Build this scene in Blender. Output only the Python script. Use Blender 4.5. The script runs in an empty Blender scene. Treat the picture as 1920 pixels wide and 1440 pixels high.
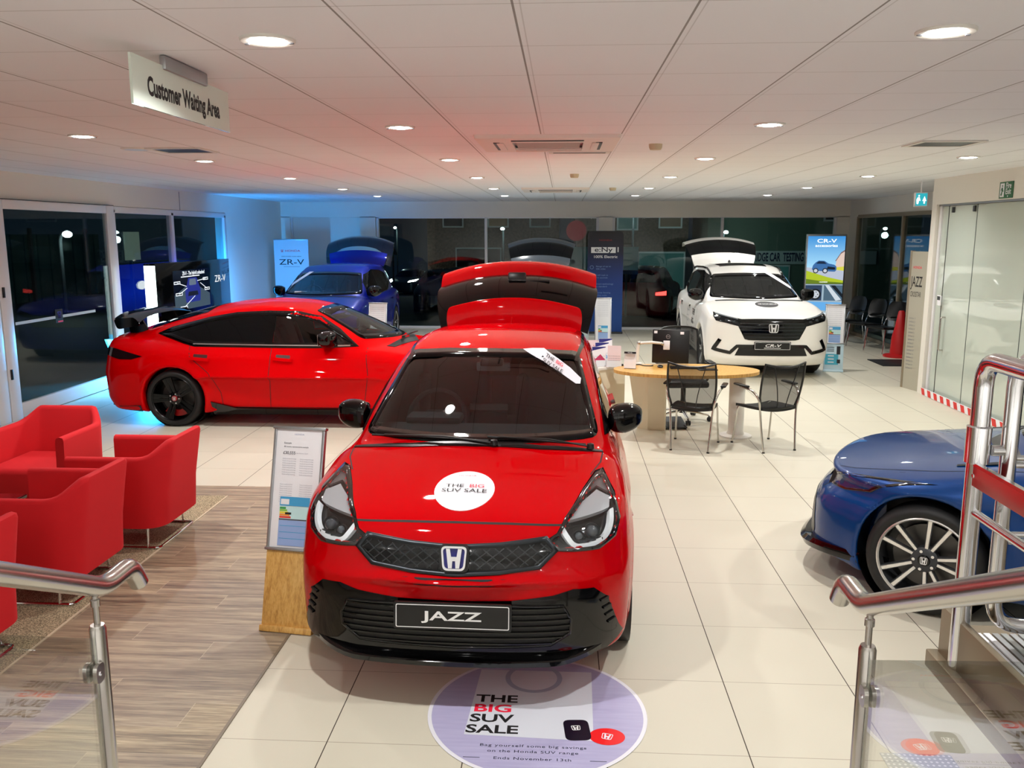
import bpy, bmesh, math, random
import numpy as np
from mathutils import Vector, Matrix, geometry
from mathutils.bvhtree import BVHTree

random.seed(7)
PI = math.pi
scene = bpy.context.scene
COL = scene.collection

# ------------------------------------------------------------------ camera, world, exposure
EYE = 2.162
PITCH = math.atan(282 / 1610.0)
YAW = math.atan(95 / 1610.0 * math.cos(PITCH))
cam_data = bpy.data.cameras.new('camera')
cam_data.sensor_width = 36.0
cam_data.lens = 1610.0 / 1920.0 * 36.0
cam_data.clip_start = 0.05
cam_data.clip_end = 300
cam = bpy.data.objects.new('camera', cam_data)
cam.location = (0, 0, EYE)
cam.rotation_euler = (PI / 2 - PITCH, 0, YAW)
COL.objects.link(cam)
scene.camera = cam

world = bpy.data.worlds.new('night_sky')
scene.world = world
world.use_nodes = True
world.node_tree.nodes['Background'].inputs[0].default_value = (0.012, 0.022, 0.035, 1)
world.node_tree.nodes['Background'].inputs[1].default_value = 0.35

scene.view_settings.view_transform = 'Standard'
scene.view_settings.look = 'None'
scene.view_settings.gamma = 1.0
scene.view_settings.use_curve_mapping = False
scene.view_settings.exposure = 0.0
scene.cycles.use_denoising = True
scene.cycles.max_bounces = 10
scene.cycles.diffuse_bounces = 6
scene.cycles.glossy_bounces = 4
scene.cycles.transmission_bounces = 6
scene.cycles.transparent_max_bounces = 24
scene.cycles.sample_clamp_indirect = 6.0
scene.cycles.caustics_reflective = False
scene.cycles.caustics_refractive = False
LAMP_W = 27.5            # watts of one ceiling downlight

# ------------------------------------------------------------------ colours and materials
def lin(c):
    return tuple(((v / 12.92) if v <= 0.04045 else ((v + 0.055) / 1.055) ** 2.4) for v in c)

def rgb(r, g, b):
    return lin((r / 255.0, g / 255.0, b / 255.0)) + (1.0,)

MATS = {}
def mat(name, col=(0.8, 0.8, 0.8, 1), rough=0.5, metal=0.0, coat=0.0, emit=None, estr=0.0, spec=0.5, coat_rough=0.03, coat_ior=1.5):
    if name in MATS:
        return MATS[name]
    m = bpy.data.materials.new(name)
    m.use_nodes = True
    b = m.node_tree.nodes['Principled BSDF']
    b.inputs['Base Color'].default_value = col
    b.inputs['Roughness'].default_value = rough
    b.inputs['Metallic'].default_value = metal
    b.inputs['Coat Weight'].default_value = coat
    b.inputs['Coat Roughness'].default_value = coat_rough
    b.inputs['Coat IOR'].default_value = coat_ior
    b.inputs['Specular IOR Level'].default_value = spec
    if emit:
        b.inputs['Emission Color'].default_value = emit
        b.inputs['Emission Strength'].default_value = estr
    m.diffuse_color = col
    MATS[name] = m
    return m

class NT:
    """small helper to wire node trees"""
    def __init__(self, m):
        self.t = m.node_tree; self.n = self.t.nodes; self.l = self.t.links
        self.bsdf = self.n.get('Principled BSDF')
    def add(self, typ, **kw):
        nd = self.n.new(typ)
        for k, v in kw.items():
            setattr(nd, k, v)
        return nd
    def link(self, a, b):
        self.l.new(a, b)
    def math(self, op, a, b=None, c=None):
        nd = self.n.new('ShaderNodeMath'); nd.operation = op
        for i, v in enumerate((a, b, c)):
            if v is None: continue
            if isinstance(v, (int, float)): nd.inputs[i].default_value = v
            else: self.l.new(v, nd.inputs[i])
        return nd.outputs[0]
    def mix(self, fac, a, b):
        nd = self.n.new('ShaderNodeMix'); nd.data_type = 'RGBA'
        for i, v in ((0, fac), (6, a), (7, b)):
            if isinstance(v, (int, float)): nd.inputs[i].default_value = v
            elif isinstance(v, tuple): nd.inputs[i].default_value = v
            else: self.l.new(v, nd.inputs[i])
        return nd.outputs[2]
    def xyz(self, kind='Object'):
        tc = self.n.new('ShaderNodeTexCoord'); sp = self.n.new('ShaderNodeSeparateXYZ')
        self.l.new(tc.outputs[kind], sp.inputs[0])
        return tc.outputs[kind], sp.outputs[0], sp.outputs[1], sp.outputs[2]
    def noise(self, vec, scale, detail=3.0, stretch=None, rough=0.5):
        if stretch:
            mp = self.n.new('ShaderNodeMapping'); mp.inputs['Scale'].default_value = stretch
            self.l.new(vec, mp.inputs[0]); vec = mp.outputs[0]
        nz = self.n.new('ShaderNodeTexNoise'); nz.inputs['Scale'].default_value = scale
        nz.inputs['Detail'].default_value = detail; nz.inputs['Roughness'].default_value = rough
        self.l.new(vec, nz.inputs['Vector'])
        return nz.outputs['Fac']
    def ramp(self, fac, stops):
        r = self.n.new('ShaderNodeValToRGB')
        e = r.color_ramp.elements
        while len(e) < len(stops): e.new(0.5)
        for i, (p, c) in enumerate(stops):
            e[i].position = p; e[i].color = c
        self.l.new(fac, r.inputs[0])
        return r.outputs[0]

def glass(name, tint=(0.9, 0.95, 0.95, 1), base=0.04, gain=1.0, film=None, film_amt=0.0, rough=0.0):
    """thin clear sheet: Schlick mirror over a tinted see-through layer, optionally a thin milky film"""
    if name in MATS: return MATS[name]
    m = bpy.data.materials.new(name); m.use_nodes = True
    k = NT(m); k.n.remove(k.bsdf)
    out = k.n['Material Output']
    lw = k.add('ShaderNodeLayerWeight'); lw.inputs['Blend'].default_value = 0.5
    p5 = k.math('POWER', lw.outputs['Facing'], 5.0)
    fr = k.math('MULTIPLY', k.math('MULTIPLY_ADD', p5, 1.0 - base, base), gain)
    fr = k.math('MINIMUM', fr, 1.0)
    tr = k.add('ShaderNodeBsdfTransparent'); tr.inputs[0].default_value = tint
    gl = k.add('ShaderNodeBsdfGlossy'); gl.inputs['Roughness'].default_value = rough
    gl.inputs['Color'].default_value = (1, 1, 1, 1)
    lay = tr.outputs[0]
    if film:
        df = k.add('ShaderNodeBsdfDiffuse'); df.inputs[0].default_value = film
        mf = k.add('ShaderNodeMixShader'); mf.inputs[0].default_value = film_amt
        k.link(lay, mf.inputs[1]); k.link(df.outputs[0], mf.inputs[2]); lay = mf.outputs[0]
    mx = k.add('ShaderNodeMixShader')
    k.link(fr, mx.inputs[0]); k.link(lay, mx.inputs[1]); k.link(gl.outputs[0], mx.inputs[2])
    k.link(mx.outputs[0], out.inputs['Surface'])
    m.diffuse_color = tint
    MATS[name] = m
    return m

def emis(name, col, strength):
    return mat(name, (0, 0, 0, 1), 0.5, emit=col, estr=strength)

# ------------------------------------------------------------------ scene graph helpers
def thing(name, label, cat, loc=(0, 0, 0), rotz=0.0, group=None):
    o = bpy.data.objects.new(name, None); COL.objects.link(o)
    o.empty_display_size = 0.1
    o.location = loc; o.rotation_euler = (0, 0, rotz)
    o['label'] = label; o['category'] = cat
    if group: o['group'] = group
    return o

def tag(o, label, cat, group=None):
    o['label'] = label; o['category'] = cat
    if group: o['group'] = group
    return o

def copy_thing(root, loc=None, rotz=None, label=None, group=None):
    def cp(o, par):
        c = o.copy(); COL.objects.link(c)
        if par: c.parent = par
        for ch in list(kids.get(o.name, ())):
            cp(ch, c)
        return c
    kids = {}
    for o in bpy.data.objects:
        if o.parent: kids.setdefault(o.parent.name, []).append(o)
    r = cp(root, None)
    if loc is not None: r.location = loc
    if rotz is not None: r.rotation_euler = (0, 0, rotz)
    if label: r['label'] = label
    if group: r['group'] = group
    return r

class MB:
    """mesh builder: collects shapes and links them as ONE mesh object"""
    def __init__(self):
        self.v = []; self.f = []; self.mi = []; self.mats = []; self.sm = []
    def _m(self, m):
        if m is None: m = self.mats[0] if self.mats else None
        if m not in self.mats: self.mats.append(m)
        return self.mats.index(m)
    def add(self, vs, fs, m=None, smooth=False, mtx=None):
        k = len(self.v); i = self._m(m)
        if mtx is not None: vs = [mtx @ Vector(p) for p in vs]
        self.v += [tuple(p) for p in vs]
        for f in fs:
            self.f.append(tuple(a + k for a in f)); self.mi.append(i); self.sm.append(smooth)
        return self
    def box(self, c, s, m=None, bev=0.0, rot=None, seg=2):
        bm = bmesh.new(); bmesh.ops.create_cube(bm, size=1.0)
        for v in bm.verts: v.co = Vector((v.co.x * s[0], v.co.y * s[1], v.co.z * s[2]))
        if bev > 0:
            bmesh.ops.bevel(bm, geom=list(bm.edges), offset=min(bev, 0.49 * min(s)), segments=seg, profile=0.5, affect='EDGES')
        M = Matrix.Translation(c)
        if rot is not None: M = M @ (rot if isinstance(rot, Matrix) else rot_m(rot))
        return self.bm(bm, m, bev > 0, M)
    def bm(self, bm, m=None, smooth=False, mtx=None):
        bm.verts.index_update()
        self.add([v.co.copy() for v in bm.verts], [[v.index for v in f.verts] for f in bm.faces], m, smooth, mtx)
        bm.free(); return self
    def tube(self, path, r, m=None, n=10, closed=False, cap=True, squash=None):
        P = [Vector(p) for p in path]; N = len(P); rs = r if isinstance(r, (list, tuple)) else [r] * N
        T = []
        for i in range(N):
            a = P[(i - 1) % N] if (closed or i) else P[0]; b = P[(i + 1) % N] if (closed or i < N - 1) else P[-1]
            t = (b - a); T.append(t.normalized() if t.length > 1e-9 else Vector((0, 0, 1)))
        ref = Vector((0, 0, 1)) if abs(T[0].z) < 0.9 else Vector((1, 0, 0))
        u = T[0].cross(ref).normalized(); vs = []; fs = []
        for i in range(N):
            u = (u - T[i] * u.dot(T[i])).normalized(); w = T[i].cross(u)
            for j in range(n):
                a = 2 * PI * j / n
                vs.append(P[i] + (u * math.cos(a) + w * math.sin(a) * (squash or 1.0)) * rs[i])
        for i in range(N if closed else N - 1):
            for j in range(n):
                a = i * n + j; b = i * n + (j + 1) % n; c = ((i + 1) % N) * n + (j + 1) % n; d = ((i + 1) % N) * n + j
                fs.append((a, d, c, b))
        self.add(vs, fs, m, True)
        if cap and not closed:
            self.add(vs[:n], [tuple(range(n))], m); self.add(vs[-n:], [tuple(reversed(range(n)))], m)
        return self
    def lathe(self, prof, m=None, n=32, mtx=None, smooth=True):
        """prof: (radius, height) pairs, turned about local z"""
        vs = []; fs = []
        for r, z in prof:
            for j in range(n):
                a = 2 * PI * j / n; vs.append((r * math.cos(a), r * math.sin(a), z))
        for i in range(len(prof) - 1):
            for j in range(n):
                a = i * n + j; b = i * n + (j + 1) % n
                fs.append((a, b, b + n, a + n))
        return self.add(vs, fs, m, smooth, mtx)
    def disc(self, r, m=None, n=32, mtx=None, z=0.0, r0=0.0):
        if r0 > 0: return self.lathe([(r0, z), (r, z)], m, n, mtx, False)
        return self.add([(r * math.cos(2 * PI * j / n), r * math.sin(2 * PI * j / n), z) for j in range(n)], [tuple(range(n))], m, False, mtx)
    def ball(self, c, s, m=None, seg=20, ring=12, mtx=None):
        vs = []; fs = []
        for i in range(ring + 1):
            t = PI * i / ring
            for j in range(seg):
                a = 2 * PI * j / seg
                vs.append((c[0] + s[0] * math.sin(t) * math.cos(a), c[1] + s[1] * math.sin(t) * math.sin(a), c[2] + s[2] * math.cos(t)))
        for i in range(ring):
            for j in range(seg):
                a = i * seg + j; b = i * seg + (j + 1) % seg
                fs.append((a, a + seg, b + seg, b))
        return self.add(vs, fs, m, True, mtx)
    def prism(self, poly, t, m=None, mtx=None, side=None):
        """2-D polygon in local x,y extruded from z=0 to z=t"""
        n = len(poly)
        ar = sum(poly[i][0] * poly[(i + 1) % n][1] - poly[(i + 1) % n][0] * poly[i][1] for i in range(n))
        if ar < 0: poly = list(reversed(poly))
        tri = geometry.tessellate_polygon([[Vector((p[0], p[1], 0)) for p in poly]])
        lo = [(p[0], p[1], 0) for p in poly]; hi = [(p[0], p[1], t) for p in poly]
        def up(a):
            p, q, r = (poly[i] for i in a)
            return (q[0] - p[0]) * (r[1] - p[1]) - (q[1] - p[1]) * (r[0] - p[0]) > 0
        tri = [a if up(a) else (a[0], a[2], a[1]) for a in tri]
        self.add(hi, tri, m, False, mtx)
        if t:
            self.add(lo, [tuple(reversed(a)) for a in tri], m, False, mtx)
            self.add(lo + hi, [(i, (i + 1) % n, (i + 1) % n + n, i + n) for i in range(n)], side or m, False, mtx)
        return self
    def quad(self, a, b, c, d, m=None):
        return self.add([a, b, c, d], [(0, 1, 2, 3)], m)
    def text(self, s, size, m=None, mtx=None, wide=1.0, align='LEFT', bold=0.0, thick=0.0015, shear=0.0, space=1.0):
        cu = bpy.data.curves.new('lettering', 'FONT'); cu.body = s; cu.size = size; cu.align_x = align
        cu.align_y = 'BOTTOM_BASELINE' if False else 'CENTER'
        cu.offset = bold * size; cu.extrude = thick; cu.shear = shear; cu.resolution_u = 3; cu.space_character = space
        ob = bpy.data.objects.new('lettering', cu); COL.objects.link(ob)
        bpy.context.view_layer.update()
        me = bpy.data.meshes.new_from_object(ob.evaluated_get(bpy.context.evaluated_depsgraph_get()))
        S = Matrix.Diagonal((wide, 1, 1, 1)); M = (mtx or Matrix()) @ S
        self.add([v.co.copy() for v in me.vertices], [tuple(p.vertices) for p in me.polygons], m, False, M)
        bpy.data.objects.remove(ob); bpy.data.curves.remove(cu); bpy.data.meshes.remove(me)
        return self
    def build(self, name, parent=None, m=None, autosmooth=True, kind=None, sharp=40):
        me = bpy.data.meshes.new(name)
        me.from_pydata(self.v, [], self.f)
        for mm in (self.mats if m is None else [m]):
            me.materials.append(mm)
        if m is None: me.polygons.foreach_set('material_index', self.mi)
        me.polygons.foreach_set('use_smooth', self.sm)
        me.update()
        if any(self.sm) and autosmooth:
            try: me.set_sharp_from_angle(angle=math.radians(sharp))
            except Exception: pass
        o = bpy.data.objects.new(name, me); COL.objects.link(o)
        if parent: o.parent = parent
        if kind: o['kind'] = kind
        return o

def rot_m(e):
    return Matrix.Rotation(e[2], 4, 'Z') @ Matrix.Rotation(e[1], 4, 'Y') @ Matrix.Rotation(e[0], 4, 'X')

def frame_m(o, x, y):
    """matrix with origin o and the given local x / y directions"""
    x = Vector(x).normalized(); y = Vector(y); y = (y - x * x.dot(y)).normalized(); z = x.cross(y)
    M = Matrix((x, y, z)).transposed().to_4x4(); M.translation = Vector(o)
    return M

def rounded(poly, r, n=5):
    """round the corners of a 2-D polygon; r may be one radius or one per corner"""
    out = []; N = len(poly)
    for i in range(N):
        p0 = Vector(poly[i - 1][:2]); p = Vector(poly[i][:2]); p1 = Vector(poly[(i + 1) % N][:2])
        rr = r[i] if isinstance(r, (list, tuple)) else r
        a = p0 - p; b = p1 - p
        d = min(rr, a.length * 0.45, b.length * 0.45)
        if d < 1e-5: out.append(tuple(p)); continue
        q0 = p + a.normalized() * d; q1 = p + b.normalized() * d
        for k in range(n + 1):
            t = k / n
            out.append(tuple(q0 * (1 - t) ** 2 + p * 2 * t * (1 - t) + q1 * t * t))
    return out

def rrect(w, h, r, n=5):
    return rounded([(-w / 2, -h / 2), (w / 2, -h / 2), (w / 2, h / 2), (-w / 2, h / 2)], r, n)

def smooth_path(pts, n=8, closed=False):
    """Catmull-Rom through points of any dimension"""
    P = [np.array(p, float) for p in pts]; N = len(P); out = []
    for i in range(N if closed else N - 1):
        if closed: p0, p1, p2, p3 = P[i - 1], P[i], P[(i + 1) % N], P[(i + 2) % N]
        else: p0, p1, p2, p3 = P[max(i - 1, 0)], P[i], P[i + 1], P[min(i + 2, N - 1)]
        for k in range(n):
            t = k / n
            out.append(tuple(0.5 * ((2 * p1) + (-p0 + p2) * t + (2 * p0 - 5 * p1 + 4 * p2 - p3) * t * t + (-p0 + 3 * p1 - 3 * p2 + p3) * t ** 3)))
    if not closed: out.append(tuple(P[-1]))
    return out

def fillet(path, r, n=6):
    """round the inner corners of a 3-D polyline"""
    P = [Vector(p) for p in path]; out = [P[0]]
    for i in range(1, len(P) - 1):
        a = P[i - 1] - P[i]; b = P[i + 1] - P[i]; d = min(r, a.length * 0.49, b.length * 0.49)
        q0 = P[i] + a.normalized() * d; q1 = P[i] + b.normalized() * d
        for k in range(n + 1):
            t = k / n; out.append(q0 * (1 - t) ** 2 + P[i] * 2 * t * (1 - t) + q1 * t * t)
    out.append(P[-1]); return out

# the letter-H badge: a rounded trapezoid ring with an H inside, in local x,y about its centre
def emblem(mb, w, h, m, mtx, t=0.006, back=None):
    o = rounded([(-w * .42, -h / 2), (w * .42, -h / 2), (w / 2, h / 2), (-w / 2, h / 2)], min(w, h) * .22, 6)
    i = rounded([(-w * .35, -h * .42), (w * .35, -h * .42), (w * .43, h * .42), (-w * .43, h * .42)], min(w, h) * .17, 6)
    n = len(o)
    vs = [(p[0], p[1], 0) for p in o] + [(p[0], p[1], t) for p in o] + [(p[0], p[1], t) for p in i] + [(p[0], p[1], 0) for p in i]
    fs = []
    for a in range(n):
        b = (a + 1) % n
        fs += [(a, b, b + n, a + n), (a + n, b + n, b + 2 * n, a + 2 * n), (a + 2 * n, b + 2 * n, b + 3 * n, a + 3 * n)]
    mb.add(vs, fs, m, False, mtx)
    if back: mb.prism(o, t * .3, back, mtx)
    H = [(-.21, -.40), (-.07, -.40), (-.055, -.10), (.055, -.10), (.07, -.40), (.21, -.40), (.30, .40), (.155, .40), (.105, .07), (-.105, .07), (-.155, .40), (-.30, .40)]
    mb.prism([(p[0] * w, p[1] * h) for p in H], t, m, mtx)
    return mb

# ------------------------------------------------------------------ shared materials
M_white = mat('white_paint', rgb(226, 222, 214), 0.45)
M_wallw = mat('wall_paint', rgb(228, 224, 214), 0.6)
M_shade = mat('landing_paint', rgb(226, 224, 220), 0.7)
M_frame = mat('white_powder_coat', rgb(222, 222, 224), 0.35)
M_black = mat('black_plastic', rgb(14, 14, 15), 0.35)
M_blackg = mat('gloss_black', rgb(4, 4, 5), 0.08, coat=0.25, spec=.35)
M_badge = mat('badge_chrome', rgb(232, 233, 236), .3, .55)
M_rubber = mat('black_rubber', rgb(17, 17, 18), 0.6)
M_chrome = mat('chrome', rgb(228, 228, 230), 0.12, 1.0)
M_steel = mat('brushed_steel', rgb(196, 192, 186), 0.24, 1.0)
M_alu = mat('aluminium', rgb(176, 178, 182), 0.35, 1.0)
M_paper = mat('white_paper', rgb(236, 236, 240), 0.5)
M_ink = mat('black_ink', rgb(18, 18, 22), 0.6)
M_red_ink = mat('red_ink', rgb(235, 28, 62), 0.5)
M_grey_ink = mat('grey_ink', rgb(120, 122, 130), 0.6)
M_white_ink = mat('white_ink', rgb(238, 238, 238), 0.5)
M_darkgrey = mat('dark_grey_plastic', rgb(52, 54, 57), 0.5)
M_glassd = glass('window_glass', (0.80, 0.88, 0.88, 1), 0.04, .62)
M_rail_glass = glass('balustrade_glass', (0.96, 0.98, 0.96, 1), 0.05, 2.1)

def oak(name='oak_veneer'):
    if name in MATS: return MATS[name]
    m = mat(name, rgb(214, 168, 92), 0.4); k = NT(m)
    v, x, y, z = k.xyz()
    g = k.noise(v, 3.0, 6, (14, 14, 0.9), 0.6); h = k.noise(v, 9.0, 4, (20, 20, 0.5))
    c = k.ramp(k.math('ADD', k.math('MULTIPLY', g, 0.65), k.math('MULTIPLY', h, 0.35)), [(0.33, rgb(176, 124, 58)), (0.5, rgb(212, 164, 88)), (0.66, rgb(226, 184, 112))])
    k.link(c, k.bsdf.inputs['Base Color'])
    return m
M_oak = oak()

def line_mask(k, coord, off, pitch, half):
    """1 on a thin line repeated every pitch along one coordinate"""
    f = k.math('FRACT', k.math('DIVIDE', k.math('SUBTRACT', coord, off - pitch * 0.5), pitch))
    d = k.math('ABSOLUTE', k.math('SUBTRACT', f, 0.5))
    return k.math('LESS_THAN', d, half / pitch)

def tile_mat():
    m = mat('cream_floor_tiles', rgb(226, 216, 196), 0.4); k = NT(m)
    v, x, y, z = k.xyz()
    gx = line_mask(k, x, 0.806, 0.6, 0.0024); gy = line_mask(k, y, 3.334, 0.609, 0.0016)
    n1 = k.noise(v, 1.7, 2); n2 = k.noise(v, 260, 2)
    base = k.mix(n1, rgb(203, 198, 180), rgb(212, 207, 190))
    base = k.mix(k.math('MULTIPLY', n2, 0.18), base, rgb(188, 182, 164))
    c = k.mix(gy, base, rgb(150, 140, 122)); c = k.mix(gx, c, rgb(70, 62, 52))
    k.link(c, k.bsdf.inputs['Base Color'])
    r = k.math('MULTIPLY_ADD', n1, 0.10, 0.38)
    k.link(k.math('ADD', r, k.math('MULTIPLY', gx, 0.4)), k.bsdf.inputs['Roughness'])
    k.bsdf.inputs['Specular IOR Level'].default_value = 0.28
    return m

def plank_mat():
    m = mat('wood_vinyl_planks', rgb(150, 128, 106), 0.42); k = NT(m)
    v, x, y, z = k.xyz()
    row = k.math('FLOOR', k.math('DIVIDE', y, 0.2))
    fy = k.math('FRACT', k.math('DIVIDE', y, 0.2))
    xo = k.math('ADD', x, k.math('MULTIPLY', k.math('FRACT', k.math('MULTIPLY', row, 0.377)), 1.2))
    col = k.math('FLOOR', k.math('DIVIDE', xo, 1.2)); fx = k.math('FRACT', k.math('DIVIDE', xo, 1.2))
    cb = k.add('ShaderNodeCombineXYZ'); k.link(row, cb.inputs[0]); k.link(col, cb.inputs[1])
    wn = k.add('ShaderNodeTexWhiteNoise'); k.link(cb.outputs[0], wn.inputs['Vector'])
    ad = k.add('ShaderNodeVectorMath', operation='MULTIPLY_ADD'); k.link(wn.outputs['Color'], ad.inputs[0])
    ad.inputs[1].default_value = (7, 7, 7); k.link(v, ad.inputs[2])
    g = k.noise(ad.outputs[0], 1.7, 5, (0.8, 13, 1), 0.64); g2 = k.noise(ad.outputs[0], 6.0, 4, (1.1, 30, 1), 0.6)
    f = k.math('ADD', k.math('MULTIPLY', g, 0.6), k.math('MULTIPLY', g2, 0.4))
    c = k.ramp(f, [(0.34, rgb(78, 66, 54)), (0.45, rgb(128, 114, 94)), (0.55, rgb(168, 152, 124)), (0.66, rgb(202, 186, 154))])
    tone = k.mix(k.math('MULTIPLY', wn.outputs['Value'], 0.35), c, rgb(140, 128, 120))
    e = k.math('ADD', k.math('LESS_THAN', fy, 0.014), k.math('LESS_THAN', fx, 0.0025))
    c = k.mix(k.math('MULTIPLY', k.math('MINIMUM', e, 1.0), 0.55), tone, rgb(205, 190, 165))
    k.link(c, k.bsdf.inputs['Base Color'])
    return m

def speck_mat(name, a, b, scale, rough=0.9):
    m = mat(name, a, rough); k = NT(m); v, x, y, z = k.xyz()
    n = k.noise(v, scale, 2)
    k.link(k.ramp(n, [(0.36, a), (0.64, b)]), k.bsdf.inputs['Base Color'])
    return m

def ceil_mat():
    m = mat('ceiling_tiles', rgb(222, 214, 204), 0.8); k = NT(m)
    v, x, y, z = k.xyz()
    gx = line_mask(k, x, -0.165, 0.583, 0.004); gx2 = line_mask(k, x, -0.141, 0.583, 0.0025); gy = line_mask(k, y, 2.85, 0.62, 0.003)
    n = k.noise(v, 0.9, 2)
    c = k.mix(n, rgb(238, 239, 242), rgb(243, 244, 247))
    c = k.mix(k.math('MULTIPLY', gy, 0.4), c, rgb(120, 108, 96)); c = k.mix(k.math('MULTIPLY', gx2, 0.25), c, rgb(110, 100, 90))
    c = k.mix(k.math('MULTIPLY', gx, 0.75), c, rgb(95, 84, 74))
    k.link(c, k.bsdf.inputs['Base Color'])
    return m

CEIL = 2.872; XL = -6.42; XR = 6.3; YB = 19.6; XO = 4.92

def struct(name, mb, m=None):
    return mb.build(name, None, m, kind='structure')

# ------------------------------------------------------------------ floors, ceiling, walls
MB().box((0, 7.8, -0.05), (13.6, 24.4, 0.1), tile_mat()).build('floor', kind='structure')
MB().box((-3.945, 2.02, 0.001), (4.95, 10.04, 0.004), plank_mat()).build('floor_wood_vinyl', kind='structure')
MB().box((-4.6, 3.2, 0.003), (3.64, 7.1, 0.006), speck_mat('speckled_carpet', rgb(96, 86, 66), rgb(196, 180, 146), 130)).build('floor_carpet_strip', kind='structure')
MB().box((-2.772, 3.2, 0.0045), (0.012, 7.1, 0.006), mat('edge_strip_pale', rgb(205, 192, 165), 0.4)).build('trim_1', kind='structure')
MB().box((-1.47, 2.02, 0.003), (0.014, 10.04, 0.006), mat('edge_strip_dark', rgb(120, 108, 92), 0.4)).build('trim_2', kind='structure')
MB().box((0, 7.8, CEIL + 0.05), (13.6, 24.4, 0.1), ceil_mat()).build('ceiling', kind='structure')
# raised landing behind the balustrades with three steps down
lb = MB()
lb.box((0, -1.75, 0.275), (13.0, 5.1, 0.55), M_shade)
for i, (y0, z1) in enumerate(((0.8, 0.41), (1.1, 0.275), (1.4, 0.14))):
    lb.box((-0.25, y0 + 0.15, z1 / 2), (2.2, 0.3, z1), M_shade)
lb.build('floor_landing', kind='structure')
MB().box((0, -4.35, 1.44), (13.6, 0.1, 2.9), M_shade).build('wall_front', kind='structure')

# left wall: header band, solid end panel, glazed bays and the big door leaf
w = MB()
w.box((XL - 0.1, 7.6, 2.715), (0.2, 24.0, 0.33), M_wallw)
w.box((XL - 0.1, 17.95, 1.275), (0.2, 3.3, 2.55), M_wallw)
w.box((XL - 0.1, 0.2, 1.275), (0.2, 8.9, 2.55), M_wallw)
w.box((XL + 0.004, 14.35, 2.70), (0.006, 0.008, 0.3), M_grey_ink)
struct('wall_left', w)

def pane(parent, c, s, m=M_glassd):
    return MB().box(c, s, m).build('pane', parent)

def bays_x(name, x, ys, z0, z1, fr=0.07, m=M_frame, depth=0.09):
    """a run of glazing in the plane x = const: frame mesh with one pane per bay"""
    f = MB()
    for y in ys: f.box((x, y, (z0 + z1) / 2), (depth, fr, z1 - z0), m, 0.006)
    f.box((x, (ys[0] + ys[-1]) / 2, z1), (depth, ys[-1] - ys[0] + fr, fr), m, 0.006)
    f.box((x, (ys[0] + ys[-1]) / 2, z0 + fr * .5), (depth, ys[-1] - ys[0] + fr, fr), m, 0.006)
    o = f.build(name, kind='structure')
    for a, b in zip(ys[:-1], ys[1:]):
        pane(o, (x, (a + b) / 2, (z0 + z1) / 2 + fr / 2), (0.012, b - a - fr, z1 - z0 - fr))
    return o

def bays_y(name, y, xs, z0, z1, fr=0.07, m=M_frame, depth=0.09):
    f = MB()
    for x in xs: f.box((x, y, (z0 + z1) / 2), (fr, depth, z1 - z0), m, 0.006)
    f.box(((xs[0] + xs[-1]) / 2, y, z1), (xs[-1] - xs[0] + fr, depth, fr), m, 0.006)
    f.box(((xs[0] + xs[-1]) / 2, y, z0 + fr * .5), (xs[-1] - xs[0] + fr, depth, fr), m, 0.006)
    o = f.build(name, kind='structure')
    for a, b in zip(xs[:-1], xs[1:]):
        pane(o, ((a + b) / 2, y, (z0 + z1) / 2 + fr / 2), (b - a - fr, 0.012, z1 - z0 - fr))
    return o

bays_x('window_1', XL - 0.04, [12.16, 14.05, 16.28], 0.02, 2.50, 0.09)
def door_leaf(name, y0, y1, handle=False):
    f = MB(); x = XL + 0.02
    st, tr, br = 0.20, 0.11, 0.17
    for y, s in ((y0 + st / 2, st), (y1 - st / 2, st)): f.box((x, y, 1.275), (0.07, s, 2.55), M_frame, 0.008)
    f.box((x, (y0 + y1) / 2, 2.55 - tr / 2), (0.07, y1 - y0 - 2 * st, tr), M_frame, 0.008)
    f.box((x, (y0 + y1) / 2, br / 2 + 0.01), (0.07, y1 - y0 - 2 * st, br), M_frame, 0.008)
    f.box((x + 0.001, (y0 + y1) / 2, 2.553), (0.074, y1 - y0, 0.008), M_black)  # black strip stands in for the gap shadow above the leaf
    o = f.build(name, kind='structure')
    pane(o, (x, (y0 + y1) / 2, 1.31), (0.014, y1 - y0 - 2 * st + .01, 2.55 - tr - br))
    g = MB().tube([(x - .01, y0 + 0.012, 0.1), (x - .01, y0 + 0.012, 2.5)], 0.006, M_black, 6)
    for z in (0.55, 1.5): g.box((x + 0.045, y0 + 0.05, z), (0.02, 0.03, 0.12), M_black, 0.004)
    g.build('door_handle', o)
    return o
d1 = door_leaf('door_1', 9.42, 12.08)
door_leaf('door_2', 6.7, 9.40)
b = MB(); gx = XL + 0.031
b.box((gx, 10.55, 1.12), (0.003, 1.75, 0.035), mat('frosted_band', rgb(196, 208, 214), 0.4))
b.build('glass_band', d1)
b = MB(); b.box((gx + .002, 10.56, 1.13), (0.003, 0.16, 0.17), M_ink)
emblem(b, 0.085, 0.085, M_chrome, frame_m((gx + .005, 10.56, 1.145), (0, 1, 0), (0, 0, 1)), 0.002)
b.box((gx + .005, 10.58, 1.06), (0.002, 0.11, 0.018), M_red_ink)
b.build('glass_emblem', d1)

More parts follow.
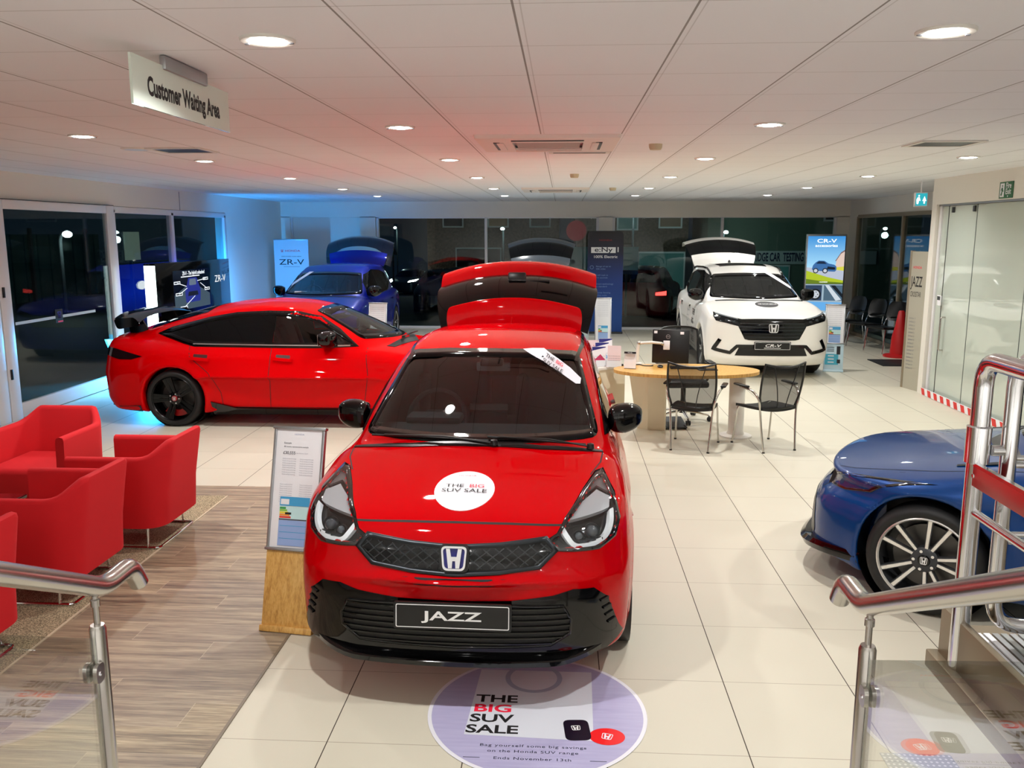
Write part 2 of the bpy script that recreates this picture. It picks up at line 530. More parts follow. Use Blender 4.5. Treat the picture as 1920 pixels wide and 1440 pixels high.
# back wall: header, blue-lit panel bay at the left, columns between the windows
w = MB()
w.box((0, YB + 0.1, 2.70), (13.4, 0.2, 0.35), M_wallw)
w.box((-6.36, YB + 0.1, 1.27), (0.3, 0.2, 2.54), M_wallw)
w.box((-5.4, YB + 0.16, 1.27), (1.7, 0.08, 2.54), M_wallw)
w.box((-4.42, YB + 0.1, 1.27), (0.36, 0.2, 2.54), M_wallw)
w.box((0.96, YB + 0.1, 1.27), (0.30, 0.2, 2.54), M_wallw)
w.box((6.2, YB + 0.1, 1.27), (0.36, 0.2, 2.54), M_wallw)
struct('wall_back', w)
f = MB()
for z in (2.55,): f.box((-5.4, YB + .09, z), (1.74, 0.06, 0.05), M_frame)
for x in (-6.2, -4.58): f.box((x, YB + .09, 1.27), (0.05, 0.06, 2.54), M_frame)
f.build('trim_3', kind='structure')
bays_y('window_2', YB + 0.06, [-4.20, -1.73, 0.78], 0.0, 2.53, 0.06)
bays_y('window_3', YB + 0.06, [1.14, 3.54, 6.0], 0.0, 2.54, 0.06)

# right wall beyond the office corner: glazing and header
M_tanframe = mat('bronze_frame', rgb(150, 138, 118), 0.4, 0.4)
w = MB()
w.box((XR + 0.1, 15.7, 2.70), (0.2, 8.0, 0.36), M_wallw)
w.box((XR + 0.05, 19.35, 1.26), (0.12, 0.5, 2.52), M_wallw)
struct('wall_right', w)
bays_x('window_4', XR + 0.03, [19.08, 16.6, 14.2, 11.9], 0.0, 2.52, 0.07, M_tanframe)

MB().box((7.0, 1.5, 1.43), (0.2, 12.0, 2.87), M_wallw).build('wall_right_near', kind='structure')
# glazed office on the right with a plain white room behind its glass
w = MB()
w.box((XO + 0.08, 9.75, 2.705), (0.16, 4.5, 0.335), M_wallw)
w.box((XO + 0.08, 11.92, 1.27), (0.17, 0.14, 2.54), M_wallw)
w.box((6.35, 9.6, 1.43), (0.1, 4.6, 2.87), M_white)
w.box((5.65, 11.95, 1.43), (1.35, 0.08, 2.87), M_white)
w.box((5.65, 7.45, 1.43), (1.4, 0.1, 2.87), M_white)
struct('wall_office', w)
M_office_glass = glass('office_glass', (0.88, 0.95, 0.90, 1), 0.05, 1.3, rgb(228, 236, 226), 0.62)
f = MB(); x = XO + 0.06
f.box((x, 9.68, 2.53), (0.06, 4.36, 0.03), M_alu); f.box((x, 9.68, 0.012), (0.06, 4.36, 0.024), M_alu)
f.box((x, 11.80, 1.27), (0.05, 0.06, 2.5), M_frame)
for y in (10.83, 9.6): f.box((x, y, 1.27), (0.014, 0.012, 2.5), mat('grey_seal', rgb(96, 104, 100), 0.5))
f.box((x, 11.60, 1.27), (0.016, 0.010, 2.5), M_black)
of = f.build('window_5', kind='structure')
for y0, y1 in ((10.84, 11.59), (9.61, 10.82), (7.6, 9.59), (11.61, 11.77)):
    pane(of, (x, (y0 + y1) / 2, 1.27), (0.010, y1 - y0, 2.48), M_office_glass)
for y in (11.45, 10.88):
    MB().box((x - 0.02, y, 2.46), (0.025, 0.05, 0.07), M_darkgrey, 0.006).build('door_hinge', of)
MB().tube(fillet([(x - 0.005, 11.45, 0.66), (x - 0.06, 11.45, 0.66), (x - 0.06, 11.45, 1.09), (x - 0.005, 11.45, 1.09)], 0.025), 0.011, M_steel, 10).build('door_handle', of)
f = MB()
stripes = [(-0.29 + 0.1 * i) for i in range(12)]
tp = mat('red_tape', rgb(214, 40, 34), 0.5)
f.box((XO - 0.012, 10.65, 0.05), (0.012, 2.35, 0.09), M_paper)
for i in range(12):
    y = 9.55 + i * 0.195
    f.add([(XO - 0.019, y, 0.008), (XO - 0.019, y + 0.1, 0.008), (XO - 0.019, y + 0.14, 0.092), (XO - 0.019, y + 0.04, 0.092)], [(0, 1, 2, 3)], tp)
f.build('baseboard_office', kind='structure')

# ------------------------------------------------------------------ ceiling fittings
M_lampface = emis('lamp_face', (1.0, 0.97, 0.92, 1), 34.0)
def downlight(x, y, label, k):
    t = thing('downlight', label, 'ceiling light', (x, y, CEIL), 0, 'recessed downlights')
    MB().lathe([(0.102, 0.0), (0.102, -0.006), (0.097, -0.011), (0.076, -0.009), (0.066, 0.0)], M_white, 32).build('trim_ring', t)
    MB().lathe([(0.066, -0.0005), (0.063, -0.010), (0.040, -0.015), (0.0, -0.017)], M_lampface, 32).build('diffuser', t)
    for a in (0.2, PI - 0.2):
        MB().box((0.086 * math.cos(a), 0.086 * math.sin(a), -0.012), (0.018, 0.012, 0.006), M_grey_ink, 0.002).build('spring_clip', t)
    ld = bpy.data.lights.new('downlight_beam', 'AREA'); ld.shape = 'DISK'; ld.size = 0.09
    ld.energy = LAMP_W * (1.9 if y < 0 else 1.0); ld.color = (1.0, 0.985, 0.955); ld.spread = math.radians(150)  # added landing row runs stronger to lift the near ceiling
    lo = bpy.data.objects.new('downlight_beam', ld); COL.objects.link(lo); lo.parent = t
    lo.location = (0, 0, -0.03)
    return t
LX = [-3.53, -1.10, 1.35, 3.79]; LY = [-2.0, 3.30, 5.94, 8.53, 11.22, 13.92, 16.55]  # landing row is unseen, added to brighten the ceiling near the stairs
COLN = ['in the row over the armchairs', 'in the row left of the air units', 'in the row right of the air units', 'in the row by the glazed office']
ROWN = ['added unseen over the landing', 'nearest the stairs', 'second from the stairs', 'third from the stairs', 'fourth from the stairs', 'fifth from the stairs', 'nearest the back windows']
for i, x in enumerate(LX):
    for j, y in enumerate(LY):
        if j == 1 and i in (0, 3): continue
        yy = y + (0.4 if (i == 0 and j == 2) else 0)
        downlight(x, yy, 'ceiling downlight %s, %s' % (COLN[i], ROWN[j]), i)

def cassette(x, y, label):
    t = thing('ceiling_air_unit', label, 'air conditioner', (x, y, CEIL))
    s = 0.54
    pl = mat('air_unit_plastic', rgb(232, 224, 216), 0.5)
    b = MB(); o = rrect(2 * s, 2 * s, 0.03); i_ = rrect(1.0 * s, 1.0 * s, 0.02); n = len(o)
    vs = [(p[0], p[1], 0) for p in o] + [(p[0] * .985, p[1] * .985, -0.028) for p in o] + [(p[0], p[1], -0.034) for p in i_] + [(p[0], p[1], -0.02) for p in i_]
    fs = []
    for a in range(n):
        c = (a + 1) % n
        for r in range(3): fs.append((a + r * n, a + (r + 1) * n, c + (r + 1) * n, c + r * n))
    b.add(vs, fs, pl); b.build('fascia', t)
    MB().box((0, 0, -0.018), (0.92 * s, 0.92 * s, 0.008), mat('air_grille', rgb(170, 158, 148), 0.6)).build('intake_grille', t)
    for k in range(4):
        R = Matrix.Rotation(k * PI / 2, 4, 'Z')
        v = MB(); v.box((0, 0.72 * s, -0.034), (1.0 * s, 0.09 * s, 0.006), M_darkgrey, 0, None)
        v.box((0, 0.67 * s, -0.037), (1.0 * s, 0.10 * s, 0.008), pl, 0.002)
        v.v = [tuple(R @ Vector(p)) for p in v.v]
        v.build('air_flap', t)
    return t
cassette(-0.12, 6.98, 'square white air-conditioning cassette flush in the ceiling above the red hatchback')
cassette(-0.12, 14.3, 'square white air-conditioning cassette in the ceiling near the back windows')
def void(x, y, sx, sy, label, name='ceiling_vent'):
    t = thing(name, label, 'vent', (x, y, CEIL))
    MB().box((0, 0, -0.004), (sx, sy, 0.006), M_black).build('opening_shade', t)  # black sheet stands in for the darkness inside the opening
    f = MB()
    for q in (-1, 1):
        f.box((0, q * (sy / 2 + .02), -0.006), (sx + .08, 0.04, 0.01), M_white); f.box((q * (sx / 2 + .02), 0, -0.006), (0.04, sy, 0.01), M_white)
    f.build('vent_frame', t)
void(-3.27, 7.45, 0.40, 0.34, 'dark rectangular ceiling vent on the armchair side of the room')
void(3.02, 7.25, 0.42, 0.34, 'dark rectangular ceiling vent on the office side of the room')
void(0.14, 7.82, 0.46, 0.10, 'narrow dark slot in the ceiling behind the nearer air unit')
def ceil_round(name, label, cat, x, y, r, h, m, dot=None):
    t = thing(name, label, cat, (x, y, CEIL))
    MB().lathe([(0, -h), (r * .8, -h), (r * .95, -h * .6), (r, 0)], m, 24).build('housing', t)
    if dot: MB().lathe([(r * .82, -h * .98), (r * .4, -h * 1.1), (0, -h * 1.1)], dot, 20).build('cover', t)
ceil_round('ceiling_speaker', 'round flush ceiling speaker with a pale blue cover beside the armchair-side vent', 'speaker', -3.62, 7.32, 0.125, 0.012, M_white, mat('speaker_cover', rgb(190, 205, 220), 0.4))
ceil_round('smoke_detector', 'small cream smoke detector on the ceiling right of the nearer air unit', 'smoke detector', 0.74, 7.2, 0.055, 0.045, mat('aged_plastic', rgb(206, 192, 160), 0.5))
ceil_round('smoke_detector', 'small cream smoke detector on the ceiling between the two air units', 'smoke detector', 0.135, 10.7, 0.055, 0.045, MATS['aged_plastic'])
ceil_round('smoke_detector', 'small cream smoke detector on the ceiling beside the farther air unit', 'smoke detector', 0.78, 13.9, 0.055, 0.045, MATS['aged_plastic'])

# ------------------------------------------------------------------ cars
def curve1(pts, sm=0.05):
    """smoothed polyline y(x) for arrays, straight beyond its ends"""
    xs = np.array([p[0] for p in pts], float); ys = np.array([p[1] for p in pts], float)
    g = np.arange(xs[0] - 1.0, xs[-1] + 1.0, 0.005)
    v = np.interp(g, xs, ys)
    s0 = (ys[1] - ys[0]) / (xs[1] - xs[0]); s1 = (ys[-1] - ys[-2]) / (xs[-1] - xs[-2])
    v = np.where(g < xs[0], ys[0] + (g - xs[0]) * s0, v); v = np.where(g > xs[-1], ys[-1] + (g - xs[-1]) * s1, v)
    n = int(3 * sm / 0.005)
    if n > 0:
        k = np.exp(-0.5 * (np.arange(-n, n + 1) * 0.005 / sm) ** 2); k /= k.sum()
        v = np.convolve(np.pad(v, n, mode='reflect', reflect_type='odd'), k, mode='valid')
    d = np.gradient(v, g)
    f = lambda q: np.interp(q, g, v)
    f.d = lambda q: np.interp(q, g, d)
    return f

def smax(a, b, k):
    h = np.maximum(k - np.abs(a - b), 0.0) / k
    return np.maximum(a, b) + h * h * k * 0.25

def smin(a, b, k):
    return -smax(-a, -b, k)

def car_field(S):
    wp = curve1(S['wp'], 0.12); inset = curve1(S['inset'], S.get('inset_sm', 0.03)); zt = curve1(S['zt'], S.get('zt_sm', 0.06)); fz = curve1(S['fz'], S.get('fz_sm', 0.025))
    rz = curve1(S['rz'], 0.03); zr = curve1(S['zr'], S.get('zr_sm', 0.07)); wg = curve1(S['wg'], 0.1); L = S['L']
    a2, a6 = S['plan']; b2, b6 = S.get('planr', (0.06, 0.22)); W0 = max(p[1] for p in S['wp'])
    kc = S.get('kc', 0.05); kr = S.get('kr', 0.04); cw = S.get('cw', 0.12); tum = S['tum']; zb = S.get('zbelt', 0.95)
    gnd = S.get('gnd', 0.17); ymid = S.get('ymid', 2.4); arches = S['arches']; ra = S.get('ra', 0.345)
    cl = S.get('cut')
    def f(x, y, z):
        ax = np.abs(x); u = ax / W0
        side = ax - (wp(y) - inset(z))
        top = (z - (zt(y) - kc * u ** 2 - S.get('kc4', 0.0) * u ** 6)) / np.sqrt(1 + zt.d(y) ** 2)
        pl = a2 * u ** 2 + a6 * u ** 6
        front = (fz(z) + pl - y) / np.sqrt(1 + ((2 * a2 * u + 6 * a6 * u ** 5) / W0) ** 2 + fz.d(z) ** 2)
        pr = b2 * u ** 2 + b6 * u ** 6
        rear = (y - (L - rz(z) - pr)) / np.sqrt(1 + ((2 * b2 * u + 6 * b6 * u ** 5) / W0) ** 2 + rz.d(z) ** 2)
        b = smax(side, top, S.get('r_side', 0.12))
        b = smax(b, front, S.get('r_front', 0.07)); b = smax(b, rear, 0.08)
        b = smax(b, gnd - z, 0.05)
        s = cw * np.clip((ymid - y) / 0.8, -1, 1) * (ax / 0.6) ** 2
        ys = y - s
        gt = (z - (zr(ys) - kr * (ax / 0.6) ** 2)) / np.sqrt(1 + zr.d(ys) ** 2)
        gs = (ax - (wg(y) - tum * (z - zb))) / math.sqrt(1 + tum ** 2)
        g = smax(gt, gs, S.get('r_roof', 0.10))
        g = smax(smax(g, zb - 0.35 - z, 0.02), rear + .01, 0.05)
        b = smin(b, g, S.get('r_belt', 0.035))
        for (ya, za) in arches:
            c = np.hypot(y - ya, z - za)
            c2 = smax(ra - c, 0.56 - ax, 0.02)         # outside of the wheel well
            # flare
            b = b - 0.012 * np.exp(-((c - ra - 0.02) / 0.05) ** 2) * (ax > 0.5)
            b = smax(b, -smax(c - ra, 0.56 - ax, 0.02), 0.014)
        if cl is not None:                            # open tail: everything behind a raked plane is off
            b = np.maximum(b, (y - cl[0]) * cl[2] + (z - cl[1]) * cl[3])
        return b
    return f

def surface_nets(f, lo, hi, h):
    n = [int(math.ceil((hi[i] - lo[i]) / h)) + 1 for i in range(3)]
    ax = [lo[i] + h * np.arange(n[i]) for i in range(3)]
    F = np.empty(n, np.float32)
    for j in range(0, n[1], 24):
        X, Y, Z = np.meshgrid(ax[0], ax[1][j:j + 24], ax[2], indexing='ij')
        F[:, j:j + 24] = f(X, Y, Z)
    neg = F < 0
    C = np.zeros([k - 1 for k in n], np.int8)
    off = [(a, b, c) for a in (0, 1) for b in (0, 1) for c in (0, 1)]
    sl = lambda o: tuple(slice(o[i], n[i] - 1 + o[i]) for i in range(3))
    for o in off: C += neg[sl(o)]
    act = np.argwhere((C > 0) & (C < 8))
    idx = -np.ones(C.shape, np.int32); idx[tuple(act.T)] = np.arange(len(act))
    cv = np.stack([F[tuple((act + o).T)] for o in off], 1)
    ps = np.zeros((len(act), 3)); cnt = np.zeros(len(act))
    for i in range(8):
        for k in range(3):
            o = list(off[i])
            if o[k]: continue
            o2 = list(o); o2[k] = 1; j = off.index(tuple(o2))
            m = (cv[:, i] < 0) != (cv[:, j] < 0)
            t = np.where(m, cv[:, i] / np.where(m, cv[:, i] - cv[:, j], 1), 0)
            p = np.array(o, float)[None, :].repeat(len(act), 0); p[:, k] = t
            ps[m] += p[m]; cnt[m] += 1
    V = (act + ps / cnt[:, None]) * h + np.array(lo)[None, :]
    faces = []
    for k in range(3):
        a, b = (k + 1) % 3, (k + 2) % 3
        s0 = [slice(1, n[i] - 1) for i in range(3)]; s1 = list(s0); s0[k] = slice(0, n[k] - 1); s1[k] = slice(1, n[k])
        A = neg[tuple(s0)]; B = neg[tuple(s1)]
        for flip, msk in ((False, A & ~B), (True, ~A & B)):
            e = np.argwhere(msk)
            if not len(e): continue
            e = e + np.array([0 if i == k else 1 for i in range(3)])
            q = []
            for da, db in ((-1, -1), (0, -1), (0, 0), (-1, 0)):
                c = e.copy(); c[:, a] += da; c[:, b] += db; q.append(idx[tuple(c.T)])
            q = np.stack(q, 1)
            faces.append(q[:, ::-1] if flip else q)
    Q = np.concatenate(faces)
    e = 1e-3
    def grad(P):
        return np.stack([(f(P[:, 0] + e * (k == 0), P[:, 1] + e * (k == 1), P[:, 2] + e * (k == 2)) - f(P[:, 0] - e * (k == 0), P[:, 1] - e * (k == 1), P[:, 2] - e * (k == 2))) / (2 * e) for k in range(3)], 1)
    for it in range(3):
        G = grad(V); fv = f(V[:, 0], V[:, 1], V[:, 2])
        st = fv[:, None] * G / np.maximum((G ** 2).sum(1), 1e-4)[:, None]
        ln = np.linalg.norm(st, axis=1); st *= np.minimum(1, 0.6 * h / np.maximum(ln, 1e-9))[:, None]
        V = V - st
    return V, Q

def in_poly(P, poly):
    x, y = P[:, 0], P[:, 1]; r = np.zeros(len(P), bool); n = len(poly)
    for i in range(n):
        x0, y0 = poly[i]; x1, y1 = poly[(i + 1) % n]
        if y0 == y1: continue
        c = ((y0 > y) != (y1 > y)) & (x < (x1 - x0) * (y - y0) / (y1 - y0) + x0); r ^= c
    return r

def poly_off(poly, d):
    """grow (d > 0) or shrink a 2-D polygon"""
    n = len(poly); ar = sum(poly[i][0] * poly[(i + 1) % n][1] - poly[(i + 1) % n][0] * poly[i][1] for i in range(n))
    s = 1 if ar > 0 else -1; out = []
    for i in range(n):
        p0, p, p1 = Vector(poly[i - 1]), Vector(poly[i]), Vector(poly[(i + 1) % n])
        e0 = (p - p0).normalized(); e1 = (p1 - p).normalized()
        n0 = Vector((e0.y, -e0.x)) * s; n1 = Vector((e1.y, -e1.x)) * s
        b = n0 + n1; k = b.dot(n0)
        out.append(tuple(p + b * (d / max(k, 0.5))))
    return out

def resample(poly, step, closed=True):
    out = []; n = len(poly)
    for i in range(n if closed else n - 1):
        a = Vector(poly[i]); b = Vector(poly[(i + 1) % n]); k = max(1, int(math.ceil((b - a).length / step)))
        for j in range(k): out.append(tuple(a.lerp(b, j / k)))
    if not closed: out.append(tuple(poly[-1]))
    return out

def mirror(poly):
    return [(-p[0], p[1]) for p in poly]

class Shell:
    """a car body surface that panels, glass, lamps and trim are laid onto"""
    def __init__(self, S, h):
        self.S = S; L = S['L']; W = max(p[1] for p in S['wp']) + 0.06; H = S['H'] + 0.06
        self.f = car_field(S)
        self.V, self.Q = surface_nets(self.f, (-W, -0.1, S.get('gnd', 0.17) - 0.06), (W, L + 0.1, H), h)
        self.bvh = BVHTree.FromPolygons([tuple(v) for v in self.V], [tuple(int(i) for i in q) for q in self.Q])
        self.keep = np.ones(len(self.Q), bool); self.cen = self.V[self.Q].mean(1)
        v = self.V[self.Q]; self.nrm = np.cross(v[:, 2] - v[:, 0], v[:, 3] - v[:, 1])
    def ray(self, mode, p):
        if mode == 'front': o, d = (p[0], -2.0, p[1]), (0, 1, 0)
        elif mode == 'rear': o, d = (p[0], 8.0, p[1]), (0, -1, 0)
        elif mode == 'top': o, d = (p[0], p[1], 4.0), (0, 0, -1)
        elif mode == 'side+': o, d = (3.0, p[0], p[1]), (-1, 0, 0)
        elif mode == 'side-': o, d = (-3.0, p[0], p[1]), (1, 0, 0)
        else:                                    # 'shield': perpendicular to a raked windscreen, p = (x, distance up the glass)
            o3, dr = self.S['shield']; o, d = None, None
        loc, nr, i, ds = self.bvh.ray_cast(Vector(o), Vector(d))
        if loc is None:
            loc, nr, i, ds = self.bvh.find_nearest(Vector(o) + Vector(d) * 2.2)
        e = 2e-3; q = np.array(loc)
        g = Vector([float(self.f(*(q + e * np.eye(3)[k])) - self.f(*(q - e * np.eye(3)[k]))) for k in range(3)])
        if g.length < 1e-6: g = nr
        return loc, g.normalized()
    def cut(self, mode, poly):
        a = {'front': (0, 2), 'rear': (0, 2), 'top': (0, 1), 'side+': (1, 2), 'side-': (1, 2)}[mode]
        m = in_poly(self.cen[:, a], poly)
        if mode == 'front': m &= (self.cen[:, 1] < self.S.get('ymid', 2.4)) & (self.nrm[:, 1] < 0.02 * np.abs(self.nrm).max())
        if mode == 'top': m &= self.nrm[:, 2] > 0
        if mode == 'side+': m &= self.cen[:, 0] > 0.3
        if mode == 'side-': m &= self.cen[:, 0] < -0.3
        if mode == 'rear': m &= self.cen[:, 1] > self.S.get('ymid', 2.4)
        self.keep &= ~m
    def body(self, name, m, parent):
        q = self.Q[self.keep]; mb = MB()
        used = np.unique(q); mp = -np.ones(len(self.V), int); mp[used] = np.arange(len(used))
        mb.add([tuple(v) for v in self.V[used]], [tuple(int(i) for i in r) for r in mp[q]], m, True)
        return mb.build(name, parent, autosmooth=False)
    def lining(self, name, m, parent, d=0.028, zmin=0.0):
        q = self.Q[self.keep]; used = np.unique(q); P = self.V[used]; e = 2e-3
        G = np.stack([self.f(P[:, 0] + e * (k == 0), P[:, 1] + e * (k == 1), P[:, 2] + e * (k == 2)) - self.f(P[:, 0] - e * (k == 0), P[:, 1] - e * (k == 1), P[:, 2] - e * (k == 2)) for k in range(3)], 1)
        G /= np.maximum(np.linalg.norm(G, axis=1), 1e-9)[:, None]
        P = P - d * G; mp = -np.ones(len(self.V), int); mp[used] = np.arange(len(used))
        mb = MB(); mb.add([tuple(v) for v in P], [tuple(int(i) for i in r) for r in mp[q]], m, True)
        return mb.build(name, parent, autosmooth=False)
    def patch(self, mb, mode, poly, m, off=0.003, res=0.03, skirt=0.008, z=None):
        """lay a filled outline on the shell, raised by off along the surface normal"""
        P = resample(poly, res)
        xs = [p[0] for p in P]; ys = [p[1] for p in P]
        gx = np.arange(min(xs), max(xs), res); gy = np.arange(min(ys), max(ys), res)
        G = np.array([(a, b) for a in gx for b in gy]) if len(gx) and len(gy) else np.zeros((0, 2))
        if len(G):
            ins = in_poly(G, poly_off(P, -0.4 * res)); G = G[ins]
        pts = [Vector(p) for p in P] + [Vector(p) for p in G]
        n = len(P)
        r = geometry.delaunay_2d_cdt(pts, [(i, (i + 1) % n) for i in range(n)], [list(range(n))], 1, 1e-6)
        vs, es, fs = r[0], r[1], r[2]
        out = []; low = []
        for p in vs:
            loc, nr = self.ray(mode, p); out.append(loc + nr * off); low.append(loc + nr * (off - skirt))
        k = len(out); F = []
        ref = {'front': Vector((0, -1, 0)), 'rear': Vector((0, 1, 0)), 'top': Vector((0, 0, 1)), 'side+': Vector((1, 0, 0)), 'side-': Vector((-1, 0, 0))}[mode]
        cnt = {}
        for f in fs:
            a, b, c = out[f[0]], out[f[1]], out[f[2]]
            if (b - a).cross(c - a).dot(ref) < 0: f = list(reversed(f))
            F.append(tuple(f))
            for i in range(len(f)):
                e = (f[i], f[(i + 1) % len(f)]); cnt[e] = 1
        mb.add(out, F, m, True)
        if skirt > 0:
            E = [e for e in cnt if (e[1], e[0]) not in cnt]
            ring = sorted({i for e in E for i in e}); ix = {v: i for i, v in enumerate(ring)}; q = len(ring)
            mb.add([out[i] for i in ring] + [low[i] for i in ring], [(ix[e[0]], ix[e[0]] + q, ix[e[1]] + q, ix[e[1]]) for e in E], m, False)
        return mb
    def ring(self, mb, mode, outer, inner, m, off=0.004, res=0.03, skirt=0.006):
        """the band between two outlines with the same corner count"""
        O = []; I = []
        n = len(outer)
        for i in range(n):
            a, b = Vector(outer[i]), Vector(outer[(i + 1) % n]); c, d = Vector(inner[i]), Vector(inner[(i + 1) % n])
            k = max(1, int(math.ceil((b - a).length / res)))
            for j in range(k): O.append(a.lerp(b, j / k)); I.append(c.lerp(d, j / k))
        return self.strip(mb, mode, O, I, m, off, skirt, True)
    def strip(self, mb, mode, A, B, m, off=0.004, skirt=0.006, closed=False):
        N = len(A); vs = []
        for p, q in zip(A, B):
            l0, n0 = self.ray(mode, p); l1, n1 = self.ray(mode, q)
            vs += [l0 + n0 * (off - skirt), l0 + n0 * off, l1 + n1 * off, l1 + n1 * (off - skirt)]
        fs = []
        for i in range(N if closed else N - 1):
            a = 4 * i; b = 4 * ((i + 1) % N)
            for j in range(3): fs.append((a + j, b + j, b + j + 1, a + j + 1))
        ref = {'front': Vector((0, -1, 0)), 'rear': Vector((0, 1, 0)), 'top': Vector((0, 0, 1)), 'side+': Vector((1, 0, 0)), 'side-': Vector((-1, 0, 0))}[mode]
        f = fs[1]
        if (Vector(vs[f[1]]) - Vector(vs[f[0]])).cross(Vector(vs[f[2]]) - Vector(vs[f[0]])).dot(ref) < 0: fs = [tuple(reversed(f)) for f in fs]
        return mb.add(vs, fs, m, True)
    def line(self, mb, mode, pts, w, m, off=0.002, res=0.04, skirt=0.004, closed=False, smooth=False):
        """a narrow band (seam, bar, trim) along a 2-D polyline"""
        if smooth: pts = smooth_path(pts, 6, closed)
        P = [Vector(p) for p in resample(pts, res, closed)]; A = []; B = []; N = len(P)
        for i in range(N):
            a = P[i - 1] if (i or closed) else P[0]; b = P[(i + 1) % N] if (i < N - 1 or closed) else P[-1]
            t = (b - a).normalized(); n = Vector((-t.y, t.x)) * (w / 2)
            A.append(P[i] + n); B.append(P[i] - n)
        return self.strip(mb, mode, A, B, m, off, skirt, closed)
    def text(self, mb, mode, s, size, m, at, wide=1.0, bold=0.0, off=0.004, align='CENTER', shear=0.0, rot=0.0):
        t = MB().text(s, size, m, None, wide, align, bold, 0.0, shear)
        vs = []; c, sn = math.cos(rot), math.sin(rot)
        for v in t.v:
            px, py = v[0] * c - v[1] * sn, v[0] * sn + v[1] * c
            if mode == 'side-': px = -px
            l, n = self.ray(mode, (at[0] + px, at[1] + py)); vs.append(l + n * off)
        fs = t.f
        return mb.add(vs, fs, m, False)

def wheel(parent, x, y, R, rw, W, style, rim_m, face_m, cap_m=None, tyre_name='wheel', sx=1, n_spk=5, caliper=None):
    """tyre with rim, spokes, brake disc and hub cap; sx is the side it faces"""
    M = Matrix.Translation((x, y, R)) @ Matrix.Rotation(sx * PI / 2, 4, 'Y')     # local z -> outboard
    T = MB(); h = W / 2
    T.lathe([(rw - .012, -h * .9), (rw + .02, -h), (R - .03, -h * .98), (R - .008, -h * .8), (R, -h * .5), (R, h * .5), (R - .008, h * .8), (R - .03, h * .98), (rw + .02, h), (rw - .004, h * .93), (rw - .012, h * .85)], M_rubber, 56, M)
    o = T.build(tyre_name, parent)
    r = MB()
    r.lathe([(rw, h * .9), (rw - .012, h * .95), (rw - .02, h * .86)], face_m, 56, M); r.lathe([(rw - .02, h * .86), (rw - .03, -h * .6), (rw - .03, -h * .9)], rim_m, 56, M)
    r.lathe([(rw - .03, -h * .5), (0.0, -h * .5)], M_black, 40, M)
    zf = h * .80; zc = h * .62
    hub = 0.075
    r.lathe([(0, zc + .012), (hub * .8, zc + .010), (hub, zc), (hub, zc - .05)], rim_m, 28, M)
    for k in range(n_spk):
        a = 2 * PI * k / n_spk + PI / 2
        if style == 'double':            # pairs of diamond-cut spokes
            arms = [(-0.235, -0.11), (0.235, 0.11)]
        elif style == 'single':
            arms = [(0.0, 0.0)]
        else:
            arms = [(-0.10, -0.16), (0.10, 0.16)]
        for d1, d0 in arms:
            def pt(rr, ang, zz): return (rr * math.cos(ang), rr * math.sin(ang), zz)
            w1 = (0.035 if style == 'double' else 0.06) / rw; w0 = 0.030 / hub
            for mm, dz, sc in ((rim_m, 0, 1.0), (face_m, 0.003, 0.62)):
                i0, o0 = hub * .92, rw - .016
                q = [pt(i0, a + d0 * 2 - w0 * sc * .45, zc + dz), pt(i0, a + d0 * 2 + w0 * sc * .45, zc + dz), pt(o0, a + d1 + w1 * sc * .5, zf + dz), pt(o0, a + d1 - w1 * sc * .5, zf + dz)]
                lo = [(p[0], p[1], p[2] - .03) for p in q]
                r.add(q + lo, [(0, 3, 2, 1), (4, 5, 6, 7), (0, 1, 5, 4), (1, 2, 6, 5), (2, 3, 7, 6), (3, 0, 4, 7)], mm, False, M)
    r.build('rim', o)
    b = MB(); b.lathe([(.03, -h * .2), (rw * .72, -h * .2), (rw * .72, -h * .3), (.03, -h * .3)], mat('brake_steel', rgb(92, 90, 88), .4, .8), 40, M)
    if caliper:
        pts = [(rw * .55 * math.cos(t), rw * .55 * math.sin(t)) for t in np.linspace(2.4, 3.7, 8)] + [(rw * .82 * math.cos(t), rw * .82 * math.sin(t)) for t in np.linspace(3.7, 2.4, 8)]
        b.prism(pts, .05, caliper, M @ Matrix.Translation((0, 0, -h * .2)))
    b.build('brake_disc', o)
    c = MB(); c.lathe([(0, zc + .020), (.030, zc + .019), (.034, zc + .012)], cap_m or M_blackg, 24, M)
    emblem(c, .040, .042, M_badge, M @ Matrix.Translation((0, 0, zc + .0195)) @ Matrix.Rotation(PI / 2 if sx > 0 else -PI / 2, 4, 'Z'), .002)
    for k in range(5):
        a = 2 * PI * (k + .5) / 5 + PI / 2
        c.lathe([(0, .016), (.009, .015), (.010, .0)], M_chrome, 8, M @ Matrix.Translation((.055 * math.cos(a), .055 * math.sin(a), zc + .004)))
    c.build('hub_cap', o)
    return o

def seat(parent, x, y, z, m, s=1.0):
    b = MB()
    b.box((x, y, z), (0.50 * s, 0.52 * s, 0.16), m, 0.06, (math.radians(-8), 0, 0), 3)
    b.box((x, y + 0.30, z + 0.36), (0.50 * s, 0.15, 0.66), m, 0.06, (math.radians(-18), 0, 0), 3)
    for q in (-1, 1): b.box((x + q * 0.22, y + 0.26, z + 0.34), (0.09, 0.16, 0.5), m, 0.04, (math.radians(-18), 0, 0), 3)
    b.box((x, y + 0.42, z + 0.78), (0.27, 0.11, 0.17), m, 0.045, (math.radians(-12), 0, 0), 3)
    return b.build('seat', parent)

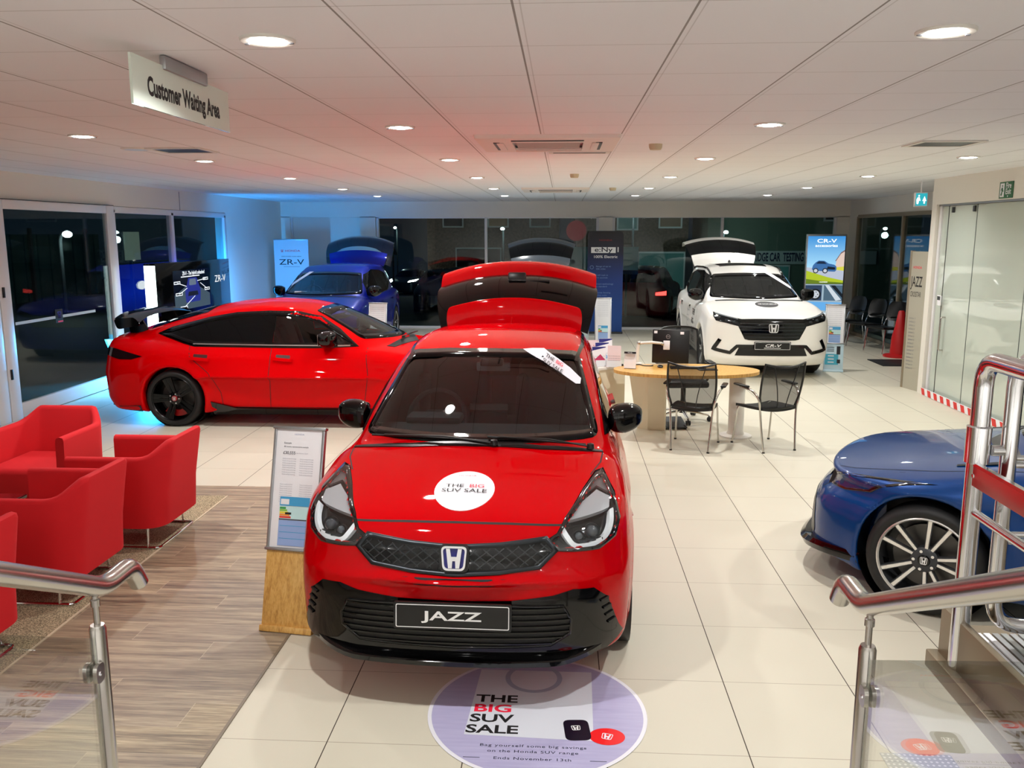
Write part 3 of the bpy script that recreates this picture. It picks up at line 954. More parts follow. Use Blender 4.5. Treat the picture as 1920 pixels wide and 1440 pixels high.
def cabin(parent, S, m_trim, m_seat, z0=0.62):
    """dashboard, wheel and seats behind the glass"""
    yd = S['dash_y']; zd = S['dash_z']
    b = MB()
    vs = []; prof = [(yd - .55, zd - .06), (yd - .25, zd + .0), (yd + .1, zd + .02), (yd + .22, zd - .03), (yd + .26, zd - .18), (yd + .30, zd - .5)]
    ww = S['dash_w']
    for x in (-ww, ww): vs += [(x, p[0], p[1]) for p in prof]
    n = len(prof); b.add(vs, [(i, i + 1, n + i + 1, n + i) for i in range(n - 1)], m_trim, True)
    b.box((-0.33, yd + .16, zd + .035), (0.34, 0.18, 0.05), m_trim, 0.02); b.box((0.0, yd + .2, zd + .06), (0.24, 0.02, 0.13), M_blackg, 0.008)
    b.build('dashboard', parent)
    w = MB(); M = Matrix.Translation((-0.36, yd + .42, zd - .02)) @ Matrix.Rotation(math.radians(66), 4, 'X')
    w.tube([(0.185 * math.cos(t), 0.185 * math.sin(t), 0) for t in np.linspace(0, 2 * PI, 33)[:-1]], 0.016, m_trim, 8, True)
    w.box((0, 0, 0), (0.16, 0.11, 0.04), m_trim, 0.02)
    for q in (-1, 1): w.box((q * .12, 0, 0), (.14, .035, .02), m_trim, .008)
    w.box((0, -.11, 0), (.035, .14, .02), m_trim, .008)
    w.v = [tuple(M @ Vector(p)) for p in w.v]
    w.build('steering_wheel', parent)
    for x in (-0.36, 0.36): seat(parent, x, yd + .95, z0, m_seat)
    r = MB(); r.box((0, yd + 1.95, z0), (1.2, .5, .18), m_seat, .06); r.box((0, yd + 2.25, z0 + .34), (1.2, .16, .6), m_seat, .06, (math.radians(-20), 0, 0))
    r.build('rear_bench', parent)
    t = MB(); t.box((0, yd + 1.0, z0 - .16), (1.3, 2.9, .06), M_black); t.build('cabin_floor', parent)

def mirror_pod(sh, parent, sx, y, z, x, m, s=1.0, arm=M_black):
    b = MB(); cx = sx * (x - .105 * s)
    b.ball((0, 0, 0), (1, 1, 1), m, 28, 18)
    for i, p in enumerate(b.v):
        a, c, d = (math.copysign(abs(q) ** .64, q) for q in p)
        o = a * sx; hz = .090 * (1 - .14 * max(0, o) ** 1.4) * (1 + .05 * min(0, o))
        b.v[i] = (cx + a * .106 * s, y + (c * .085 if c < 0 else c * .05) * s + .03 * o * s, z + d * hz * s - .012 * max(0, o) * (1 - d) * s * -1)
    o = b.build('door_mirror', parent, autosmooth=False)
    a = MB(); l0 = Vector((sx * (x - .17 * s), y + .01, z - .05 * s)); l1 = Vector((sx * (x - .34 * s), y + .02, z - .085 * s))
    a.tube([l0, l0.lerp(l1, .5) - Vector((0, 0, .012)), l1], [.034 * s, .030 * s, .034 * s], arm, 10, squash=.6); a.build('mirror_arm', o)
    g = MB(); g.prism(rrect(.165 * s, .12 * s, .03), .003, M_chrome, frame_m((cx, y + .072 * s, z), (1, 0, 0), (0, 0, 1))); g.build('mirror_glass', o)
    return o

def plate(parent, sh, z, y, txt, wide=1.25, size=0.062, bold=.012, shear=0.0, tilt=0.0, x=0.0, sub=None):
    M = Matrix.Translation((x, y, z)) @ Matrix.Rotation(PI / 2 + tilt, 4, 'X')
    b = MB(); b.prism(rrect(.535, .125, .01), .012, M_black, M)
    pl = b.build('number_plate', parent)
    q = MB(); n = rrect(.515, .107, .008); i_ = rrect(.507, .099, .006)
    k = len(n); q.add([(p[0], p[1], .0135) for p in n] + [(p[0], p[1], .0135) for p in i_], [(a, (a + 1) % k, (a + 1) % k + k, a + k) for a in range(k)], M_white_ink, False, M)
    q.build('plate_border', pl)
    q = MB(); q.text(txt, size, M_white_ink, M @ Matrix.Translation((0, 0.004 if sub else 0, .0135)), wide, 'CENTER', bold, .0008, shear)
    if sub: q.box((0, 0, 0), (.001, .001, .001), M_white_ink); q.v = q.v[:-8]; q.f = q.f[:-6]; q.mi = q.mi[:-6]; q.sm = q.sm[:-6]
    if sub: q.prism([(-.125, -.034), (.12, -.034), (.125, -.027), (-.12, -.027)], .0008, M_white_ink, M @ Matrix.Translation((0, 0, .0135)))
    q.build('plate_lettering', pl)
    return pl

def wiper(parent, pivot, tip, up=0.012):
    b = MB(); p = Vector(pivot); t = Vector(tip); m = p.lerp(t, .45)
    b.tube([p, m + Vector((0, -.01, up + .012)), t + Vector((0, 0, up))], .008, M_black, 6, squash=.6)
    b.tube([p.lerp(t, .05) + Vector((0, .015, up * .5)), t + (t - p) * .12 + Vector((0, .012, up * .4))], .006, M_rubber, 6)
    b.lathe([(0, .03), (.018, .026), (.022, 0)], M_black, 12, Matrix.Translation(p - Vector((0, 0, .01))))
    return b.build('wiper', parent)

def tailgate(parent, hinge, ang, sections, paint, glass_m, lower_m=None, crown=0.10, wiper_at=None):
    """raised tailgate: rows of (distance from the hinge, height of the outer skin, half width, material) swung up about the hinge line"""
    R = Matrix.Translation((0, hinge[0], hinge[1])) @ Matrix.Rotation(ang, 4, 'X')
    nx = 24; segs = {}
    out = None
    def skin(rows, m, t, cf=1.0):
        b = MB(); P = smooth_path([r[:3] for r in rows], 5) if len(rows) > 2 else resample3(rows)
        N = len(P); vs = []
        for lay in (0, 1):
            for (d, hgt, w) in P:
                for i in range(nx + 1):
                    u = 2.0 * i / nx - 1; cu = crown * cf * (abs(u) ** 2.2)
                    vs.append((w * u, d - cu * 1.1, hgt - cu * .45 - lay * t))
        fs = []; K = N * (nx + 1); st = nx + 1
        for r in range(N - 1):
            for i in range(nx):
                a = r * st + i; fs.append((a, a + 1, a + 1 + st, a + st)); fs.append((a + K, a + st + K, a + 1 + st + K, a + 1 + K))
        for i in range(nx):
            fs.append((i + 1, i, i + K, i + 1 + K)); a = (N - 1) * st + i; fs.append((a, a + 1, a + 1 + K, a + K))
        for r in range(N - 1):
            a = r * st; fs.append((a, a + st, a + st + K, a + K)); a = r * st + nx; fs.append((a + st, a, a + K, a + st + K))
        b.add(vs, fs, m, True, R)
        return b
    def resample3(rows):
        a, b_ = np.array(rows[0][:3]), np.array(rows[1][:3]); return [tuple(a + (b_ - a) * k / 6) for k in range(7)]
    spo, gls, low = sections
    o = skin(spo, paint, .035, .55).build('tailgate', parent)
    g = skin(gls, glass_m, .02).build('rear_window', o)
    l = skin(low, lower_m or paint, .06).build('tailgate_panel', o)
    inner = [(r[0], r[1] - .05, r[2] * .93) for r in (gls + low[1:])]
    if wiper_at:
        b = MB(); b.box((0, wiper_at[0], wiper_at[1] + .02), (.16, .09, .045), M_black, .015); b.box((.12, wiper_at[0] - .03, wiper_at[1] + .035), (.34, .016, .016), M_black, .005)
        b.v = [tuple(R @ Vector(p)) for p in b.v]; b.build('rear_wiper', o)
    for q in (-1, 1):
        st = MB(); st.tube([Vector((q * .55, hinge[0] + .1, hinge[1] - .25)), R @ Vector((q * .56, .36, -.36))], .010, M_black, 8); st.build('gas_strut', o)
    return o

# paints and trim
M_red = mat('rallye_red_paint', rgb(186, 0, 6), 0.5, 0.0, 0.8, coat_rough=0.02, spec=.0, coat_ior=1.36)
M_tred = mat('bright_red_paint', rgb(214, 0, 4), 0.5, 0.0, 0.6, coat_rough=0.02, spec=.0, coat_ior=1.34)
M_blue = mat('deep_blue_paint', rgb(2, 56, 118), 0.36, 0.2, 0.9, coat_rough=0.02, spec=.1, coat_ior=1.38)
M_zblue = mat('royal_blue_paint', rgb(4, 20, 130), 0.36, 0.3, 0.9, coat_rough=0.02, spec=.1, coat_ior=1.38)
M_pearl = mat('pearl_white_paint', rgb(236, 234, 228), 0.36, 0.0, 0.7, coat_rough=0.02, spec=.3)
M_silver = mat('pale_silver_blue_paint', rgb(176, 200, 212), 0.28, 0.5, 1.0, coat_rough=0.02)
M_carglass = glass('windscreen_glass', (0.52, 0.58, 0.59, 1), 0.045, 1.1)
M_privacy = mat('privacy_glass', rgb(6, 7, 9), 0.03, spec=.3)
M_trim_in = mat('cabin_trim', rgb(34, 37, 40), 0.7, spec=.3)
M_seat = mat('seat_cloth', rgb(30, 31, 34), 0.8)
M_seat_red = mat('seat_red_suede', rgb(120, 12, 16), 0.8)
M_frit = mat('glass_border_black', rgb(5, 5, 6), 0.06, spec=.3)
M_lamp_in = mat('lamp_bezel', rgb(22, 23, 26), 0.15, 0.5)
M_drl = mat('daytime_lamp_white', rgb(232, 236, 240), 0.25, emit=(1, 1, 1, 1), estr=0.12)
M_lens = glass('lamp_lens', (0.92, 0.94, 0.95, 1), 0.06, 1.3)
M_sticker = mat('sticker_white', rgb(228, 228, 236), 0.4)
M_seam = mat('panel_gap', rgb(8, 6, 6), 0.7)
M_grillem = mat('satin_black_mesh', rgb(26, 30, 34), 0.3)
M_darkchrome = mat('dark_chrome', rgb(52, 56, 60), 0.35, 0.8)

def screen_patch(sh, parent, S, poly, inset=0.045, name='windscreen', frit_top=0.07):
    """cut the opening in the shell and lay clear glass with a black border"""
    P = rounded(poly, 0.04, 3)
    sh.cut('front', poly_off(P, -inset * .5))
    b = MB(); sh.patch(b, 'front', P, M_carglass, 0.002, 0.06, 0.0)
    o = b.build(name, parent, autosmooth=False)
    b = MB(); sh.ring(b, 'front', P, poly_off(P, -inset), M_frit, 0.004, 0.05, 0.004)
    b.build('glass_border', o, autosmooth=False)
    return o

def side_glass(sh, parent, poly, splits, clear_front=None, trim=0.028, belt=None, trim_m=None):
    """side windows between two pillar lines; polygon in (y, z)"""
    for sx, md in ((1, 'side+'), (-1, 'side-')):
        b = MB(); sh.patch(b, md, poly_off(poly, trim), M_frit, 0.006, 0.04, 0.008)
        f = b.build('window_surround', parent, autosmooth=False)
        ys = [-9] + splits + [99]
        for i in range(len(ys) - 1):
            q = clip_poly(poly, ys[i] + .018, ys[i + 1] - .018)
            if len(q) < 3: continue
            b = MB(); sh.patch(b, md, q, M_privacy, 0.009, 0.04, 0.004)
            b.build('side_window', f, autosmooth=False)
        if belt:
            b = MB(); sh.line(b, md, belt, 0.014, belt_m or M_chrome, 0.008, 0.06, 0.006); b.build('belt_strip', f)
belt_m = None

def clip_poly(poly, y0, y1):
    for lim, s in ((y0, 1), (y1, -1)):
        out = []; n = len(poly)
        for i in range(n):
            a, b = poly[i], poly[(i + 1) % n]; ia, ib = (a[0] - lim) * s >= 0, (b[0] - lim) * s >= 0
            if ia: out.append(a)
            if ia != ib:
                t = (lim - a[0]) / (b[0] - a[0]); out.append((lim, a[1] + t * (b[1] - a[1])))
        poly = out
        if len(poly) < 3: return []
    return poly

def seams(sh, parent, items, name='door_seam', w=0.007):
    for mode, pts in items:
        b = MB(); sh.line(b, mode, pts, w, M_seam, 0.0012, 0.04, 0.0); b.build(name, parent)

def underside(parent, S, x=0.74):
    b = MB(); L = S['L']
    b.box((0, L / 2, 0.27), (1.10, L - 0.5, 0.12), M_black)
    for y, z in S['arches']:
        for q in (-1, 1): b.lathe([(S.get('ra', .345) - .002, -.14), (S.get('ra', .345) - .002, .14)], M_black, 40, Matrix.Translation((q * .70, y, z)) @ Matrix.Rotation(PI / 2, 4, 'Y'))
        b.box((0, y, z), (1.14, .62, .58), M_black, .05)
    return b.build('underbody', parent)

# ---- small red hatchback in the middle of the floor
def red_hatchback():
    S = dict(L=4.04, H=1.50, gnd=0.205, tum=0.36, zbelt=0.95, kc=0.035, kr=0.035, cw=0.10, r_side=0.10, r_front=0.055, r_roof=0.11, r_belt=0.03,
             wp=[(0, .80), (.3, .825), (.8, .847), (1.6, .838), (2.6, .845), (3.3, .842), (4.04, .78)],
             inset=[(.15, .05), (.25, .02), (.45, .004), (.62, 0), (.75, .012), (.85, .03), (.95, .06), (1.05, .11)],
             zt=[(-.1, .72), (.06, .785), (.13, .845), (.3, .895), (.5, .94), (.7, .98), (.9, 1.015), (1.1, 1.0), (1.5, .97), (4.2, .99)],
             fz=[(.1, .20), (.17, .06), (.22, -.005), (.32, -.012), (.50, -.02), (.60, .0), (.66, .03), (.76, .055), (.84, .10), (1.0, .25)],
             plan=(.10, .30), rz=[(.1, .1), (.4, .0), (.8, .02), (1.0, .12), (1.3, .26), (1.5, .36)],
             zr=[(.5, .86), (.88, 1.035), (1.3, 1.222), (1.78, 1.405), (2.1, 1.462), (2.5, 1.49), (3.0, 1.475), (3.5, 1.425), (3.66, 1.40), (4.0, 1.0), (4.1, .8)],
             wg=[(.7, .69), (.95, .725), (1.5, .765), (2.4, .775), (3.2, .755), (3.8, .70)], arches=[(.84, .305), (3.36, .305)], ra=.335, ymid=2.4,
             dash_y=1.35, dash_z=1.0, dash_w=.64, cut=(3.62, 1.33, .62, .18))
    t = thing('red_hatchback', 'small red hatchback with its tailgate raised and a round white sticker on its bonnet', 'car', (-.478, 3.66, 0), math.radians(-1.15))
    sh = Shell(S, 0.0165)
    ws = [(-.675, 1.03), (-.55, 1.40), (-.30, 1.418), (0, 1.423), (.30, 1.418), (.55, 1.40), (.675, 1.03), (.35, 1.032), (0, 1.034), (-.35, 1.032)]
    screen_patch(sh, t, S, ws, .034)
    headR = [(.685, .955), (.735, .90), (.758, .82), (.735, .755), (.66, .722), (.545, .728), (.47, .735), (.415, .775), (.465, .80), (.50, .85), (.585, .915), (.645, .950)]
    for sg, hp in ((1, headR), (-1, mirror(headR))):
        sh.cut('front', poly_off(hp, -0.012))
        b = MB(); sh.patch(b, 'front', poly_off(hp, -.002), M_lamp_in, -0.045, 0.03, 0.0); ho = b.build('headlight', t, autosmooth=False)
        fx = lambda q: [(sg * p[0], p[1]) for p in q]
        b = MB(); sh.ring(b, 'front', poly_off(hp, .004), poly_off(hp, -.012), M_blackg, .002, .03, .05); b.build('lamp_rim', ho, autosmooth=False)
        b = MB(); dr = fx([(.725, .865), (.727, .81), (.705, .765), (.64, .742), (.548, .745), (.475, .838)])
        sh.line(b, 'front', rounded_open(dr, .03), .021, M_drl, -.010, .02, .025); b.build('daytime_light', ho)
        b = MB(); sh.patch(b, 'front', fx([(.715, .90), (.712, .872), (.51, .848), (.58, .893), (.65, .917)]), mat('indicator_reflector', rgb(176, 178, 182), .25, .2), -.010, .03, .02); b.build('indicator', ho, autosmooth=False)
        b = MB(); sh.patch(b, 'front', fx([(.70, .945), (.725, .905), (.65, .925), (.60, .912), (.655, .945)]), mat('lamp_bezel_grey', rgb(84, 78, 80), .4), -.008, .03, .01)
        b.build('lamp_cover', ho, autosmooth=False)
        b = MB()
        for px, pz, r in ((.640, .805, .030), (.575, .795, .020)):
            l, n = sh.ray('front', (sg * px, pz)); c = l - n * .036
            b.ball(c, (r, r, r), mat('projector_lens', rgb(60, 66, 74), .03, .0, 1.0), 20, 12); b.lathe([(r * 1.05, 0), (r * 1.3, .004), (r * 1.3, -.02)], M_darkchrome, 24, frame_m(c, (1, 0, 0), (0, .3, 1)))
        for k in range(3):
            l, n = sh.ray('front', (sg * (.60 + .035 * k), .765)); b.box(l - n * .03, (.05, .02, .012), M_darkchrome, .003)
        b.build('projector', ho)
        b = MB(); sh.patch(b, 'front', hp, M_lens, .003, .035, 0.0); b.build('lamp_lens', ho, autosmooth=False)
    gp = [(-.415, .785), (-.21, .763), (-.06, .755), (.06, .755), (.21, .763), (.415, .785), (.46, .735), (.385, .665), (.20, .645), (0, .638), (-.20, .645), (-.385, .665), (-.46, .735)]
    b = MB(); sh.patch(b, 'front', gp, M_blackg, .003, .03, .006); g = b.build('front_grille', t, autosmooth=False)
    b = MB()
    inn = poly_off(gp, -.016)
    for k in range(-9, 10):
        for s in (1, -1):
            x0 = k * .058; a = (x0 - s * .12, .62); c = (x0 + s * .12, .80)
            seg = clip_line(a, c, inn)
            if seg: sh.line(b, 'front', seg, .0042, M_grillem, .008, .03, .006)
    b.build('grille_mesh', g)
    b = MB(); sh.ring(b, 'front', poly_off(gp, .008), poly_off(gp, -.010), M_darkchrome, .006, .03, .010); b.build('grille_frame', g, autosmooth=False)
    l, n = sh.ray('front', (0, .71)); b = MB(); Me = frame_m(l + Vector((0, -.022, 0)), (1, 0, 0), (0, .22, 1))
    b.prism(rrect(.135, .128, .03), -.02, M_black, Me); emblem(b, .120, .110, M_badge, Me, .010, mat('emblem_blue', rgb(22, 26, 120), .2)); b.build('badge', g)
    low = [(-.755, .335), (-.70, .50), (-.635, .558), (-.54, .566), (-.45, .545), (-.26, .526), (0, .522), (.26, .526), (.45, .545), (.54, .566), (.635, .558), (.70, .50), (.755, .335), (.78, .28), (.70, .235), (.40, .225), (0, .222), (-.40, .225), (-.70, .235), (-.78, .28)]
    b = MB(); sh.patch(b, 'front', low, M_blackg, .004, .035, .008); lw = b.build('lower_bumper', t, autosmooth=False)
    me = [(-.50, .50), (-.535, .43), (-.53, .37), (-.44, .305), (0, .295), (.44, .305), (.53, .36), (.535, .43), (.50, .50), (.26, .508), (0, .505), (-.26, .508)]
    b = MB(); sh.patch(b, 'front', me, mat('intake_black', rgb(4, 4, 5), .5), .0065, .035, .004)
    for z in np.arange(.32, .50, .028):
        seg = clip_line((-.7, z), (.7, z), poly_off(me, -.01))
        if seg: sh.line(b, 'front', seg, .007, M_blackg, .016, .05, .012)
    b.build('lower_grille', lw)
    b = MB(); sh.ring(b, 'front', me, poly_off(me, -.010), M_blackg, .014, .035, .012); b.build('intake_rim', lw, autosmooth=False)
    for q in (-1, 1):
        for k in range(4):
            b = MB(); sh.line(b, 'front', [(q * (.665 + .012 * k), .49 - .04 * k), (q * (.70 + .012 * k), .498 - .04 * k)], .010, M_black, .012, .03, .012); b.build('bumper_fin', lw)
    b = MB(); pth = []
    for u in np.linspace(-1, 1, 41):
        x = .80 * u; y = -.026 + .10 * (abs(u) ** 2) + .33 * abs(u) ** 7; pth.append((x, y, .232 + .055 * max(0, abs(u) - .62) / .38))
    vs = []
    for (x, y, z) in pth: vs += [(x, y, z + .018), (x, y - .02, z + .004), (x, y - .012, z - .022), (x * .97, y + .14, z - .022), (x * .97, y + .14, z + .03)]
    fs = []
    for i in range(len(pth) - 1):
        a = 5 * i
        for j in range(5): fs.append((a + j, a + 5 + j, a + 5 + (j + 1) % 5, a + (j + 1) % 5))
    b.add(vs, fs, M_blackg, True); b.build('chin_spoiler', lw)
    seams(sh, t, [('front', [(-.485, .83), (-.25, .836), (0, .838), (.25, .836), (.485, .83)])], 'bonnet_seam')
    seams(sh, t, [('top', [(s * .62, .62), (s * .675, .78), (s * .69, .93)]) for s in (-1, 1)], 'bonnet_edge')
    dlo = [(1.22, 1.02), (1.5, 1.005), (2.4, 1.0), (3.3, 1.02), (3.52, 1.12), (3.42, 1.26), (3.0, 1.325), (2.3, 1.33), (1.95, 1.275), (1.55, 1.145)]
    side_glass(sh, t, dlo, [1.55, 2.38, 3.2], trim=.018)
    seams(sh, t, [(m, p) for m in ('side+', 'side-') for p in ([(1.36, .98), (1.34, .6), (1.40, .3)], [(2.40, .98), (2.42, .3)], [(1.4, .29), (3.0, .29)], [(3.3, .98), (3.22, .72), (2.98, .5)])])
    for m in ('side+', 'side-'):
        for y in (2.2, 3.1):
            b = MB(); sh.line(b, m, [(y - .11, .86), (y + .10, .87)], .03, M_red, .03, .03, .03); b.build('door_handle', t)
    for q in (-1, 1):
        b = MB(); sh.line(b, 'top', [(q * .535, 1.80), (q * .575, 2.2), (q * .578, 3.0), (q * .55, 3.5)], .022, M_blackg, .004, .06, .006); b.build('roof_strip', t)
    for q in (-1, 1): mirror_pod(sh, t, q, 1.52, 1.055, .945, M_blackg, 1.0)
    plate(t, sh, .462, -.045, 'JAZZ', 2.05, .058, .016, tilt=math.radians(-6))
    b = MB(); cp = [(.19 * math.cos(a) * .78, .40 + .185 * math.sin(a)) for a in np.linspace(0, 2 * PI, 41)[:-1]]
    sh.patch(b, 'top', cp, M_sticker, .003, .04, .003); st = b.build('bonnet_sticker', t, autosmooth=False)
    b = MB(); sh.text(b, 'top', 'THE', .044, M_ink, (-.052, .428), 1.15, .006, .008); sh.text(b, 'top', 'BIG', .044, M_red_ink, (.058, .428), 1.15, .006, .008)
    sh.text(b, 'top', 'SUV SALE', .048, M_ink, (0, .382), 1.13, .006, .008); sh.text(b, 'top', 'HONDA', .016, M_red_ink, (0, .53), 1.5, 0, .008)
    for z in (.335, .318): sh.text(b, 'top', 'Savings on the range', .012, mat('faint_ink', rgb(196, 196, 204), .5), (0, z), 1.2, 0, .008)
    b.build('sticker_lettering', st)
    # white sales strip across the top corner of the windscreen
    b = MB(); q = [(.335, 1.425), (.445, 1.42), (.66, 1.315), (.635, 1.292)]
    q = [(.19, 1.418), (.25, 1.420), (.325, 1.418), (.42, 1.372), (.50, 1.326), (.566, 1.275), (.562, 1.252), (.535, 1.254), (.44, 1.306), (.32, 1.366)]
    sh.patch(b, 'front', q, M_sticker, .007, .04, .002); s2 = b.build('windscreen_sticker', t, autosmooth=False)
    b = MB(); rot = math.radians(-26)
    sh.text(b, 'front', 'THE', .023, M_ink, (.369, 1.373), 1.45, .006, .014, rot=rot); sh.text(b, 'front', 'BIG', .023, M_red_ink, (.431, 1.344), 1.45, .006, .014, rot=rot)
    sh.text(b, 'front', 'SUV SALE', .024, M_ink, (.388, 1.335), 1.40, .006, .014, rot=rot); b.build('sticker_lettering', s2)
    # black cowl under the glass and the wipers
    b = MB(); sh.patch(b, 'top', [(-.69, .93), (-.35, .868), (0, .85), (.35, .868), (.69, .93), (.69, .965), (.35, .905), (0, .888), (-.35, .905), (-.69, .965)], M_black, .006, .05, .01); b.build('cowl', t, autosmooth=False)
    def onw(x, y, d=.02):
        l, n = sh.ray('top', (x, y)); return l + n * d
    wiper(t, onw(.10, .865), onw(-.52, .97, .03)); wiper(t, onw(.62, .945), onw(.12, .90, .02))
    b = MB(); l, n = sh.ray('front', (0, 1.37)); b.box(l + Vector((0, .05, -.015)), (.15, .05, .05), M_black, .012); b.box(l + Vector((0, .16, -.06)), (.22, .02, .06), M_grey_ink, .01); b.build('rear_view_mirror', t)
    b = MB(); l, n = sh.ray('top', (-.50, 1.06)); b.box(l + Vector((0, .03, -.03)), (.17, .07, .003), M_paper, 0, (math.radians(20), 0, 0)); b.build('permit_card', t)
    sh.body('body', M_red, t); sh.lining('cabin_lining', M_trim_in, t)
    cabin(t, S, M_trim_in, M_seat, .56)
    underside(t, S)
    for y in (.84, 3.36):
        for q in (-1, 1): wheel(t, q * .725, y, .305, .205, .185, 'pair', M_darkgrey, M_alu, sx=q)
    tailgate(t, (3.62, 1.405), math.radians(80), ([(-.02, .03, .56), (.09, .05, .575), (.175, .05, .565), (.205, .045, .53), (.22, .035, .46)], [(.03, .01, .625), (.17, -.03, .66), (.30, -.13, .69), (.41, -.27, .71), (.47, -.39, .70)], [(.47, -.39, .70), (.59, -.50, .70), (.63, -.70, .68), (.58, -.92, .64)]), M_red, M_privacy, None, .10, (.43, -.30))
    b = MB(); b.add([(0, 3.30, 1.445), (-.012, 3.36, 1.44), (.012, 3.36, 1.44), (0, 3.44, 1.435), (0, 3.43, 1.487), (-.006, 3.40, 1.48), (.006, 3.40, 1.48)], [(0, 2, 6), (0, 6, 5, 1), (2, 3, 4, 6), (1, 5, 4, 3), (5, 6, 4), (0, 5, 6)], M_red); b.build('roof_aerial', t)
    return t

def rounded_open(pts, r, n=4):
    P = [Vector(p) for p in pts]; out = [tuple(P[0])]
    for i in range(1, len(P) - 1):
        a, b = P[i - 1] - P[i], P[i + 1] - P[i]; d = min(r, a.length * .45, b.length * .45)
        q0, q1 = P[i] + a.normalized() * d, P[i] + b.normalized() * d
        for k in range(n + 1):
            t = k / n; out.append(tuple(q0 * (1 - t) ** 2 + P[i] * 2 * t * (1 - t) + q1 * t * t))
    out.append(tuple(P[-1])); return out

def clip_line(a, b, poly):
    """the part of segment ab inside a polygon (first crossing pair)"""
    ts = []; A, B = Vector(a), Vector(b); n = len(poly)
    for i in range(n):
        p, q = Vector(poly[i]), Vector(poly[(i + 1) % n]); d = B - A; e = q - p; c = d.x * e.y - d.y * e.x
        if abs(c) < 1e-12: continue
        w = p - A; t = (w.x * e.y - w.y * e.x) / c; s = (w.x * d.y - w.y * d.x) / c
        if 0 <= t <= 1 and 0 <= s < 1: ts.append(t)
    ts.sort()
    if len(ts) < 2: return None
    return [tuple(A.lerp(B, ts[0])), tuple(A.lerp(B, ts[-1]))]


# ---- the two low hatchbacks share one body shape
def low_body(W, L, r_arch, cut=None):
    return dict(L=L, H=1.42, gnd=.165, tum=.46, zbelt=.92, kc=.05, kc4=.05, kr=.05, cw=.16, r_side=.09, r_front=.05, r_roof=.10, r_belt=.03,
        wp=[(0, W - .08), (.4, W - .02), (.9, W), (1.8, W - .015), (2.7, W - .01), (3.5, W), (4.1, W - .02), (4.6, W - .10)],
        inset=[(.14, .06), (.24, .02), (.45, .012), (.60, .0), (.72, .004), (.80, .022), (.88, .05), (.95, .09), (1.1, .16)],
        zt=[(-.1, .62), (.05, .70), (.12, .735), (.35, .795), (.8, .865), (1.2, .925), (1.5, .945), (2.2, .93), (3.4, .95), (3.9, .995), (4.35, 1.03), (4.7, 1.01)],
        fz=[(.1, .18), (.16, .05), (.22, .0), (.35, .0), (.5, .02), (.6, .03), (.70, .035), (.76, .09), (.9, .3)],
        plan=(.14, .34), planr=(.08, .20), rz=[(.15, .12), (.3, .02), (.6, .0), (.85, .05), (.98, .10), (1.1, .25), (1.4, .5)],
        zr=[(.8, .76), (1.13, .955), (1.6, 1.175), (1.95, 1.31), (2.3, 1.375), (2.7, 1.395), (3.1, 1.37), (3.5, 1.29), (3.9, 1.175), (4.25, 1.06), (4.6, .92)],
        wg=[(.9, W - .19), (1.5, W - .125), (2.4, W - .10), (3.3, W - .13), (3.9, W - .21), (4.4, W - .30)], arches=[(.895, .322), (3.632, .322)], ra=r_arch, ymid=2.6,
        dash_y=1.45, dash_z=.90, dash_w=.62, cut=cut)

LOW_DLO = [(1.56, .925), (2.04, .930), (3.40, .933), (3.535, .962), (3.70, 1.012), (3.86, 1.035), (3.72, 1.075), (3.26, 1.195), (2.94, 1.25), (2.58, 1.268), (2.25, 1.262), (2.0, 1.205), (1.78, 1.075)]

def low_common(t, sh, S, paint, seat_m, dlo_trim):
    ws = [(-.67, .965), (-.55, 1.30), (-.28, 1.325), (0, 1.332), (.28, 1.325), (.55, 1.30), (.67, .965), (.34, .945), (0, .94), (-.34, .945)]
    ws = [(-.66, .985), (-.50, 1.285), (-.26, 1.318), (0, 1.325), (.26, 1.318), (.50, 1.285), (.66, .985), (.34, .97), (0, .965), (-.34, .97)]
    screen_patch(sh, t, S, ws, .05)
    sg = [(1.60, .938), (2.04, .94), (2.50, .942), (2.50, 1.256), (2.25, 1.25), (2.0, 1.195), (1.80, 1.075)]
    for md in ('side+', 'side-'): sh.cut(md, sg)
    for sx, md in ((1, 'side+'), (-1, 'side-')):
        b = MB(); sh.ring(b, md, poly_off(LOW_DLO, dlo_trim), poly_off(LOW_DLO, -.026), M_frit, .005, .05, .012)
        f = b.build('window_surround', t, autosmooth=False)
        b = MB(); q = clip_poly(LOW_DLO, 2.50, 9); sh.patch(b, md, q, M_privacy, .004, .06, .002); b.build('side_window', f, autosmooth=False)
        b = MB(); q = clip_poly(LOW_DLO, 0, 2.52); sh.patch(b, md, q, M_carglass, .002, .06, 0.0); b.build('side_window', f, autosmooth=False)
        b = MB(); sh.line(b, md, [(1.62, .925), (3.42, .932)], .014, M_chrome, .008, .08, .006); b.build('belt_strip', f)
        b = MB(); sh.line(b, md, [(2.54, .94), (2.53, 1.25)], .09, M_frit, .006, .05, .004); b.build('door_pillar', f)
    its = []
    for m in ('side+', 'side-'):
        its += [(m, [(1.43, .90), (1.40, .62), (1.46, .24)]), (m, [(2.50, .92), (2.52, .24)]), (m, [(1.46, .235), (3.1, .235)]), (m, [(3.47, .95), (3.42, .80), (3.20, .62), (3.08, .40), (3.06, .24)])]
    seams(sh, t, its)
    for m in ('side+', 'side-'):
        for y in (2.36, 3.30):
            b = MB(); sh.line(b, m, [(y - .11, .765), (y + .11, .782)], .032, paint, .022, .03, .022); h_ = b.build('door_handle', t)
            b = MB(); sh.line(b, m, [(y - .08, .80), (y + .08, .808)], .045, mat('handle_recess_shade', rgb(60, 2, 4), .5) if paint is M_tred else M_seam, .002, .03, .0); b.build('handle_recess_shade', h_)  # flat dark patch paints the shade of a handle recess
    sh.body('body', paint, t); sh.lining('cabin_lining', M_trim_in, t)
    cabin(t, S, M_trim_in, seat_m, .47); underside(t, S)

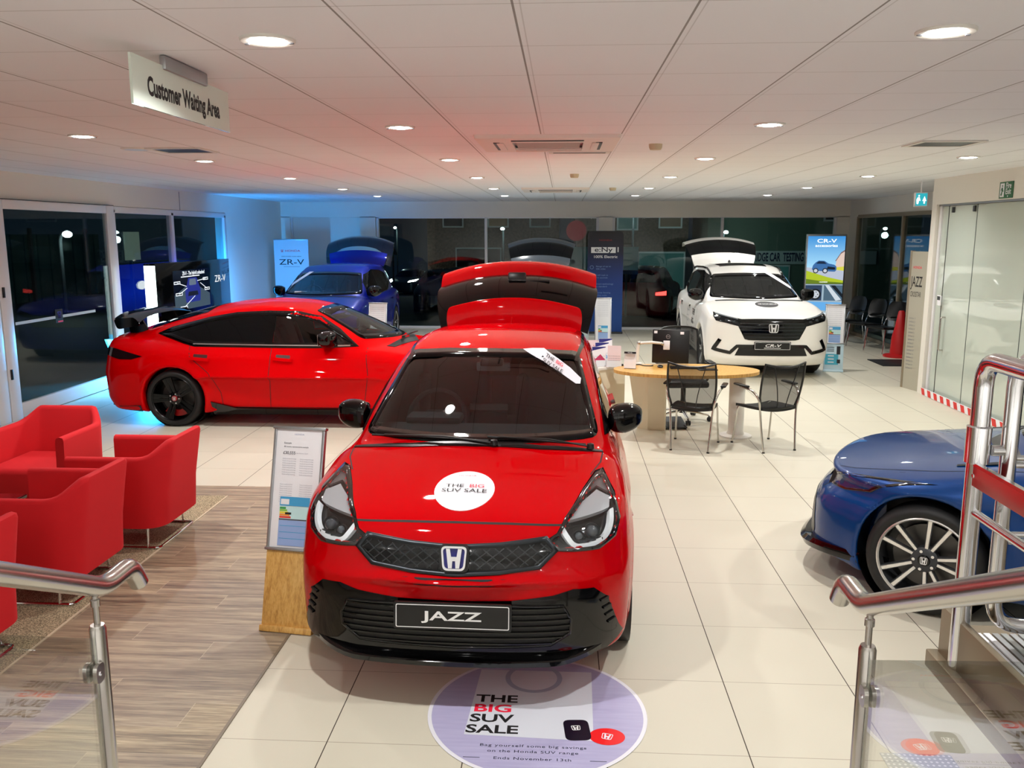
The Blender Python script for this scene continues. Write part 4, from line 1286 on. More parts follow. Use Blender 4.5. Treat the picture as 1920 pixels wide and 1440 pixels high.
def sporty_hatchback():
    S = low_body(.945, 4.594, .362)
    t = thing('sporty_hatchback', 'glossy red sporty hatchback with black rear wing, parked side-on behind the armchairs', 'car', (-.74, 10.22, 0), PI / 2)
    sh = Shell(S, .02)
    low_common(t, sh, S, M_tred, M_seat_red, .03)
    for q in (-1, 1): mirror_pod(sh, t, q, 1.86, 1.005, 1.02, M_blackg, 1.05)
    for m in ('side+', 'side-'):
        b = MB(); sh.strip(b, m, [(1.35, .235), (2.0, .225), (2.9, .23), (3.2, .30)], [(1.35, .17), (2.0, .165), (2.9, .165), (3.2, .165)], M_blackg, .03, .03); b.build('side_skirt', t)
        b = MB(); sh.patch(b, m, [(3.97, .80), (4.30, .88), (4.52, .90), (4.50, .82), (4.25, .765), (4.10, .765)], mat('smoked_lamp', rgb(26, 5, 7), .08, coat=1.0), .006, .04, .006); b.build('tail_light', t)
        b = MB(); sh.strip(b, m, [(4.02, .24), (4.3, .22), (4.5, .24)], [(4.02, .17), (4.3, .165), (4.5, .17)], M_blackg, .012, .012); b.build('rear_skirt', t)
    # tail hatch glass and the wing on its two stands
    b = MB(); sh.patch(b, 'top', [(-.50, 3.35), (0, 3.30), (.50, 3.35), (.46, 4.05), (0, 4.15), (-.46, 4.05)], M_privacy, .004, .07, .004); b.build('rear_window', t)
    b = MB(); prof = [(-.15, .0), (-.10, .022), (0, .03), (.12, .018), (.15, .004), (.10, .004), (0, .008), (-.08, .004)]
    vs = []; N = 22; k = len(prof)
    for i in range(N + 1):
        u = 2 * i / N - 1; x = .70 * u; lift = -.055 * abs(u) ** 3; back = -.05 * u * u
        vs += [(x, 4.27 + back + p[0], 1.235 + lift + p[1] + .12 * p[0]) for p in prof]
    fs = [(a * k + j, a * k + (j + 1) % k, (a + 1) * k + (j + 1) % k, (a + 1) * k + j) for a in range(N) for j in range(k)] + [tuple(range(k)), tuple(range(N * k, N * k + k))]
    b.add(vs, fs, M_blackg, True); wg = b.build('rear_wing', t)
    for q in (-1, 1):
        b = MB(); b.prism(rounded([(4.10, 1.04), (4.32, 1.0), (4.36, 1.235), (4.20, 1.225)], .03), .03, M_blackg, Matrix(((0, 0, 1, q * .43 - .015), (1, 0, 0, 0), (0, 1, 0, 0), (0, 0, 0, 1)))); b.build('wing_stand', wg)
        b = MB(); b.prism(rounded([(4.06, 1.13), (4.34, 1.08), (4.38, 1.20), (4.13, 1.22)], .04), .012, M_blackg, Matrix(((0, 0, 1, q * .70 - .006), (1, 0, 0, 0), (0, 1, 0, 0), (0, 0, 0, 1)))); b.build('wing_endplate', wg)
    wiper(t, (-.25, 1.12, .965), (.35, 1.06, .955))
    b = MB(); sh.patch(b, 'top', [(-.62, 1.15), (0, .98), (.62, 1.15), (.62, 1.24), (0, 1.09), (-.62, 1.24)], M_black, .005, .06, .006); b.build('cowl', t)
    red_cal = mat('red_caliper', rgb(170, 16, 18), .35)
    for y in (.895, 3.632):
        for q in (-1, 1): wheel(t, q * .815, y, .322, .262, .25, 'pair', M_blackg, mat('rim_black', rgb(16, 16, 18), .25, .4), mat('cap_red', rgb(150, 20, 26), .3), sx=q, n_spk=5, caliper=red_cal)
    hl = [(.48, .62), (.78, .71), (.84, .73), (.82, .66), (.70, .60), (.50, .57)]
    for q in (hl, mirror(hl)):
        b = MB(); sh.patch(b, 'front', q, M_lamp_in, .004, .04, .005); b.build('headlight', t)
    b = MB(); sh.patch(b, 'front', rounded([(-.5, .6), (.5, .6), (.55, .3), (-.55, .3)], .06), M_black, .004, .06, .005); b.build('front_grille', t)
    return t

def blue_hatchback():
    S = low_body(.902, 4.551, .375)
    S['zt'] = [(-.1, .60), (.0, .695), (.06, .715), (.35, .765), (.8, .845), (1.2, .92), (1.5, .945), (2.2, .93), (3.4, .95), (3.9, .995), (4.35, 1.03), (4.7, 1.01)]
    S['fz'] = [(.1, .16), (.16, .04), (.22, .0), (.35, .0), (.48, .01), (.56, .05), (.62, .115), (.67, .125), (.70, .105), (.9, .12)]
    S['fz_sm'] = .012; S['r_front'] = .03; S['plan'] = (.20, .40); S['arches'] = [(.815, .322), (3.55, .322)]
    t = thing('blue_hatchback', 'metallic blue hatchback with diamond-cut alloys, its nose beside the wheelchair platform', 'car', (1.867, 5.957, 0), math.radians(-90 - 33))
    sh = Shell(S, .017)
    low_common(t, sh, S, M_blue, M_seat, .026)
    for q in (-1, 1): mirror_pod(sh, t, q, 1.80, 1.0, .98, M_blue, 1.0)
    hl = [(.40, .655), (.60, .69), (.76, .735), (.845, .765), (.850, .72), (.81, .655), (.70, .615), (.50, .60), (.42, .62)]
    for sg, hp in ((1, hl), (-1, mirror(hl))):
        sh.cut('front', poly_off(hp, -.012))
        b = MB(); sh.patch(b, 'front', hp, M_lamp_in, -.04, .03, 0.0); ho = b.build('headlight', t, autosmooth=False)
        fx = lambda q: [(sg * p[0], p[1]) for p in q]
        b = MB(); sh.line(b, 'front', fx([(.44, .648), (.62, .682), (.76, .722), (.83, .745)]), .022, M_drl, -.002, .03, .02); b.build('daytime_light', ho)
        b = MB(); sh.line(b, 'front', fx([(.785, .722), (.76, .68), (.72, .632)]), .018, M_drl, -.004, .03, .02); b.build('lamp_blade', ho)
        b = MB(); sh.patch(b, 'front', fx([(.745, .705), (.705, .632), (.66, .622), (.64, .665)]), mat('red_reflection_paint', rgb(150, 18, 22), .2), -.02, .03, .01); b.build('red_reflection', ho)  # red patch paints a reflection inside the lamp
        b = MB(); sh.ring(b, 'front', poly_off(hp, .003), poly_off(hp, -.012), M_blackg, .002, .03, .04); b.build('lamp_rim', ho, autosmooth=False)
        b = MB(); sh.patch(b, 'front', hp, M_lens, .003, .035, 0.0); b.build('lamp_lens', ho, autosmooth=False)
    b = MB(); sh.patch(b, 'front', [(-.40, .645), (0, .66), (.40, .645), (.38, .60), (0, .60), (-.38, .60)], M_blackg, .004, .05, .006); b.build('front_grille', t)
    b = MB(); sh.patch(b, 'front', rounded([(-.52, .50), (.52, .50), (.60, .26), (-.60, .26)], .06), M_black, .004, .06, .006); b.build('lower_grille', t)
    b = MB()
    pth = []
    for u in np.linspace(-1, 1, 41): pth.append((.85 * u, -.03 + .13 * u * u + .36 * abs(u) ** 6, .20 + .05 * max(0, abs(u) - .6) / .4))
    vs = []
    for (x, y, z) in pth: vs += [(x, y, z + .03), (x, y - .03, z), (x, y - .01, z - .035), (x * .97, y + .16, z - .035), (x * .97, y + .16, z + .03)]
    b.add(vs, [(5 * i + j, 5 * i + 5 + j, 5 * i + 5 + (j + 1) % 5, 5 * i + (j + 1) % 5) for i in range(40) for j in range(5)], M_blackg, True); b.build('chin_spoiler', t)
    its = [('top', [(s * .50, .10), (s * .62, .35), (s * .69, .8), (s * .71, 1.25)]) for s in (-1, 1)]
    for it in its: seams(sh, t, [it], 'bonnet_edge', .006)
    for s in (-1, 1): seams(sh, t, [('top', [(s * .86, .46), (s * .88, .40)])], 'wing_seam')
    b = MB(); sh.patch(b, 'top', [(-.62, 1.15), (0, .98), (.62, 1.15), (.62, 1.24), (0, 1.09), (-.62, 1.24)], M_black, .005, .06, .006); b.build('cowl', t)
    wiper(t, (.25, 1.10, .965), (-.35, 1.06, .955))
    for y in (.815, 3.55):
        for q in (-1, 1): wheel(t, q * .79, y, .322, .260, .215, 'double', M_darkgrey, M_alu2, sx=q, n_spk=5)
    return t
M_alu2 = mat('diamond_cut_alloy', rgb(228, 226, 222), .25, .7)

# ---- tall family cars
def tall_body(W, L, H, belt, hood, base, cut, top, roof):
    return dict(L=L, H=H, gnd=.20, tum=.34, zbelt=belt, kc=.03, kc4=.04, kr=.04, cw=.12, r_side=.10, r_front=.05, r_roof=.10, r_belt=.03,
        wp=[(0, W - .06), (.4, W - .015), (.9, W), (2.4, W - .015), (3.6, W), (L, W - .08)],
        inset=[(.18, .06), (.30, .02), (.55, .0), (.75, .0), (belt - .12, .02), (belt - .02, .05), (belt + .06, .10), (belt + .2, .16)],
        zt=[(-.1, hood - .20), (.03, hood - .13), (.10, hood - .08), (.35, hood - .01), (.8, hood + .07), (1.1, base), (1.6, belt + .02), (L, belt + .04)],
        fz=[(.12, .18), (.22, .06), (.32, .01), (.5, .0), (.75, .0), (hood - .12, .02), (hood - .06, .07), (hood + .1, .3)],
        plan=(.10, .26), rz=[(.2, .1), (.5, 0), (1.0, .03), (1.3, .12), (1.6, .3)],
        zr=[(.80, base - .13), (1.12, base + .015), (top[0], top[1]), (top[0] + .4, roof - .02), (2.9, roof), (3.6, roof - .02), (4.25, roof - .08), (4.5, belt + .1), (4.7, belt - .1)],
        wg=[(.9, W - .19), (1.5, W - .135), (2.6, W - .125), (3.6, W - .14), (L - .2, W - .20)], arches=[(.93, .355), (3.63, .355)], ra=.40, ymid=2.6,
        dash_y=1.55, dash_z=base - .03, dash_w=.66, cut=cut)

def tall_common(t, sh, S, paint, ws, dlo, splits, mir, mir_m, R=.355):
    screen_patch(sh, t, S, ws, .05)
    side_glass(sh, t, dlo, splits)
    for q in (-1, 1): mirror_pod(sh, t, q, mir[0], mir[1], mir[2], mir_m, 1.12)
    its = []
    for m in ('side+', 'side-'):
        its += [(m, [(1.42, S['zbelt']), (1.40, .6), (1.46, .32)]), (m, [(2.52, S['zbelt']), (2.54, .32)]), (m, [(1.46, .31), (3.1, .31)])]
        for y in (2.38, 3.35):
            b = MB(); sh.line(b, m, [(y - .11, S['zbelt'] - .13), (y + .11, S['zbelt'] - .12)], .034, paint, .03, .03, .03); b.build('door_handle', t)
    seams(sh, t, its)
    b = MB(); sh.patch(b, 'top', [(-.68, 1.02), (0, .90), (.68, 1.02), (.68, 1.10), (0, .99), (-.68, 1.10)], M_black, .005, .06, .008); b.build('cowl', t)
    sh.body('body', paint, t); sh.lining('cabin_lining', M_trim_in, t); cabin(t, S, M_trim_in, M_seat, .68); underside(t, S)
    for y, z in S['arches']:
        for q in (-1, 1): wheel(t, q * (max(p[1] for p in S['wp']) - .125), y, R, .236, .225, 'pair', M_darkgrey, M_alu, sx=q)

def white_suv():
    S = tall_body(.933, 4.706, 1.66, 1.06, 1.03, 1.135, (4.32, 1.45, .62, .30), (2.02, 1.50), 1.645)
    t = thing('white_suv', 'pearl white SUV with a black grille and open tailgate behind the desk', 'car', (3.12, 12.87, 0), math.radians(-.5))
    sh = Shell(S, .022)
    ws = [(-.715, 1.14), (-.575, 1.478), (-.29, 1.50), (0, 1.505), (.29, 1.50), (.575, 1.478), (.715, 1.14), (.36, 1.135), (0, 1.132), (-.36, 1.135)]
    dlo = [(1.60, 1.11), (2.4, 1.09), (3.5, 1.10), (4.15, 1.20), (4.0, 1.38), (3.3, 1.48), (2.5, 1.50), (2.05, 1.42), (1.80, 1.29)]
    tall_common(t, sh, S, M_pearl, ws, dlo, [1.62, 2.55, 3.55], (1.66, 1.165, 1.03), M_blackg)
    gp = [(-.47, .905), (-.24, .91), (0, .912), (.24, .91), (.47, .905), (.50, .81), (.40, .615), (.34, .60), (0, .597), (-.34, .60), (-.40, .615), (-.50, .81)]
    b = MB(); sh.patch(b, 'front', gp, M_blackg, .005, .04, .008); g = b.build('front_grille', t)
    b = MB()
    for k in range(5):
        z = .645 + k * .05; seg = clip_line((-.6, z), (.6, z), poly_off(gp, -.02))
        if seg: sh.line(b, 'front', seg, .012, M_grillem, .012, .05, .008)
    b.build('grille_mesh', g)
    l, n = sh.ray('front', (.01, .78)); b = MB(); emblem(b, .150, .132, M_badge, frame_m(l + Vector((0, -.02, 0)), (1, 0, 0), (0, 0, 1)), .012, M_black); b.build('badge', g)
    hp = [(.45, .905), (.64, .942), (.815, .985), (.832, .93), (.80, .872), (.66, .845), (.49, .803)]
    for q in (hp, mirror(hp)):
        b = MB(); sh.patch(b, 'front', q, M_lamp_in, .006, .04, .008); h = b.build('headlight', t)
        sg = 1 if q is hp else -1
        b = MB(); sh.line(b, 'front', [(sg * .50, .905), (sg * .65, .936), (sg * .80, .97)], .012, mat('clear_lamp_strip', rgb(120, 128, 134), .15), .011, .04, .006); b.build('daytime_light', h)
        for c_ in ((.56, .865), (.66, .885), (.76, .915)):
            l, n = sh.ray('front', (sg * c_[0], c_[1])); b = MB(); b.ball(l + n * .006, (.03, .012, .02), M_darkchrome, 12, 8); b.build('lamp_cell', h)
    lg = [(-.47, .50), (.47, .50), (.53, .365), (-.53, .365)]
    b = MB(); sh.patch(b, 'front', lg, mat('intake_black', rgb(4, 4, 5), .5), .006, .05, .008); b.build('lower_grille', t)
    b = MB()
    tr = [(-.74, .60), (-.825, .445), (-.60, .405), (-.505, .505), (-.25, .508)]
    sh.line(b, 'front', tr, .05, M_blackg, .008, .03, .008); b.build('bumper_trim', t)
    b = MB(); sh.line(b, 'front', mirror(tr), .05, M_blackg, .008, .03, .008); b.build('bumper_trim', t)
    plate(t, sh, .520, -.03, 'CR-V', 1.75, .058, .016, shear=.25, sub=True)
    b = MB(); sh.patch(b, 'top', [(.045 + .175 * math.cos(a), .68 + .17 * math.sin(a)) for a in np.linspace(0, 2 * PI, 33)[:-1]], M_ink, .004, .06, .003); s = b.build('bonnet_sticker', t)
    b = MB(); sh.text(b, 'top', 'HONDA', .075, M_white_ink, (.075, .68), .9, .012, .006)
    l, n = sh.ray('top', (-.06, .68)); emblem(b, .055, .055, M_white_ink, frame_m(l + n * .006, (1, 0, 0), (0, 1, .1)), .002); b.build('sticker_lettering', s)
    b = MB(); sh.patch(b, 'front', [(.30, 1.497), (.40, 1.495), (.665, 1.285), (.645, 1.255)], M_sticker, .008, .05, .003); b.build('windscreen_sticker', t)
    b = MB()
    for i, s in enumerate(('THE BIG', 'SUV SALE')):
        sh.text(b, 'side-', s[:3] if i else 'THE', .13, M_ink, (1.78, .86 - .30 * i), 1.2, .02, .006)
        sh.text(b, 'side-', 'BIG' if i == 0 else 'SALE', .13, M_ink, (1.80, .71 - .30 * i), 1.2, .02, .006)
    for i, s in enumerate(('Bag yourself', 'some big', 'savings', 'today')): sh.text(b, 'side-', s, .05, M_grey_ink, (2.40, .85 - .09 * i), 1.2, .0, .006)
    b.build('door_lettering', t)
    b = MB(); sh.patch(b, 'top', [(-.40, 2.42), (.40, 2.42), (.45, 3.2), (-.45, 3.2)], M_privacy, .004, .08, .004); b.build('glass_roof', t)
    for q in (-1, 1):
        b = MB(); pts = [(q * .60, 2.05), (q * .625, 2.6), (q * .62, 3.4), (q * .585, 4.2)]
        rail = []
        for i, p in enumerate(resample(pts, .08, False)):
            l, n = sh.ray('top', p); rail.append(l + Vector((0, 0, .025 if 0 < i else 0)))
        b.tube(rail, .018, M_blackg, 8, squash=.8); b.build('roof_rail', t)
    b = MB(); l, n = sh.ray('top', (0, 3.75)); b.ball(l + Vector((0, 0, .015)), (.025, .07, .045), M_black, 12, 8); b.build('roof_aerial', t)
    b = MB(); l, n = sh.ray('front', (0, 1.45)); b.box(l + Vector((0, .12, -.06)), (.24, .02, .065), M_darkgrey, .012); b.build('rear_view_mirror', t)
    tailgate(t, (4.34, 1.585), math.radians(80), ([(0, 0, .56), (.12, .0, .60), (.22, -.03, .62)], [(.22, -.035, .62), (.36, -.16, .66), (.48, -.32, .69), (.54, -.42, .69)], [(.54, -.42, .69), (.62, -.60, .70), (.64, -.80, .69), (.60, -.98, .67)]), M_pearl, M_privacy, None, .09)
    return t

def blue_suv():
    S = tall_body(.92, 4.568, 1.62, 1.02, .99, 1.085, (4.15, 1.40, .62, .30), (1.98, 1.46), 1.60)
    t = thing('blue_suv', 'royal blue SUV with an arched open tailgate in the back corner beside the banner', 'car', (-4.30, 13.95, 0), math.radians(.4))
    sh = Shell(S, .024)
    ws = [(-.71, 1.09), (-.56, 1.435), (-.28, 1.455), (0, 1.46), (.28, 1.455), (.56, 1.435), (.71, 1.09), (.36, 1.085), (0, 1.082), (-.36, 1.085)]
    dlo = [(1.58, 1.07), (2.4, 1.05), (3.4, 1.07), (3.95, 1.17), (3.7, 1.34), (3.2, 1.42), (2.5, 1.455), (2.05, 1.38), (1.80, 1.25)]
    tall_common(t, sh, S, M_zblue, ws, dlo, [1.62, 2.55, 3.5], (1.66, 1.125, 1.01), M_blackg)
    gp = rounded([(-.5, .80), (.5, .80), (.45, .60), (-.45, .60)], .05)
    b = MB(); sh.patch(b, 'front', gp, M_blackg, .005, .06, .008); b.build('front_grille', t)
    hp = [(.46, .82), (.80, .90), (.84, .85), (.72, .78), (.50, .76)]
    for q in (hp, mirror(hp)):
        b = MB(); sh.patch(b, 'front', q, M_lamp_in, .006, .06, .008); b.build('headlight', t)
    b = MB(); sh.patch(b, 'front', [(-.34, 1.455), (-.42, 1.452), (-.67, 1.25), (-.655, 1.21)], M_sticker, .008, .05, .003); b.build('windscreen_sticker', t)
    b = MB(); l, n = sh.ray('front', (-.38, 1.115)); b.box(l + Vector((0, .05, .0)), (.22, .03, .05), M_paper, 0, (math.radians(20), 0, 0)); b.build('permit_card', t)
    tailgate(t, (4.18, 1.555), math.radians(82), ([(0, 0, .55), (.14, .0, .60), (.27, -.03, .62)], [(.25, -.03, .56), (.29, -.05, .57), (.33, -.08, .57), (.36, -.10, .56)], [(.06, -.05, .68), (.28, -.09, .71), (.42, -.15, .72), (.56, -.26, .71), (.63, -.44, .70)]), M_zblue, mat('tail_glass_pale_reflection', rgb(120, 160, 176), .12, coat=.5), mat('tail_panel_dark_reflection', rgb(6, 10, 34), .12, coat=1.0), .12)  # reflections painted in: pale ceiling on the glass, dark window on the panel
    return t

def silver_suv():
    S = tall_body(.895, 4.387, 1.584, 1.0, .97, 1.07, (4.0, 1.38, .62, .30), (1.95, 1.42), 1.565)
    t = thing('silver_suv', 'pale silver SUV with its tailgate up, mostly hidden behind the red hatchback', 'car', (-.46, 13.35, 0), math.radians(-.3))
    sh = Shell(S, .024)
    ws = [(-.69, 1.075), (-.545, 1.40), (-.28, 1.418), (0, 1.422), (.28, 1.418), (.545, 1.40), (.69, 1.075), (.36, 1.07), (0, 1.068), (-.36, 1.07)]
    dlo = [(1.56, 1.05), (2.4, 1.03), (3.3, 1.05), (3.8, 1.15), (3.6, 1.32), (3.1, 1.39), (2.5, 1.42), (2.05, 1.35), (1.80, 1.23)]
    tall_common(t, sh, S, M_silver, ws, dlo, [1.62, 2.55, 3.4], (1.62, 1.11, 1.0), M_blackg)
    hp = [(.42, .80), (.62, .845), (.80, .875), (.83, .83), (.72, .785), (.50, .755)]
    for q in (hp, mirror(hp)):
        b = MB(); sh.patch(b, 'front', q, M_lamp_in, .006, .05, .008); h = b.build('headlight', t); sg = 1 if q is hp else -1
        b = MB(); sh.line(b, 'front', [(sg * .44, .808), (sg * .62, .845), (sg * .80, .870)], .014, M_drl, .012, .04, .006); b.build('daytime_light', h)
    gp = rounded([(-.45, .76), (.45, .76), (.40, .62), (-.40, .62)], .05)
    b = MB(); sh.patch(b, 'front', gp, M_silver, .008, .06, .008); b.build('front_panel', t)
    tailgate(t, (4.03, 1.52), math.radians(84), ([(0, 0, .55), (.12, .0, .58), (.22, -.03, .60)], [(.22, -.035, .60), (.36, -.16, .63), (.48, -.32, .66), (.52, -.40, .66)], [(.52, -.40, .67), (.60, -.55, .70), (.64, -.72, .70), (.62, -.86, .68)]), mat('dark_spoiler', rgb(70, 78, 86), .2, coat=1.0), M_privacy, mat('slate_paint', rgb(62, 78, 92), .3, .3, 1.0), .11)
    return t

red_hatchback(); sporty_hatchback(); blue_hatchback(); white_suv(); blue_suv(); silver_suv()

# ------------------------------------------------------------------ red tub armchairs
def fabric(name, col, deep):
    m = mat(name, col, 0.85); k = NT(m); v, x, y, z = k.xyz()
    n = k.noise(v, 420, 2)
    k.link(k.mix(k.math('MULTIPLY', n, 0.5), col, deep), k.bsdf.inputs['Base Color'])
    bp = k.add('ShaderNodeBump'); bp.inputs['Strength'].default_value = 0.15; bp.inputs['Distance'].default_value = 0.002
    k.link(n, bp.inputs['Height']); k.link(bp.outputs[0], k.bsdf.inputs['Normal'])
    k.bsdf.inputs['Sheen Weight'].default_value = 0.1; k.bsdf.inputs['Sheen Tint'].default_value = rgb(255, 90, 110)
    return m
M_redfab = fabric('red_wool_fabric', rgb(206, 4, 20), rgb(184, 2, 14))

def armchair():
    t = thing('tub_armchair', 'red', 'armchair')
    w, d, th = .31, .30, .065
    ctr = rounded_open([(-w, -d), (-w, d), (w, d), (w, -d)], .13, 8)
    ctr = resample(ctr, .025, False); N = len(ctr); P = [Vector(p) for p in ctr]
    vs = []; K = 0
    for i, p in enumerate(P):
        tt = (P[min(i + 1, N - 1)] - P[max(i - 1, 0)]).normalized(); n = Vector((-tt.y, tt.x))      # n points to the inside
        bk = max(0.0, min(1.0, (w + .005 - abs(p.x)) / .10)); bk = bk * bk * (3 - 2 * bk)
        front = max(0.0, (-p.y - d + .10) / .10) if p.y < 0 else 0.0
        top = .665 + .105 * bk
        prof = [(-th * .5, .165), (-th * .5, .40), (-th * .5, top - .03), (-th * .38, top - .008), (0, top), (th * .38, top - .008), (th * .5, top - .03), (th * .5, .40), (th * .5, .165)]
        K = len(prof)
        for o, z in prof:
            lean = .17 * (z - .30) * bk if z > .3 else .0
            splay = .03 * (z - .165)
            q = (p + n * o).to_3d() + Vector((0, lean, 0)) + Vector((math.copysign(splay, p.x) * (1 - bk), 0, 0))
            vs.append((q.x, q.y, z))
    fs = [(i * K + j, i * K + (j + 1) % K, (i + 1) * K + (j + 1) % K, (i + 1) * K + j) for i in range(N - 1) for j in range(K)]
    fs += [tuple(range(K)), tuple(reversed(range((N - 1) * K, N * K)))]
    b = MB(); b.add(vs, fs, M_redfab, True); b.build('shell', t, sharp=60)
    b = MB(); b.box((0, -.02, .295), (2 * w - th + .01, 2 * d - .01, .25), M_redfab, .045, None, 3); b.build('seat', t)
    b = MB(); s = .28
    b.tube(fillet([(-s, -s, .009), (s, -s, .009), (s, s, .009), (-s, s, .009), (-s, -s, .009)], .04), .009, M_chrome, 8); b.build('floor_loop', t)
    for qx in (-1, 1):
        for qy in (-1, 1):
            b = MB(); b.tube([(qx * s, qy * .20, .012), (qx * (s - .02), qy * .20, .18)], .008, M_chrome, 8); b.build('leg', t)
    return t
a0 = armchair()
spots = [((-4.04, 6.30, .006), 0, 'red tub armchair facing the stairs, standing farthest back by the door'),
         ((-3.05, 5.80, .006), -PI / 2, 'red tub armchair with its back to the hatchback, at the far end of the row'),
         ((-3.13, 4.87, .006), -PI / 2, 'red tub armchair in the middle of the row of three turned backs'),
         ((-3.15, 3.80, .006), -PI / 2, 'red tub armchair cut by the picture edge, nearest the stair handrail')]
for i, (loc, rz, lab) in enumerate(spots):
    if i == 0:
        a0.location = loc; a0.rotation_euler = (0, 0, rz); a0['label'] = lab; a0['group'] = 'red tub armchairs'
    else: copy_thing(a0, loc, rz, lab, 'red tub armchairs')
b = MB(); b.box((0, 0, .36), (.70, .80, .03), M_blackg, .01)
lt = thing('low_table', 'low dark table between the red armchairs', 'coffee table', (-4.05, 5.15, .006))
b.build('table_top', lt)
for qx in (-1, 1):
    for qy in (-1, 1): MB().tube([(qx * .30, qy * .35, 0), (qx * .30, qy * .35, .35)], .015, M_chrome, 8).build('leg', lt)

# ------------------------------------------------------------------ stair rails with glass
def stair_rail(x, label, sg):
    """posts, glass and a handrail running down towards +y then level past the last post; sg = -1 rail on the left"""
    t = thing('stair_rail', label, 'handrail', (x, 2.35, 0))
    R = .031
    y1 = .02; slope = -.52
    h0 = 1.10
    bend = Vector((0, .045, h0)); path = [Vector((0, -2.2, h0 - slope * 2.2)), bend, Vector((0, .215, h0 + .004)), Vector((0, .262, h0 - .075))]
    pp = [path[0]] + fillet(path[0:3], .05, 5)[1:-1] + fillet(path[1:4], .055, 6)[1:]
    seen = []; 
    for p in pp:
        if not seen or (Vector(p) - seen[-1]).length > .004: seen.append(Vector(p))
    b = MB(); b.tube(seen, R, M_steel, 24); hr = b.build('handrail', t, sharp=70)
    for yy in (0.0, -1.15):
        top = .985 - slope * -yy if yy < 0 else .985
        gz = 0.0 if yy == 0 else .41
        zt = 1.0 + slope * yy; 
        b = MB(); M = Matrix.Translation((0, yy, 0))
        b.lathe([(0, gz), (.0245, gz), (.0245, zt - .012), (.020, zt), (0, zt)], M_steel, 24, M)
        b.lathe([(.05, gz), (.05, gz + .008), (.0245, gz + .012)], M_steel, 24, M)
        p = b.build('post', t)
        b = MB(); b.tube([(0, yy, zt - .005), (0, yy, zt + .12)], .0095, M_steel, 12); b.lathe([(.014, .0), (.014, .02), (.0095, .024)], M_steel, 12, Matrix.Translation((0, yy, zt + .06))); b.build('stem', p)
        for zc in (zt - .135, gz + .25):
            for q in (-1, 1):
                b = MB(); b.prism(rounded([(-.045, -.030), (.0, -.030), (.0, .030), (-.045, .030)], .026), .012, M_steel, frame_m((q * .010 - (.012 if q < 0 else 0), yy - .018, zc), (0, 1, 0), (0, 0, 1)))
                b.lathe([(0, .004), (.006, .003), (.007, 0)], M_chrome, 10, Matrix.Translation((q * .022, yy - .045, zc)) @ Matrix.Rotation(q * PI / 2, 4, 'Y'))
                b.build('glass_clamp', p)
    b = MB(); za = lambda y: .955 + slope * y * 1.0
    b.prism([(-2.2, .30 - slope * 2.2 - .2), (-.03, .12), (-.03, za(-.03)), (-2.2, za(-2.2))], .010, M_rail_glass, Matrix(((0, 0, 1, -.005), (1, 0, 0, 0), (0, 1, 0, 0), (0, 0, 0, 1))))
    b.build('glass_panel', t)
    return t
stair_rail(-1.39, 'stainless stair rail with glass panel beside the armchairs', -1)
stair_rail(.885, 'stainless stair rail with glass panel beside the wheelchair platform', 1)

